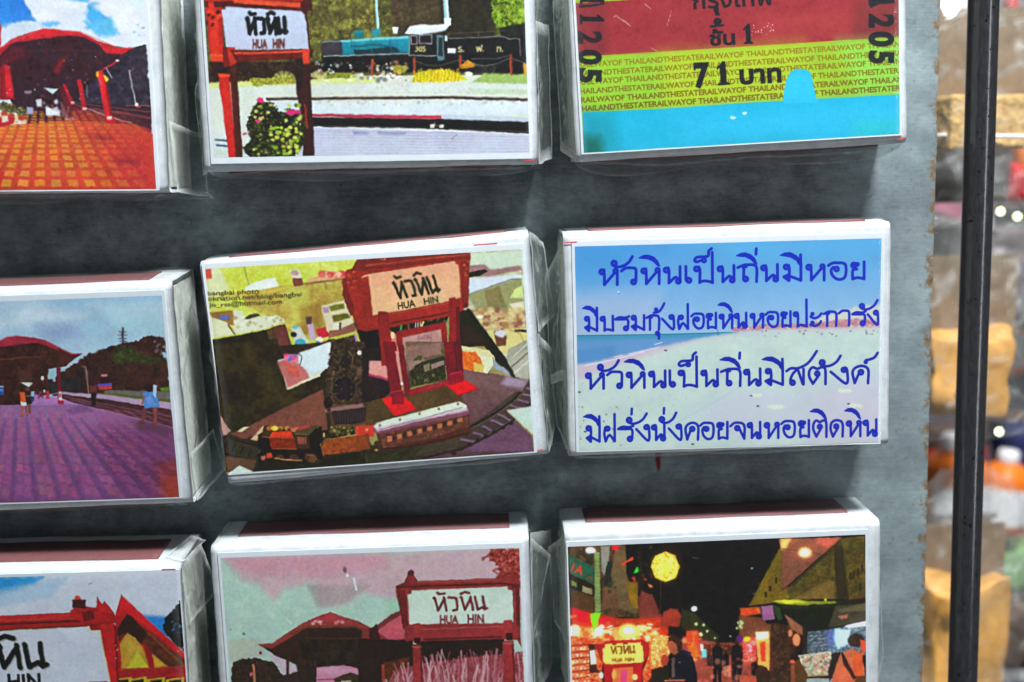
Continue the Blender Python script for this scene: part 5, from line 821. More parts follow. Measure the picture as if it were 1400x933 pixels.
# ---- row 3, right: night market
def art_night_market():
    c = Canvas('r3c3', -27.7, 26.0, -19.0, 17.3, (16, 12, 10)); R = c.poly; c.frame(770, 730, 4.596)
    R([(0, 60), (600, 60), (600, 520), (0, 520)], cols=[(50, 44, 22), (84, 70, 40), (40, 36, 20), (96, 60, 34)], scale=50)
    R([(-50, 900), (2200, 900), (2200, 1500), (-50, 1500)], cols=[(60, 24, 16), (120, 56, 40), (40, 18, 14)], scale=50)
    R([(390, 60), (700, 50), (700, 560), (560, 520), (480, 400), (400, 260)], (14, 12, 8)); R([(30, 130), (195, 210), (195, 310), (45, 250)], (36, 92, 66)); c.line([(60, 140), (190, 205)], 4, (90, 150, 120), alpha=.7); c.text('1A', 45, 230, 76, (180, 70, 44), ang=-20, bold=.03, soft=1); c.dots(130, 260, 180, 285, 5, 7, [(150, 60, 40)], 4, .6); R([(40, 250), (195, 320), (195, 390), (45, 340)], (30, 26, 18)); R([(50, 290), (85, 305), (85, 335), (52, 322)], (120, 130, 60)); R([(118, 320), (182, 345), (184, 382), (120, 362)], (150, 140, 104)); R([(45, 345), (195, 395), (195, 500), (50, 460)], (90, 58, 26), soft=5)
    R([(195, 108), (230, 112), (235, 480), (200, 500)], (130, 146, 84)); 
    for k in range(16): c.line([(197, 130+k*22), (232, 130+k*22)], 3, (84, 100, 50), alpha=.6)
    R([(235, 75), (296, 75), (285, 200), (262, 260), (240, 230)], (140, 136, 128), soft=10); R([(280, 170), (320, 175), (310, 300), (260, 330), (258, 270)], (40, 40, 40), soft=8); c.ell(172, 102, 32, 20, (230, 230, 246), soft=6)
    R([(325, 90), (392, 100), (400, 260), (460, 460), (460, 500), (330, 460), (300, 260)], (106, 84, 52), soft=5); R([(390, 300), (470, 300), (470, 470), (430, 460)], (130, 100, 20), soft=8); R([(250, 330), (330, 330), (350, 460), (240, 480)], (110, 70, 46), soft=12); c.dots(290, 290, 330, 360, 6, 10, [(50, 60, 26)], 6)
    R([(303, 72), (350, 70), (345, 100), (310, 100)], (206, 30, 40), soft=3); R([(362, 190), (398, 168), (436, 138), (440, 160), (400, 178), (372, 200)], (226, 66, 44), soft=2); R([(442, 245), (462, 202), (474, 208), (470, 238)], (50, 196, 40)); R([(430, 270), (450, 265), (458, 296), (446, 300)], (190, 40, 40)); R([(502, 270), (518, 268), (526, 292), (512, 296)], (206, 50, 56)); R([(528, 312), (562, 320), (562, 335), (540, 332)], (214, 130, 60)); c.rect(470, 70, 500, 380, (40, 30, 16), alpha=.6); c.dots(470, 80, 560, 420, 30, 8, [(60, 50, 20), (20, 14, 10), (90, 40, 26)], 7, .7)
    R([(490, 350), (560, 380), (600, 470), (640, 560), (480, 540), (470, 440)], (126, 52, 40), soft=10, rough=8)
    # glow band and stalls
    R([(50, 455), (150, 490), (380, 530), (600, 520), (660, 560), (660, 700), (50, 700)], (170, 50, 20), soft=10); R([(48, 460), (180, 495), (300, 525), (300, 560), (160, 560), (60, 540)], (206, 24, 40), soft=4); c.line([(50, 520), (75, 515)], 20, (226, 110, 20), soft=5)
    R([(50, 580), (600, 590), (600, 720), (50, 720)], (236, 160, 90), soft=24); c.dots(50, 560, 600, 700, 90, 16, [(250, 230, 190), (226, 110, 50), (196, 60, 30), (250, 240, 220), (240, 170, 80)], 8, .9)
    c.line([(250, 560), (600, 555)], 8, (180, 60, 24), soft=5); c.line([(230, 600), (420, 560), (600, 580)], 6, (120, 40, 20), soft=4); c.ell(412, 605, 62, 42, (250, 226, 110), soft=26); c.ell(412, 606, 34, 24, (255, 252, 226), soft=10); c.ell(502, 588, 26, 20, (252, 230, 130), soft=14); c.ell(500, 588, 10, 8, (255, 250, 210), soft=5); c.ell(70, 600, 34, 34, (252, 232, 190), soft=14)
    R([(170, 498), (235, 490), (215, 570), (190, 615), (178, 560)], (130, 206, 30)); R([(205, 600), (235, 565), (255, 570), (240, 640), (205, 640)], (236, 232, 236), soft=4)
    R([(50, 640), (160, 650), (250, 660), (240, 1000), (50, 1000)], cols=[(190, 70, 30), (236, 190, 120), (206, 110, 60), (120, 40, 26)], scale=16)
    for k in range(6):
        c.line([(52, 700+k*42), (160, 690+k*40)], 9, (130, 40, 20), soft=3)
        for j in range(5): c.rect(56+j*24, 708+k*42, 72+j*24, 728+k*41, [(240, 206, 160), (226, 150, 100), (246, 232, 210)][(j+k) % 3], soft=4, alpha=.8)
    R([(160, 690), (200, 690), (210, 840), (240, 870), (165, 870)], (50, 26, 20), soft=4); R([(166, 730), (200, 725), (208, 815), (172, 820)], (226, 226, 206), soft=3); c.ell(238, 885, 16, 20, (226, 216, 200), soft=4)
    R([(200, 690), (240, 690), (260, 670), (500, 660), (540, 690), (545, 730), (500, 830), (490, 1000), (450, 1000), (440, 830), (310, 840), (300, 1000), (262, 1000), (255, 840), (230, 770)], (156, 18, 30)); R([(310, 840), (440, 830), (440, 1000), (310, 1000)], (210, 110, 60), soft=5); R([(365, 850), (402, 850), (398, 1000), (360, 1000)], (226, 70, 130), soft=4); c.ell(320, 880, 16, 30, (240, 170, 90), soft=5); c.ell(450, 895, 18, 20, (236, 190, 130), soft=5); R([(548, 680), (600, 680), (600, 840), (500, 960), (500, 860), (530, 780)], cols=[(206, 90, 40), (240, 170, 100), (160, 50, 30)], scale=12)
    R([(250, 715), (262, 712), (264, 690), (486, 680), (488, 696), (500, 700), (504, 795), (490, 806), (265, 816), (250, 800)], (226, 206, 110)); sign_words(c, 300, 754, 154, 1.5, (90, 44, 16), 52, bold=.03, en=False, soft=.4); c.text('HUA', 305, 800, 36, (90, 44, 16), align='f', sx=68, bold=.03, soft=.4); c.text('HIN', 385, 797, 36, (90, 44, 16), align='f', sx=62, bold=.03, soft=.4)
    # middle, frame 890
    c.frame(890, 730, 4.596)
    R([(180, 40), (800, 20), (800, 480), (560, 700), (480, 680), (380, 600), (190, 480), (60, 320)], (13, 9, 8)); R([(60, 40), (200, 50), (200, 480), (70, 400)], (20, 14, 8), soft=20)
    R([(190, 460), (280, 500), (360, 580), (430, 640), (400, 700), (240, 640), (180, 560)], (44, 42, 16), soft=12, rough=8); R([(75, 490), (120, 465), (170, 470), (188, 510), (180, 580), (60, 580)], (156, 56, 34), soft=5, rough=6); c.line([(60, 300), (60, 480)], 10, (60, 40, 20), soft=4)
    c.ell(90, 205, 92, 98, (206, 160, 40), n=8); c.ell(90, 205, 86, 92, (226, 196, 80), n=8, soft=3)
    rng = np.random.default_rng(3)
    for k in range(110):
        a, r_ = rng.uniform(0, 6.28), 82*math.sqrt(rng.uniform(0, 1)); c.ell(90+r_*math.cos(a), 205+r_*math.sin(a)*1.06, 6, 6, [(250, 240, 170), (190, 120, 20), (246, 226, 120)][k % 3], n=6, soft=3, alpha=.8)
    c.ell(270, 467, 19, 17, (216, 240, 232), soft=3); c.line([(262, 148), (294, 151)], 4, (150, 160, 170), soft=2, alpha=.7)
    for x, y, r_ in ((282, 564, 10), (330, 570, 9), (312, 628, 12), (355, 608, 8), (352, 690, 12), (550, 556, 10), (540, 590, 8), (370, 688, 10), (400, 650, 6), (500, 640, 6)): c.ell(x, y, r_, r_, (190, 206, 150), soft=4)
    c.poly([(200, 640), (420, 680), (500, 680), (620, 700), (640, 1000), (150, 1000)], (150, 70, 56), soft=12); R([(300, 690), (640, 690), (640, 760), (330, 760)], cols=[(90, 40, 26), (190, 90, 50), (60, 30, 20)], scale=12, soft=6)
    R([(222, 610), (296, 604), (306, 720), (250, 760), (222, 700)], (220, 70, 30), soft=3); R([(258, 615), (270, 613), (276, 700), (262, 700)], (240, 120, 50), soft=3); R([(225, 700), (290, 700), (300, 760), (262, 790)], (200, 110, 30), soft=6); c.dots(180, 600, 330, 800, 26, 12, [(240, 180, 110), (150, 60, 40), (230, 120, 70)], 5, .7)
    R([(0, 620), (110, 640), (120, 740), (60, 860), (0, 900)], cols=[(250, 220, 160), (236, 150, 70), (220, 90, 50)], scale=16); R([(315, 725), (345, 720), (348, 770), (320, 775)], (110, 206, 200), soft=4); R([(310, 690), (330, 690), (330, 730), (312, 730)], (216, 210, 200), soft=4)
    # walkers in the middle
    for x, y, s_ in ((418, 690, 1.0), (540, 680, 1.1), (470, 740, .6)):
        c.ell(x, y, 13*s_, 19*s_, (50, 26, 18), soft=2); R([(x-32*s_, y+30*s_), (x-12*s_, y+12*s_), (x+14*s_, y+12*s_), (x+34*s_, y+34*s_), (x+30*s_, y+130*s_), (x+22*s_, y+250*s_), (x+4*s_, y+255*s_), (x-2*s_, y+150*s_), (x-8*s_, y+255*s_), (x-28*s_, y+250*s_), (x-30*s_, y+130*s_)], (22, 14, 14), soft=3)
    c.dots(300, 780, 640, 1000, 46, 16, [(190, 90, 66), (220, 140, 110), (110, 50, 36)], 6, .5); R([(350, 760), (385, 760), (385, 830), (355, 820)], (60, 34, 30), soft=4); R([(450, 830), (500, 820), (500, 900), (455, 890)], (220, 150, 120), soft=8, alpha=.7)
    # man in front
    R([(0, 850), (60, 830), (110, 850), (130, 1000), (0, 1000)], (28, 28, 14), soft=3); c.ell(85, 790, 26, 36, (150, 60, 40), soft=4)
    R([(130, 760), (175, 730), (220, 730), (262, 770), (290, 880), (285, 1000), (110, 1000), (130, 900)], (18, 18, 28)); R([(128, 780), (150, 770), (150, 900), (130, 900)], (96, 78, 70), soft=3); R([(98, 690), (110, 640), (150, 632), (188, 660), (186, 720), (170, 740), (150, 760), (120, 740)], (156, 84, 58), soft=2); R([(105, 650), (140, 630), (180, 645), (190, 690), (184, 730), (165, 735), (160, 690), (130, 670), (108, 675)], (50, 30, 20), soft=3); c.line([(90, 920), (210, 915)], 12, (196, 110, 80), soft=3); c.ell(178, 803, 6, 5, (90, 110, 100)); R([(190, 720), (250, 740), (250, 780), (200, 750)], (24, 30, 60), soft=5)
    # right, frame 1010
    c.frame(1010, 730, 4.594)
    R([(0, 40), (262, 25), (252, 100), (60, 460), (0, 460)], (14, 9, 9)); c.ell(80, 213, 8, 6, (150, 160, 180), soft=3)
    R([(252, 30), (650, 20), (500, 150), (300, 330), (270, 350), (262, 100)], (150, 88, 62), grad=(110, 62, 44)); R([(262, 28), (330, 28), (300, 90), (264, 100)], (214, 180, 110), soft=16); R([(500, 25), (640, 18), (560, 90), (480, 60)], (176, 96, 76), soft=14); 
    for y in (120, 150, 185, 210): c.line([(266, y), (480-(y-100)*1.0, y-6)], 2.5, (96, 54, 40), alpha=.6)
    c.line([(270, 92), (380, 102), (450, 112), (520, 128)], 4, (90, 60, 44)); c.ell(414, 117, 42, 32, (236, 206, 150), soft=20); c.ell(413, 116, 24, 17, (255, 252, 226), soft=6)
    R([(250, 95), (268, 100), (268, 350), (310, 330), (340, 380), (300, 420), (60, 450)], (116, 92, 16)); R([(180, 300), (270, 140), (268, 350), (200, 400)], (106, 82, 20), soft=10); c.dots(80, 250, 300, 430, 34, 6, [(70, 54, 14), (130, 104, 30)], 5, .6)
    for x, y in ((235, 290), (196, 340), (170, 380)): c.rect(x-8, y-16, x+8, y+18, (50, 38, 12), soft=3)
    R([(640, 25), (790, 10), (800, 520), (600, 430), (340, 430), (300, 350), (500, 160)], cols=[(70, 58, 16), (88, 74, 20), (60, 50, 16), (104, 84, 30)], scale=36); R([(320, 320), (500, 160), (640, 28), (600, 100), (430, 240), (340, 330)], (56, 50, 20), soft=5); R([(350, 400), (560, 280), (600, 300), (600, 420), (380, 430)], (110, 84, 34), soft=14); R([(600, 70), (650, 70), (690, 410), (620, 415), (600, 200)], (48, 38, 14), soft=4); c.line([(330, 430), (610, 300)], 4, (140, 112, 50), alpha=.6)
    for x, y in ((700, 260), (720, 250), (750, 230), (775, 210), (762, 330)): c.rect(x-6, y-20, x+7, y+28, (44, 34, 12), soft=3)
    R([(620, 440), (800, 360), (800, 400), (690, 430)], (90, 60, 30), soft=5)
    R([(205, 415), (420, 408), (620, 405), (700, 412), (800, 400), (800, 560), (600, 560), (520, 640), (400, 600), (330, 520), (270, 460)], (30, 30, 12)); R([(205, 418), (340, 407), (450, 420), (600, 420), (620, 432), (400, 445), (260, 440)], (140, 146, 34), soft=3); R([(215, 418), (330, 410), (440, 428), (300, 436)], (196, 196, 50), soft=4); c.ell(545, 412, 10, 8, (190, 180, 60), soft=3); R([(270, 470), (600, 460), (560, 560), (520, 630), (420, 610)], (20, 24, 8), soft=3); R([(610, 450), (800, 430), (800, 540), (560, 590), (590, 500)], (66, 60, 40), soft=5); R([(615, 470), (800, 430), (800, 480), (640, 490)], (100, 90, 60), soft=5); R([(620, 515), (690, 500), (680, 530), (640, 534)], (176, 110, 80), soft=4)
    R([(5, 462), (135, 455), (140, 500), (10, 518)], (176, 84, 20), soft=3); c.dots(20, 470, 120, 500, 12, 9, [(210, 60, 30), (150, 60, 20), (230, 140, 50)], 4); c.text('HOTEL', 24, 496, 34, (206, 60, 24), align='f', sx=102, bold=.03, soft=1); R([(138, 450), (215, 445), (225, 530), (150, 545)], (150, 96, 140), soft=4); R([(215, 440), (260, 460), (275, 530), (250, 545), (225, 500)], (36, 66, 34), soft=5)
    R([(0, 510), (140, 520), (180, 560), (240, 560), (330, 600), (330, 700), (0, 700)], (120, 66, 40), soft=10); c.dots(0, 520, 20, 590, 6, 9, [(180, 190, 140)], 4)
    R([(104, 620), (190, 615), (200, 860), (120, 820)], (240, 170, 90), soft=4); R([(106, 615), (186, 610), (186, 650), (110, 660)], (255, 240, 200), soft=8); R([(135, 680), (165, 670), (170, 800), (140, 800)], (206, 60, 30), soft=6, rough=4); R([(20, 650), (104, 650), (110, 800), (30, 800)], cols=[(196, 60, 40), (226, 120, 110), (150, 40, 50), (236, 180, 150)], scale=12); c.ell(52, 656, 22, 16, (236, 196, 40), soft=3); c.dots(50, 680, 100, 740, 14, 10, [(240, 190, 210), (226, 80, 110), (214, 60, 60)], 6, .9); c.ell(5, 655, 22, 26, (90, 30, 110), soft=6)
    R([(198, 560), (340, 570), (360, 700), (350, 800), (320, 1000), (190, 1000)], cols=[(56, 34, 18), (90, 52, 30), (40, 24, 14)], scale=24, soft=5); R([(285, 500), (400, 580), (410, 640), (330, 600)], (150, 96, 66), soft=8); c.ell(362, 662, 24, 40, (220, 140, 90), soft=8); c.ell(322, 620, 14, 24, (190, 130, 80), soft=6)
    R([(400, 560), (430, 600), (430, 770), (400, 770)], (36, 30, 20), soft=4); R([(430, 610), (560, 600), (800, 545), (800, 760), (560, 750), (430, 750)], cols=[(66, 84, 96), (110, 130, 140), (150, 166, 160), (60, 70, 84)], scale=13); 
    for k in range(6): c.line([(435, 630+k*22), (560, 618+k*22)], 5, (50, 50, 60), soft=2, alpha=.7)
    R([(600, 590), (700, 600), (690, 690), (620, 720), (590, 640)], (176, 196, 206), soft=12, rough=8); R([(660, 575), (800, 545), (800, 575), (690, 590)], (226, 224, 244), soft=4); R([(540, 600), (600, 590), (600, 700), (560, 720)], (90, 104, 170), soft=14, alpha=.6)
    R([(375, 765), (580, 740), (590, 880), (420, 890)], cols=[(150, 160, 130), (206, 210, 190), (120, 110, 90), (190, 150, 140)], scale=9); c.dots(390, 770, 580, 870, 60, 8, [(226, 230, 216), (190, 80, 80), (70, 80, 70), (150, 190, 180)], 7, .7); c.line([(375, 762), (580, 738)], 5, (226, 232, 220)); c.line([(420, 892), (580, 882)], 9, (176, 130, 70)); R([(360, 905), (590, 895), (590, 1000), (360, 1000)], (150, 160, 160), soft=4); c.line([(360, 902), (590, 898)], 8, (20, 18, 16))
    # people at the right
    R([(100, 850), (140, 820), (180, 840), (196, 900), (180, 1000), (90, 1000)], (54, 34, 22), soft=5, rough=4); c.poly([(0, 880), (110, 890), (110, 1000), (0, 1000)], (176, 84, 56), soft=8)
    R([(330, 790), (370, 780), (400, 820), (430, 880), (420, 1000), (320, 1000)], (92, 56, 26), soft=5); c.ell(345, 775, 26, 26, (30, 20, 14), soft=4); c.ell(335, 800, 18, 12, (206, 96, 60), soft=4); R([(325, 820), (350, 815), (352, 1000), (325, 1000)], (150, 80, 44), soft=5)
    R([(600, 820), (640, 750), (700, 715), (760, 740), (790, 840), (800, 1000), (570, 1000)], (176, 104, 66), soft=3); R([(720, 740), (780, 750), (770, 1000), (720, 1000)], (196, 96, 46), soft=10); R([(640, 740), (655, 745), (720, 870), (740, 900), (720, 910), (660, 820)], (40, 26, 20), soft=3); R([(590, 745), (640, 740), (600, 860), (570, 930), (560, 860)], (34, 28, 24), soft=5); c.ell(735, 665, 52, 44, (52, 34, 24), soft=3, rough=4); R([(760, 660), (800, 670), (800, 740), (770, 750)], (200, 80, 50), soft=6); R([(735, 890), (800, 890), (800, 1000), (720, 1000)], (84, 54, 26), soft=5)
    return c.finish('night_market_print', 1.15, bloom=.9)
ARTS = {'r1c1': art_red_platform, 'r1c2': art_engine, 'r1c3': art_ticket, 'r2c1': art_violet_platform, 'r2c2': art_model_train,
        'r2c3': art_poem, 'r3c1': art_gable, 'r3c2': art_faded_station, 'r3c3': art_night_market}
# ------------------------------------------------------------------ helpers
C = scene.collection
def link(o, parent=None):
    C.objects.link(o)
    if parent: o.parent = parent
    return o
def mesh_obj(name, verts, faces, mat, parent=None, smooth=False, uvs=None, attr=None):
    me = bpy.data.meshes.new(name); me.from_pydata([tuple(c*MM for c in v) for v in verts], [], faces)
    if uvs:
        l = me.uv_layers.new(name='uv')
        for p in me.polygons:
            for li, vi in zip(p.loop_indices, p.vertices): l.data[li].uv = uvs[vi]
    if attr:
        a = me.attributes.new('haze', 'FLOAT', 'POINT'); a.data.foreach_set('value', attr)
    me.materials.append(mat)
    if smooth:
        for p in me.polygons: p.use_smooth = True
    me.update(); return link(bpy.data.objects.new(name, me), parent)
def bm_obj(name, bm, mat, parent=None, smooth=False):
    bmesh.ops.recalc_face_normals(bm, faces=bm.faces)
    bmesh.ops.scale(bm, vec=(MM, MM, MM), verts=bm.verts)
    me = bpy.data.meshes.new(name); bm.to_mesh(me); bm.free(); me.materials.append(mat)
    if smooth:
        for p in me.polygons: p.use_smooth = True
    return link(bpy.data.objects.new(name, me), parent)
def thing(name, label, cat, loc=(0, 0, 0), rot=(0, 0, 0), group=None):
    o = bpy.data.objects.new(name, None); o.empty_display_size = .01; C.objects.link(o)
    o.location = Vector(loc)*MM; o.rotation_euler = rot; o['label'] = label; o['category'] = cat
    if group: o['group'] = group
    return o
def box_bm(bm, x0, x1, y0, y1, z0, z1, bev=0, seg=2):
    r = bmesh.ops.create_cube(bm, size=1, matrix=Matrix.Translation(((x0+x1)/2, (y0+y1)/2, (z0+z1)/2)) @ Matrix.Diagonal((x1-x0, y1-y0, z1-z0, 1)))
    if bev:
        es = list({e for v in r['verts'] for e in v.link_edges})
        bmesh.ops.bevel(bm, geom=es, offset=bev, segments=seg, affect='EDGES', profile=.5)
    return r
def rough_bm(bm, amp, freq, seed=0):
    for v in bm.verts:
        n = noise.noise_vector(v.co*freq+Vector((seed*7.1, seed*3.3, 0))); v.co += n*amp

def new_mat(name):
    m = bpy.data.materials.new(name); m.use_nodes = True; nt = m.node_tree; nt.nodes.clear()
    out = nt.nodes.new('ShaderNodeOutputMaterial'); return m, nt, out
def N(nt, t, **k):
    n = nt.nodes.new(t)
    for a, b in k.items(): setattr(n, a, b)
    return n
def coords(nt, scale=1000):
    tc = N(nt, 'ShaderNodeTexCoord'); mp = N(nt, 'ShaderNodeMapping'); mp.inputs['Scale'].default_value = (scale,)*3 if not isinstance(scale, tuple) else scale
    nt.links.new(tc.outputs['Object'], mp.inputs[0]); return mp.outputs[0]
def tex(nt, co, scale, detail=4, rough=.55):
    n = N(nt, 'ShaderNodeTexNoise'); n.inputs['Scale'].default_value = scale; n.inputs['Detail'].default_value = detail; n.inputs['Roughness'].default_value = rough
    nt.links.new(co, n.inputs['Vector']); return n.outputs['Fac']
def ramp(nt, fac, stops):
    r = N(nt, 'ShaderNodeValToRGB'); el = r.color_ramp.elements
    while len(el) < len(stops): el.new(.5)
    for e, (p, c) in zip(el, stops): e.position = p; e.color = (*c, 1) if len(c) == 3 else c
    nt.links.new(fac, r.inputs[0]); return r.outputs[0]
def lin(r, g, b): return tuple((c/255/12.92 if c/255 <= .04045 else ((c/255+.055)/1.055)**2.4) for c in (r, g, b))
def mix(nt, f, a, b, mode='MIX'):
    m = N(nt, 'ShaderNodeMix', data_type='RGBA', blend_type=mode)
    for s, v in ((0, f), (6, a), (7, b)):
        if isinstance(v, (int, float)): m.inputs[s].default_value = v
        elif isinstance(v, tuple): m.inputs[s].default_value = (*v, 1)
        else: nt.links.new(v, m.inputs[s])
    return m.outputs[2]
def bump(nt, h, strength, dist):
    b = N(nt, 'ShaderNodeBump'); b.inputs['Strength'].default_value = strength; b.inputs['Distance'].default_value = dist*MM
    nt.links.new(h, b.inputs['Height']); return b.outputs[0]
def bsdf(nt, out, col, rough=.5, metal=0, nor=None, spec=.5, rough_sock=None, **k):
    p = N(nt, 'ShaderNodeBsdfPrincipled')
    if isinstance(col, tuple): p.inputs['Base Color'].default_value = (*col, 1)
    else: nt.links.new(col, p.inputs['Base Color'])
    p.inputs['Roughness'].default_value = rough; p.inputs['Metallic'].default_value = metal; p.inputs['Specular IOR Level'].default_value = spec
    if rough_sock: nt.links.new(rough_sock, p.inputs['Roughness'])
    if nor: nt.links.new(nor, p.inputs['Normal'])
    for a, b in k.items(): p.inputs[a.replace('_', ' ')].default_value = b
    nt.links.new(p.outputs[0], out.inputs[0]); return p

# ------------------------------------------------------------------ materials
def mat_card():
    m, nt, out = new_mat('white_card'); co = coords(nt)
    n = tex(nt, co, .35, 5, .7); f = tex(nt, co, 5, 3); sp = tex(nt, co, 1.3, 2, .8)
    c = ramp(nt, n, [(.3, lin(190, 198, 204)), (.55, lin(214, 220, 224)), (.8, lin(222, 226, 228))])
    dirt = ramp(nt, sp, [(.0, (1, 1, 1)), (.70, (1, 1, 1)), (.80, (.80, .76, .70))])
    c = mix(nt, 1.0, c, dirt, 'MULTIPLY')
    bsdf(nt, out, c, .42, nor=bump(nt, f, .25, .06), spec=.35); return m
def mat_plain(name, col, rough=.6, grain=.25, scale=1.2, metal=0, spread=.22, spec=.4):
    m, nt, out = new_mat(name); co = coords(nt); n = tex(nt, co, scale, 5, .6)
    a = tuple(c*(1-spread) for c in col); b = tuple(min(1, c*(1+spread)) for c in col)
    bsdf(nt, out, ramp(nt, n, [(.3, a), (.7, b)]), rough, metal, bump(nt, tex(nt, co, scale*4, 3), grain, .08), spec); return m
def mat_striker():
    m, nt, out = new_mat('striker_coating'); co = coords(nt); n = tex(nt, co, 3.5, 4, .7); w = tex(nt, co, .25, 3)
    c = ramp(nt, n, [(.3, lin(92, 40, 44)), (.6, lin(128, 62, 64)), (.78, lin(158, 92, 92))])
    c = mix(nt, ramp(nt, w, [(.45, (0, 0, 0)), (.75, (.5, .5, .5))]), c, lin(110, 66, 70))
    bsdf(nt, out, c, .6, nor=bump(nt, n, .6, .12)); return m
def mat_print(name, img):
    m, nt, out = new_mat(name)
    t = N(nt, 'ShaderNodeTexImage'); t.image = img; t.extension = 'EXTEND'
    uv = N(nt, 'ShaderNodeUVMap', uv_map='uv'); nt.links.new(uv.outputs[0], t.inputs[0])
    co = coords(nt); f = tex(nt, co, 4, 3); sc = tex(nt, co, .9, 6, .8)
    rs = ramp(nt, sc, [(.4, (.30,)*3), (.7, (.48,)*3)])
    bsdf(nt, out, t.outputs[0], .36, nor=bump(nt, f, .12, .04), spec=.4, rough_sock=rs); return m
def mat_film():
    m, nt, out = new_mat('clear_film'); co = coords(nt)
    n1 = tex(nt, co, .22, 4, .6); n2 = tex(nt, co, 1.3, 3, .6)
    add = N(nt, 'ShaderNodeMath', operation='ADD'); nt.links.new(n1, add.inputs[0]); mu = N(nt, 'ShaderNodeMath', operation='MULTIPLY'); mu.inputs[1].default_value = .14; nt.links.new(n2, mu.inputs[0]); nt.links.new(mu.outputs[0], add.inputs[1])
    nor = bump(nt, add.outputs[0], .45, .7)
    tr = N(nt, 'ShaderNodeBsdfTransparent'); tr.inputs[0].default_value = (.965, .97, .965, 1)
    gl = N(nt, 'ShaderNodeBsdfGlossy'); gl.inputs['Roughness'].default_value = .07; gl.inputs[0].default_value = (.95, .98, 1, 1); nt.links.new(nor, gl.inputs['Normal'])
    fr = N(nt, 'ShaderNodeFresnel'); ge = N(nt, 'ShaderNodeNewGeometry'); io = N(nt, 'ShaderNodeMapRange'); io.inputs['To Min'].default_value = 1.4; io.inputs['To Max'].default_value = 1/1.4
    nt.links.new(ge.outputs['Backfacing'], io.inputs['Value']); nt.links.new(io.outputs[0], fr.inputs[0])   # a thin film: the same from both sides
    fm = N(nt, 'ShaderNodeMath', operation='MULTIPLY'); fm.inputs[1].default_value = .62; nt.links.new(fr.outputs[0], fm.inputs[0]); m1 = N(nt, 'ShaderNodeMixShader'); nt.links.new(fm.outputs[0], m1.inputs[0]); nt.links.new(tr.outputs[0], m1.inputs[1]); nt.links.new(gl.outputs[0], m1.inputs[2])
    df = N(nt, 'ShaderNodeBsdfDiffuse'); df.inputs[0].default_value = (.72, .77, .75, 1); nt.links.new(nor, df.inputs['Normal'])
    at = N(nt, 'ShaderNodeAttribute', attribute_name='haze')
    sc = tex(nt, co, .5, 5, .75); r = ramp(nt, sc, [(.3, (.7,)*3), (.7, (1.25,)*3)])
    mm = N(nt, 'ShaderNodeMath', operation='MULTIPLY'); nt.links.new(at.outputs['Fac'], mm.inputs[0]); nt.links.new(r, mm.inputs[1])
    m2 = N(nt, 'ShaderNodeMixShader'); nt.links.new(mm.outputs[0], m2.inputs[0]); nt.links.new(m1.outputs[0], m2.inputs[1]); nt.links.new(df.outputs[0], m2.inputs[2])
    nt.links.new(m2.outputs[0], out.inputs[0]); return m
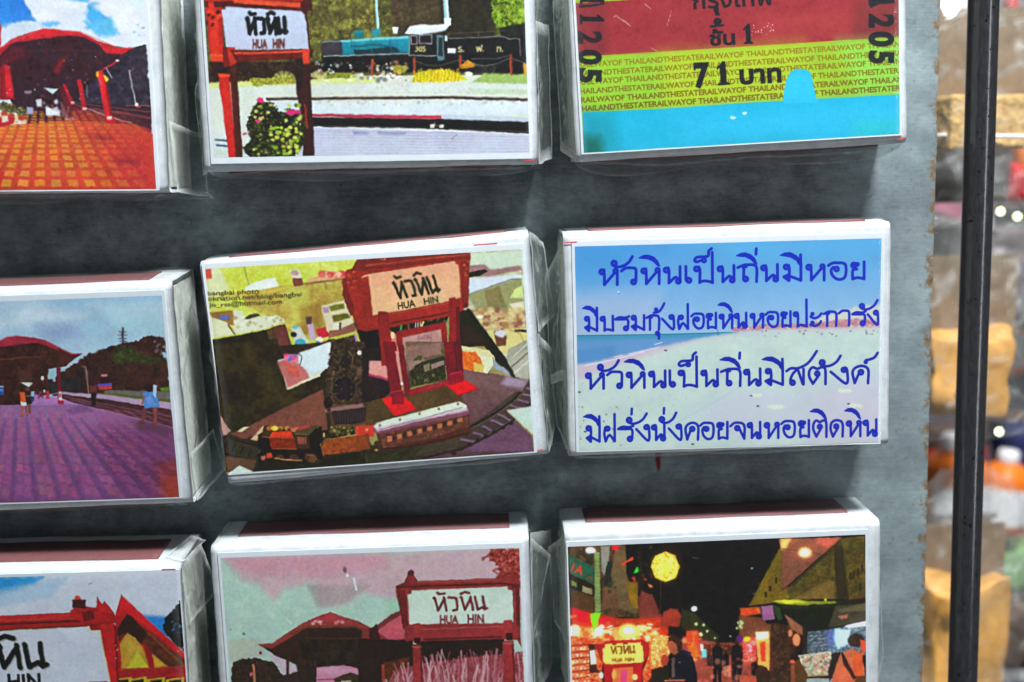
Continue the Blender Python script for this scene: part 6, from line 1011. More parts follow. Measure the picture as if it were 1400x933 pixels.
def mat_board():
    m, nt, out = new_mat('galvanised_sheet'); co = coords(nt)
    big = tex(nt, coords(nt, (800, 1000, 1100)), .03, 5, .6); mid = tex(nt, coords(nt, (850, 1000, 1100)), .11, 7, .62); fine = tex(nt, coords(nt, (620, 1000, 1500)), 1.2, 6, .72); sp = tex(nt, co, .9, 2, .9)
    scr = tex(nt, coords(nt, (60, 1000, 5200)), .9, 3, .6); grime_shade = tex(nt, coords(nt, (800, 1000, 1200)), .075, 8, .76)
    c = ramp(nt, mid, [(.30, lin(118, 130, 134)), (.5, lin(142, 157, 161)), (.72, lin(170, 186, 188))])
    c = mix(nt, ramp(nt, big, [(.46, (0, 0, 0)), (.70, (.5, .5, .5))]), c, lin(92, 96, 104))
    gx = N(nt, 'ShaderNodeSeparateXYZ'); gt = N(nt, 'ShaderNodeTexCoord'); nt.links.new(gt.outputs['Object'], gx.inputs[0])
    gb = N(nt, 'ShaderNodeMapRange', interpolation_type='SMOOTHSTEP'); gb.inputs['From Min'].default_value = .066; gb.inputs['From Max'].default_value = .086; gb.inputs['To Min'].default_value = .09; gb.inputs['To Max'].default_value = -.12; nt.links.new(gx.outputs[0], gb.inputs['Value'])
    ga = N(nt, 'ShaderNodeMath', operation='ADD'); nt.links.new(grime_shade, ga.inputs[0]); nt.links.new(gb.outputs[0], ga.inputs[1]); grime_shade = ga.outputs[0]   # grime with shade of the gaps painted in, lighter towards the right edge
    c = mix(nt, ramp(nt, grime_shade, [(.50, (0, 0, 0)), (.64, (.5,)*3), (.78, (.78,)*3)]), c, ramp(nt, fine, [(.38, lin(34, 30, 34)), (.55, lin(66, 62, 68)), (.70, lin(86, 86, 92))]))
    c = mix(nt, .045, c, ramp(nt, scr, [(.42, lin(90, 96, 100)), (.6, lin(210, 220, 222))]))
    c = mix(nt, .3, c, ramp(nt, fine, [(.3, lin(70, 76, 80)), (.7, lin(176, 186, 188))]), 'OVERLAY')
    st = ramp(nt, tex(nt, co, .55, 5, .85), [(.58, (0, 0, 0)), (.66, (.6,)*3)]); c = mix(nt, st, c, lin(52, 50, 56))
    c = mix(nt, ramp(nt, sp, [(.72, (0, 0, 0)), (.76, (.8,)*3)]), c, lin(150, 150, 150))
    # rust eating in from the cut right-hand edge
    sx = N(nt, 'ShaderNodeSeparateXYZ'); tc = N(nt, 'ShaderNodeTexCoord'); nt.links.new(tc.outputs['Object'], sx.inputs[0])
    ma = N(nt, 'ShaderNodeMath', operation='MULTIPLY_ADD'); ma.inputs[1].default_value = 1000/7.; ma.inputs[2].default_value = -92.85/7.+1.0; nt.links.new(sx.outputs[0], ma.inputs[0])
    ad = N(nt, 'ShaderNodeMath', operation='ADD'); nt.links.new(ma.outputs[0], ad.inputs[0]); k = N(nt, 'ShaderNodeMath', operation='MULTIPLY_ADD'); k.inputs[1].default_value = 1.9; k.inputs[2].default_value = -1.15; nt.links.new(tex(nt, co, .28, 6, .75), k.inputs[0]); nt.links.new(k.outputs[0], ad.inputs[1])
    rm = ramp(nt, ad.outputs[0], [(.66, (0, 0, 0)), (.86, (1, 1, 1))])
    rust = ramp(nt, tex(nt, co, .8, 4, .7), [(.3, lin(70, 54, 42)), (.55, lin(122, 98, 66)), (.8, lin(134, 142, 132))])
    c = mix(nt, rm, c, rust)
    met = N(nt, 'ShaderNodeMath', operation='MULTIPLY_ADD'); met.inputs[1].default_value = -.3; met.inputs[2].default_value = .35; nt.links.new(rm, met.inputs[0])
    rs = ramp(nt, fine, [(.3, (.30,)*3), (.7, (.50,)*3)])
    p = bsdf(nt, out, c, .5, .5, bump(nt, fine, .22, .10), .5, rs); nt.links.new(met.outputs[0], p.inputs['Metallic']); return m
def mat_rod():
    m, nt, out = new_mat('dark_steel'); co = coords(nt, (1000, 1000, 240)); n = tex(nt, co, 2.2, 5, .7); s = tex(nt, coords(nt), 1.0, 2, .9)
    c = ramp(nt, n, [(.3, lin(84, 82, 86)), (.6, lin(104, 104, 108)), (.8, lin(126, 134, 138))]); c = mix(nt, ramp(nt, s, [(.66, (0, 0, 0)), (.69, (1, 1, 1))]), c, (.01, .008, .008))
    bsdf(nt, out, c, .3, .85, bump(nt, n, .12, .05), rough_sock=ramp(nt, n, [(.3, (.17,)*3), (.75, (.27,)*3)])); return m
def mat_cork(name, a, b):
    m, nt, out = new_mat(name); co = coords(nt); n = tex(nt, co, .55, 4, .6); c = ramp(nt, n, [(.32, a), (.68, b)])
    bsdf(nt, out, c, .65, nor=bump(nt, n, .9, 1.0)); return m
M = dict(card=mat_card(), striker=mat_striker(), film=mat_film(), board=mat_board(), rod=mat_rod(),
         tray=mat_plain('grey_tray_card', lin(200, 204, 196), .7), mark=mat_plain('red_ink', lin(206, 70, 84), .6, .1, 3, spread=.3), paper=mat_plain('sticker_paper', lin(214, 222, 230), .4, .1, .8, spread=.03),
         red_reflection=mat_plain('red_reflection_paint', lin(120, 18, 34), .35), dark=mat_plain('dark_brown_board', lin(58, 46, 40), .7), kraft=mat_plain('kraft_card', lin(126, 102, 74), .7, .3, .4),
         cork=mat_cork('pale_cork', lin(168, 128, 70), lin(224, 186, 120)), honey=mat_plain('honey_wood', lin(216, 160, 82), .45, .3, .3), white=mat_plain('white_plastic', lin(232, 232, 236), .35, .1), orange=mat_plain('orange_plastic', lin(236, 120, 30), .4, .1),
         red=mat_plain('red_cloth', lin(190, 24, 34), .6), green=mat_plain('green_cloth', lin(136, 178, 120), .7), navy=mat_plain('navy_cloth', lin(40, 44, 96), .7), lilac=mat_plain('lilac_sheet', lin(142, 132, 140), .6, .3, .02, spread=.3),
         pink=mat_plain('pink_cloth', lin(190, 120, 140), .7), black=mat_plain('black_plastic', lin(22, 20, 24), .5), brown=mat_plain('brown_leather', lin(84, 62, 52), .6, .3, .3, spread=.5), grey=mat_plain('grey_plastic', lin(104, 92, 96), .4, .3, .1, spread=.5))

# ------------------------------------------------------------------ the sheet-metal board
def make_board():
    bm = bmesh.new(); nx, nz = 4, 420; z0, z1 = -260, 220; rows = []
    xs = [-330, -100, 60, 91.2]
    for k in range(nz+1):
        z = z0+(z1-z0)*k/nz; e = 92.85+.22*noise.noise(Vector((z*.12, 0, 3)))+.14*noise.noise(Vector((z*.7, 1, 3)))
        rows.append([(x, z) for x in xs]+[(e, z)])
    for y in (0, 1.1):
        g = [[bm.verts.new((x, y, z)) for x, z in r] for r in rows]
        for k in range(nz):
            for i in range(len(g[0])-1): bm.faces.new((g[k][i], g[k][i+1], g[k+1][i+1], g[k+1][i]))
        if y == 0: g0 = g
    for k in range(nz):
        bm.faces.new((g0[k][-1], g[k][-1], g[k+1][-1], g0[k+1][-1])); bm.faces.new((g0[k][0], g[k][0], g[k+1][0], g0[k+1][0]))
    for k in (0, nz):
        for i in range(len(g[0])-1): bm.faces.new((g0[k][i], g0[k][i+1], g[k][i+1], g[k][i]))
    o = bm_obj('metal_board', bm, M['board']); o['kind'] = 'structure'; return o
make_board()
# thin red shape painted as a red reflection in the metal below the beach box
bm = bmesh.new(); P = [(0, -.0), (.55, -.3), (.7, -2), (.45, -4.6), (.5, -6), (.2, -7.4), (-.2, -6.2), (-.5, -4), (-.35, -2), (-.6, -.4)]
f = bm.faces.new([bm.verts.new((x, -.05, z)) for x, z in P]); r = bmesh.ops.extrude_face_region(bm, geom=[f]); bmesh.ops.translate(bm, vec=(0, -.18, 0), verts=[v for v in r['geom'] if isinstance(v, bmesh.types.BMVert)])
red_reflection = bm_obj('painted_reflection', bm, M['red_reflection']); red_reflection.location = Vector((41.6, 0, -22.0))*MM
red_reflection['label'] = 'dark red painted-in reflection on the metal board under the beach poem box'; red_reflection['category'] = 'painted reflection'

# ------------------------------------------------------------------ matchboxes
BW, BH, BD = 56.0, 39.17, 15.38
def sleeve_mesh(seed):
    """open-ended card sleeve with softly rounded long edges, 0.5 mm card"""
    rng = random.Random(seed)
    def profile(off, rf, rb):
        P = []; H = BH/2-off; y0 = -BD+off; y1 = -.02-off
        for (cy, cz, r, a0) in ((y0+rf, H-rf, rf, 90), (y0+rf, -H+rf, rf, 180), (y1-rb, -H+rb, rb, 270), (y1-rb, H-rb, rb, 0)):
            for k in range(6): a = math.radians(a0+90*k/5); P.append((cy+math.cos(a)*r, cz+math.sin(a)*r, r))
        Q = []
        for i in range(len(P)):
            a, b = P[i], P[(i+1) % len(P)]; Q.append(a)
            L = math.hypot(a[0]-b[0], a[1]-b[1]); n = int(L/2.5)
            for k in range(1, n): t = k/n; Q.append((a[0]*(1-t)+b[0]*t, a[1]*(1-t)+b[1]*t, 0))
        return Q
    prof = profile(0, 1.25, .6); nx = 56; V = []; Fc = []
    n = len(prof); rings = []
    for i in range(nx+1):
        x = -BW/2+BW*i/nx; ring = []
        for (y, z, r) in prof:
            q = noise.noise_vector(Vector((x*.11, y*.2, z*.11+seed*9.7))); q2 = noise.noise_vector(Vector((x*.6, y*.6+3, z*.6+seed)))
            front = y < -BD+.35
            a = .0 if front else .22; e = .1 if (front is False) else .02
            xe = x+(q2.x*.16 if i in (0, nx) else 0)
            ring.append(len(V)); V.append((xe, y+(0 if front else q.y*a*.4+q2.y*e*.3), z+q.z*a*.7+q2.z*e*.3))
        rings.append(ring)
    for i in range(nx):
        for j in range(n): Fc.append((rings[i][j], rings[i+1][j], rings[i+1][(j+1) % n], rings[i][(j+1) % n]))
    # card thickness at both open ends and a short inner lining
    H = BH/2
    for side, ring in ((-1, rings[0]), (1, rings[-1])):
        inner = []; deep = []
        for idx in ring:
            x, y, z = V[idx]; cy = -BD/2; sy = (abs(y-cy)-.5)/max(abs(y-cy), 1e-6) if abs(y-cy) > .5 else 0; sz = (abs(z)-.5)/max(abs(z), 1e-6) if abs(z) > .5 else 0
            inner.append(len(V)); V.append((x, cy+(y-cy)*sy, z*sz)); deep.append(len(V)); V.append((x-side*2.5, cy+(y-cy)*sy, z*sz))
        for j in range(n):
            k = (j+1) % n; Fc.append((ring[j], ring[k], inner[k], inner[j])); Fc.append((inner[j], inner[k], deep[k], deep[j]))
    return V, Fc
def film_mesh(seed, lo, hi, bot=1.0):
    """crumpled clear wrapper; lo / hi = how far it stands off the left and right ends"""
    bm = bmesh.new(); nx, ny, nz = 44, 20, 46
    vs = {}; haze = []
    def P(i, j, k):
        if (i, j, k) in vs: return vs[(i, j, k)]
        u, v, w = i/nx*2-1, j/ny, k/nz*2-1
        x, y, z = u*(BW/2+.35), -BD-.38+v*(BD+.3), w*(BH/2+.35)
        # round the corners a little
        ex = max(0, abs(u)-.93)/.07; ez = max(0, abs(w)-.9)/.1; ey = max(0, .14-v)/.14
        z -= math.copysign(.6*ez*ez*max(ex, ey)**2, z); x -= math.copysign(.7*ex*ex*max(ez, ey)**2, x); y += .6*ey*ey*max(ex, ez)**2
        big = noise.noise_vector(Vector((x*.10+seed, y*.16, z*.10))); sm = noise.noise_vector(Vector((x*.42, y*.5+seed*3, z*.42)))
        q = 0
        if i in (0, nx):
            st = lo if i == 0 else hi; s = -1 if i == 0 else 1
            inside = (1-abs(w)**6)*(1-abs(2*v-1)**6)
            ridge = 1-min(1, abs(noise.noise(Vector((y*.22, z*.13, seed*2.2))))*5); ridge2 = 1-min(1, abs(noise.noise(Vector((y*.5+5, z*.3, seed*1.2))))*5)
            fold = max(0, 1-abs((BH/2-abs(z))-(BD+y)*.75)/.7)
            cr = (abs(noise.noise(Vector((y*.30, z*.16, seed*3.1))))+.5*abs(noise.noise(Vector((y*.7, z*.42, seed*4.1)))))*1.7; x += s*(st*inside*(.6+.6*big.x)-cr*inside*min(1, st)+.3*fold*inside); y += sm.y*.15*inside; z += sm.z*.15*inside
            q = .012+.34*max(0, ridge-.86)/.14+.2*max(0, fold-.7)/.3+.16*max(0, .05-cr)/.05  # whitened creases and folds painted in as glints on the film
        if k in (0, nz):
            s = 1 if k else -1; sag = (bot*(.75+.5*big.x)*math.sin(math.pi*min(1, v*1.15))**.8*(1-abs(u)**10) if k == 0 else 0)
            z += s*(.10+.16*max(0, big.z)+.03*sm.z+sag); q = max(q, .035+(.12*max(0, 1-abs(v-.45)/.12) if k == 0 else 0))
        if j == 0: y -= .06+.14*max(0, big.y)+.03*sm.y; q = max(q, .008 if abs(u) < .99 and abs(w) < .985 else .04)
        if 0 < i < nx and (i in (1, nx-1)) : q = max(q, .05)
        vs[(i, j, k)] = bm.verts.new((x, min(y, -.03), z)); haze.append(q); return vs[(i, j, k)]
    for i in range(nx):
        for k in range(nz): bm.faces.new((P(i, 0, k), P(i+1, 0, k), P(i+1, 0, k+1), P(i, 0, k+1)))
    for j in range(ny):
        for k in range(nz):
            bm.faces.new((P(0, j, k), P(0, j, k+1), P(0, j+1, k+1), P(0, j+1, k))); bm.faces.new((P(nx, j, k), P(nx, j+1, k), P(nx, j+1, k+1), P(nx, j, k+1)))
        for i in range(nx):
            bm.faces.new((P(i, j, 0), P(i, j+1, 0), P(i+1, j+1, 0), P(i+1, j, 0))); bm.faces.new((P(i, j, nz), P(i+1, j, nz), P(i+1, j+1, nz), P(i, j+1, nz)))
    bm.verts.index_update(); V = [tuple(v.co) for v in bm.verts]; Fc = [tuple(v.index for v in f.verts) for f in bm.faces]; bm.free()
    return V, Fc, haze
def fin(pts, parent, seed, n=10, hz=.035, amp=.22):
    """a loose triangular or four-sided flap of film between 4 corner points"""
    a, b, c, d = [Vector(p) for p in pts]; V = []; Fc = []; H = []
    for i in range(n+1):
        for j in range(n+1):
            u, v = i/n, j/n; p = (a*(1-u)+b*u)*(1-v)+(d*(1-u)+c*u)*v
            p = p+noise.noise_vector(p*.35+Vector((seed, 0, 0)))*amp+noise.noise_vector(p*1.1+Vector((0, seed, 0)))*amp*.4
            V.append(tuple(p)); e = max(0, 1-min(u, 1-u, v, 1-v)*9); H.append(min(1, hz+.55*e*e*e))  # rim whitened to paint in the bright line along the flap
    for i in range(n):
        for j in range(n): k = i*(n+1)+j; Fc.append((k, k+1, k+n+2, k+n+1))
    return mesh_obj('wrap_fold', V, Fc, M['film'], parent, True, attr=H)

def make_matchbox(key, pos, ang, quad, label, lo, hi, folds, marks, seed, margins=(.5, .9, .5, .25), bot=1.0, sk=3.0, lean=0, lift=0):
    t = thing('matchbox', label, 'matchbox', (pos[0], -lift, pos[1]+BD*math.sin(math.radians(lean))), (math.radians(lean), -ang, 0), 'souvenir matchboxes on the metal board')
    V, Fc = sleeve_mesh(seed); mesh_obj('sleeve', V, Fc, M['card'], t, True)
    # striker bands on both long edges
    rng = random.Random(seed)
    for s in (1, -1):
        bm = bmesh.new(); y0 = -BD+sk; y1 = y0+9; x0 = -23.8+rng.uniform(-.8, .8); x1 = 23.9+rng.uniform(-.8, .8); nx = 40
        g = [[bm.verts.new((x0+(x1-x0)*i/nx, y+.06*noise.noise(Vector((i*.9, y, seed))), s*(BH/2+.26+.22*noise.noise(Vector((i*.16, y*.2, seed*5)))))) for y in (y0, y0+3, y0+6, y1)] for i in range(nx+1)]
        for i in range(nx):
            for j in range(3): bm.faces.new((g[i][j], g[i+1][j], g[i+1][j+1], g[i][j+1]))
        r = bmesh.ops.extrude_face_region(bm, geom=list(bm.faces)); bmesh.ops.translate(bm, vec=(0, 0, -s*.5), verts=[v for v in r['geom'] if isinstance(v, bmesh.types.BMVert)])
        bm_obj('striker', bm, M['striker'], t, True)
    # inner tray, seen at the open ends
    bm = bmesh.new(); x = BW/2-.45
    box_bm(bm, -x, x, -BD+.75, -BD+1.2, -BH/2+.9, BH/2-.9)
    for sx in (-1, 1): box_bm(bm, sx*x-.25, sx*x+.25, -BD+1.22, -.8, -BH/2+.9, BH/2-.9, .15, 1)
    for sz in (-1, 1): box_bm(bm, -x+.27, x-.27, -BD+1.22, -.8, sz*(BH/2-1.1)-.2, sz*(BH/2-1.1)+.2)
    bm_obj('tray', bm, M['tray'], t)
    # paper sticker with the printed picture
    ml, mt, mr, mb = margins; (ax, az), (bx, bz), (cx, cz), (dx, dz) = quad; L = 27.75
    S = [(max(ax-ml, -L), min(az+mt, 19.3)), (min(bx+mr, L), min(bz+mt, 19.3)), (min(cx+mr, L), max(cz-mb, -19.4)), (max(dx-ml, -L), max(dz-mb, -19.4))]
    ring = []
    for k in range(4):
        a, b = S[k], S[(k+1) % 4]
        for i in range(24):
            q = i/24; w = .05*noise.noise(Vector((k*7+q*14, seed, 0))); ring.append((a[0]*(1-q)+b[0]*q+(w if k in (1, 3) else 0), a[1]*(1-q)+b[1]*q+(w if k in (0, 2) else 0)))
    n = len(ring); yb, yf = -BD-.015, -BD-.21
    V = [(x, yb, z) for x, z in ring]+[(x, yf, z) for x, z in ring]
    st = mesh_obj('picture_sticker', V, [tuple(range(n, 2*n)), tuple(range(n-1, -1, -1))]+[(i, (i+1) % n, n+(i+1) % n, n+i) for i in range(n)], M['paper'], t)
    rect = RECT[key]; V = []; U = []; Fc = []; g = 16
    for i in range(g+1):
        for j in range(g+1):
            u, v = i/g, j/g
            x = (ax*(1-u)+bx*u)*(1-v)+(dx*(1-u)+cx*u)*v; z = (az*(1-u)+bz*u)*(1-v)+(dz*(1-u)+cz*u)*v
            if i in (0, g): x += .045*noise.noise(Vector((z*1.7, i, seed)))
            if j in (0, g): z += .045*noise.noise(Vector((x*1.7, j, seed)))
            V.append((x, yf-.012, z)); U.append(((x-rect[0])/(rect[1]-rect[0]), (z-rect[2])/(rect[3]-rect[2])))
    for i in range(g):
        for j in range(g): k = i*(g+1)+j; Fc.append((k, k+1, k+g+2, k+g+1))
    mesh_obj('printed_picture', V, Fc, mat_print(key_names[key], IMG[key]), st, uvs=U)
    for (x0, z0, x1, z1, y) in marks:
        w = .11; bm = bmesh.new(); f = bm.faces.new([bm.verts.new(p) for p in ((x0, y, z0-w), (x1, y, z1-w), (x1, y, z1+w), (x0, y, z0+w))])
        r = bmesh.ops.extrude_face_region(bm, geom=[f]); bmesh.ops.translate(bm, vec=(0, .02, 0), verts=[v for v in r['geom'] if isinstance(v, bmesh.types.BMVert)])
        bm_obj('cut_mark', bm, M['mark'], t)
    V, Fc, hz = film_mesh(seed, lo, hi, bot); mesh_obj('clear_wrapper', V, Fc, M['film'], t, True, attr=hz)
    for k, p in enumerate(folds): fin(p, t, seed+k*3.1)
    return t
IMG = {}; RECT = {}
key_names = {'r1c1': 'print_red_platform', 'r1c2': 'print_engine', 'r1c3': 'print_ticket', 'r2c1': 'print_violet_platform', 'r2c2': 'print_model_train', 'r2c3': 'print_beach_poem', 'r3c1': 'print_gable', 'r3c2': 'print_faded_station', 'r3c3': 'print_night_market'}
_init = Canvas.__init__
def _rec(s, key, x0, x1, z0, z1, base): RECT[key] = (x0, x1, z0, z1); _init(s, key, x0, x1, z0, z1, base)
Canvas.__init__ = _rec
for k, f in ARTS.items(): IMG[k] = f()
F0 = -BD-.24; B2 = BH/2; X2 = BW/2
R_ = lambda *p: p
make_matchbox('r1c1', (-70.16, 45.45), -.0181, [(-26.2, 18), (25.4, 18), (25.9, -18.9), (-26.2, -18.9)], 'white matchbox picturing a red station hall over orange paving, top left of the board', .4, 1.2,
    [[(X2+.3, -14, -B2+12), (X2+4.6, -7, -B2+9.5), (X2+3.8, -4, -B2-1.0), (X2+.4, -12, -B2+.2)], [(X2-1, -8, -B2-.4), (X2+4.3, -6, -B2-.2), (X2+4.6, -3, -B2-1.4), (X2-6, -4, -B2-1.0)]], [], 1, bot=1.6)
make_matchbox('r1c2', (-8.38, 48.24), -.0006, [(-26.5, 18), (26.1, 18), (26.6, -17.6), (-26.3, -17.2)], 'white matchbox picturing a green steam engine behind a red name board and rose bush', 1.2, 1.6,
    [[(X2+.2, -14.5, 4), (X2+2.6, -8, 4), (X2+2.8, -8, -B2+1), (X2+.2, -15, -B2)], [(-X2-.2, -13, -2), (-X2-2.6, -8, -6), (-X2-2.2, -7, -B2-.6), (-X2+.2, -14, -B2-.3)]], [(25.6, -18.9, 27.4, -18.9, F0)], 2, (.5, .9, .4, 1.05), bot=1.7)
make_matchbox('r1c3', (53.44, 49.34), .0313, [(-27.0, 18), (26.8, 18), (26.8, -18.0), (-26.7, -18.2)], 'white matchbox picturing a red and lime railway ticket with 71 printed on it', 1.8, .5,
    [[(-X2-.2, -14, 8), (-X2-2.2, -8, 8), (-X2-2.0, -7, -B2+2), (-X2, -14.6, -B2)]], [(26.5, -18.9, 27.6, -18.8, F0)], 3, (.4, .9, .3, .25), bot=2.8)
make_matchbox('r2c1', (-70.21, -9.35), .0134, [(-26.3, 17.6), (26.2, 17.4), (25.8, -18.2), (-26.1, -17.7)], 'white matchbox picturing a violet brick platform with a child in a blue dress', .4, 1.6,
    [[(X2+.3, -14.5, -B2+9), (X2+2.8, -7, -B2+11), (X2+3.6, -4.5, -B2+2.5), (X2+.2, -13, -B2-.3)]], [], 4, lean=3.6, lift=1.3)
make_matchbox('r2c2', (-8.94, -4.02), .0658, [(-27.2, 18.3), (26.6, 16.7), (25.6, -18.6), (-28.0, -17.5)], 'tilted white matchbox picturing a toy train and red name board on a table', 1.0, 2.2,
    [[(X2+.2, -15, B2), (X2+2.6, -9, B2-2.5), (X2+3.6, -6, B2-16), (X2+.2, -14, 2)], [(X2, -15, 2), (X2+2.6, -8, -2), (X2+1.8, -8, -B2+3), (X2+.2, -14.5, -B2)], [(-X2, -13, B2+.2), (-X2-1.8, -8, B2-6), (-X2-1.4, -6, -4), (-X2-.1, -13, 0)]],
    [(18.5, 18.1, 22.5, 18.05, F0), (26.2, -18.6, 27.2, -18.4, F0)], 5, bot=1.3)
make_matchbox('r2c3', (51.80, -2.33), .0103, [(-26.1, 17.2), (26.4, 16.7), (26.1, -19.0), (-26.3, -18.4)], 'white matchbox with four handwritten blue lines over a pale beach', 2.0, .5,
    [[(-X2-.2, -14.5, B2-2), (-X2-3.0, -8, B2-8), (-X2-2.6, -7, -8), (-X2, -14, -6)], [(-X2-.2, -14, -4), (-X2-2.4, -8, -6), (-X2-1.6, -7, -B2+4), (-X2, -14.5, -B2)], [(X2+.2, -13, 9), (X2+4.2, -3, 3), (X2+1.6, -3, -B2+6), (X2+.2, -13, -B2+8)]],
    [(-27.8, 17.9, -25.7, 18.0, F0)], 6, bot=1.5, sk=2.5)
make_matchbox('r3c1', (-72.35, -58.07), -.0098, [(-26.5, 18.0), (27.6, 18.4), (27.6, -19), (-26.5, -19)], 'white matchbox picturing a red gabled roof beside a large name board, lower left', .4, 1.3,
    [[(X2+.1, -15, B2), (X2+2.2, -9, B2+1.2), (X2+3.8, -5, B2-9), (X2+.3, -13, B2-12)], [(X2-3.4, -12, B2+.3), (X2+.4, -14.6, B2+.4), (X2+2.4, -6, B2+1.0), (X2-1, -3, B2+.9)]], [(24.8, 18.95, 27.2, 18.95, F0)], 7, (.5, .5, .2, .2), lean=3.6, lift=1.3)
make_matchbox('r3c2', (-11.29, -55.82), .0043, [(-26.3, 17.5), (26.2, 17.5), (26.5, -18.6), (-26, -18.6)], 'white matchbox picturing a faded pink and mint station with a red name board', .8, 2.2,
    [[(X2+.2, -14.8, B2-.5), (X2+4.0, -8, B2-6), (X2+1.6, -8, B2-17), (X2+.1, -14, B2-20)], [(X2+.2, -13, B2-.2), (X2+4.4, -3, B2-3), (X2+4.0, -3, -10), (X2+.2, -12, -14)]], [], 8, sk=5)
make_matchbox('r3c3', (51.05, -55.04), .0096, [(-27.5, 17.0), (25.3, 17.1), (25.8, -18.6), (-27.3, -18.6)], 'white matchbox picturing a crowded night market street with a round lantern', 1.2, .9,
    [[(X2+.2, -14.5, B2-2), (X2+2.2, -8, B2-9), (X2+5.4, -2, -12), (X2+.2, -12, -16)], [(-X2-.1, -14, B2-1), (-X2-2.6, -8, B2-5), (-X2-1.8, -7, 0), (-X2, -14, -2)]], [], 9, sk=5)

# ------------------------------------------------------------------ the steel rod beside the board
def tube(path, r, n=24):
    bm = bmesh.new(); rings = []
    for p in path:
        rings.append([bm.verts.new((p[0]+r*math.cos(2*math.pi*k/n), p[1]+r*math.sin(2*math.pi*k/n), p[2])) for k in range(n)])
    for a, b in zip(rings, rings[1:]):
        for k in range(n): bm.faces.new((a[k], a[(k+1) % n], b[(k+1) % n], b[k]))
    return bm
bm = tube([(101.1+.1*noise.noise(Vector((z*.02, 0, 0))), 1.0, z) for z in range(-260, 221, 8)], 2.72, 40)
rod = bm_obj('steel_rod', bm, M['rod'], None, True); rod['label'] = 'dark scratched steel rod standing upright beside the metal board'; rod['category'] = 'rod'

# ------------------------------------------------------------------ bagged goods hanging behind, out of focus
DX0, DX1, DZ = .36, .0, .0
def at(px, py, y):
    """a point y mm behind the board (used once to lay the goods out)"""
    d = fwd+r2*((px-700)/(F*1000))+u2*((466.5-py)/(F*1000)); s = (y+220.03)/d.y
    return Vector((11.02+s*d.x, y, 28.6+s*d.z))
def gift_bag(cx, cz, y, kind, label):
    t = thing('gift_bag', label, 'gift bag', (cx, y, cz), (0, 0, 0), 'clear bags of souvenirs behind the rod'); rnd = random.Random(kind)
    # crumpled clear pouch, open diamond section, gathered at the top
    V = []; Fc = []; H = []; nu, nv = 56, 52
    for j in range(nv+1):
        v = j/nv; z = -16+58*v; wid = 15.5*(1-.25*max(0, v-.5))*(1 if v < .85 else 1-(v-.85)*3); dep = 8*(1-.85*max(0, v-.4)/.6)
        for i in range(nu):
            a = 2*math.pi*i/nu; ca, sa = math.cos(a), math.sin(a); x = math.copysign(abs(ca)**.5, ca)*wid; yy = math.copysign(abs(sa)**.5, sa)*dep
            q = noise.noise_vector(Vector((x*.12, yy*.12+kind*4, z*.1)))*2.6+noise.noise_vector(Vector((x*.4, yy*.4+kind*4, z*.33)))*.7; V.append((x+q.x, yy+q.y, z+q.z*.6)); H.append(.03+.05*max(0, v-.35)+.03*abs(q.x)+.5*max(0, .05-abs(noise.noise(Vector((x*.13, z*.09, kind*5)))))/.05*.5)
    for j in range(nv):
        for i in range(nu): a = j*nu+i; b = j*nu+(i+1) % nu; Fc.append((a, b, b+nu, a+nu))
    mesh_obj('pouch', V, Fc, M['film'], t, True, attr=H)
    bm = bmesh.new()
    g = [[bm.verts.new((x, 3.2+.4*noise.noise(Vector((x*.1, z*.1, kind))), z)) for x in (-12, -6, 0, 6, 12)] for z in (2, 10, 18, 26)]
    for j in range(3):
        for i in range(4): bm.faces.new((g[j][i], g[j][i+1], g[j+1][i+1], g[j+1][i]))
    r = bmesh.ops.extrude_face_region(bm, geom=list(bm.faces)); bmesh.ops.translate(bm, vec=(0, .8, 0), verts=[v for v in r['geom'] if isinstance(v, bmesh.types.BMVert)])
    bm_obj('backing_card', bm, M['kraft'], t)
    if kind == 2:
        bm = bmesh.new(); box_bm(bm, -6.5, -4, -8.6, -8.2, -5.6, -3.6, .15, 1); bm_obj('tag', bm, M['white'], t)
    if kind != 1: return t
    V = []; Fc = []; n = 40   # white tie
    for k in range(n):
        a = 2*math.pi*k/n; ca, sa = math.cos(a), math.sin(a); cx_, cy_ = math.copysign(abs(ca)**.4, ca)*11.6, math.copysign(abs(sa)**.4, sa)*6.8
        for m_ in range(6): b = 2*math.pi*m_/6; V.append((cx_+.5*math.cos(b)*ca, cy_+.5*math.cos(b)*sa, -3.2+.5*math.sin(b)+.5*math.sin(a*2)))
    for k in range(n):
        for m_ in range(6): Fc.append((k*6+m_, k*6+(m_+1) % 6, ((k+1) % n)*6+(m_+1) % 6, ((k+1) % n)*6+m_))
    mesh_obj('tie', V, Fc, M['white'], t, True)
    return t
def cork_block(cx, cz, y, kind, label, w=11, h=6, d=5.6, mat='cork'):
    bm = bmesh.new(); box_bm(bm, -w, w, -d, d, -h, h, .8, 2); bmesh.ops.subdivide_edges(bm, edges=bm.edges, cuts=3, use_grid_fill=True); rough_bm(bm, .5, .4, kind)
    if mat == 'honey': bmesh.ops.subdivide_edges(bm, edges=bm.edges, cuts=1, use_grid_fill=True); rough_bm(bm, 3.0, .085, kind+3); rough_bm(bm, .8, .3, kind)
    o = bm_obj('cork_block', bm, M[mat], None, mat == 'honey'); o.location = Vector((cx, y, cz))*MM; o.rotation_euler = (0, .05*(kind-1), .35*(kind % 2)-.1)
    o['label'] = label; o['category'] = 'block'; o['group'] = 'tan blocks in the clear bags'; return o
p = at(1338, 168, 58); gift_bag(p.x, p.z, 58, 1, 'uppermost clear bag of tan blocks behind the steel rod'); cork_block(p.x, p.z, 58, 1, 'pale tan pitted block in the uppermost clear bag')
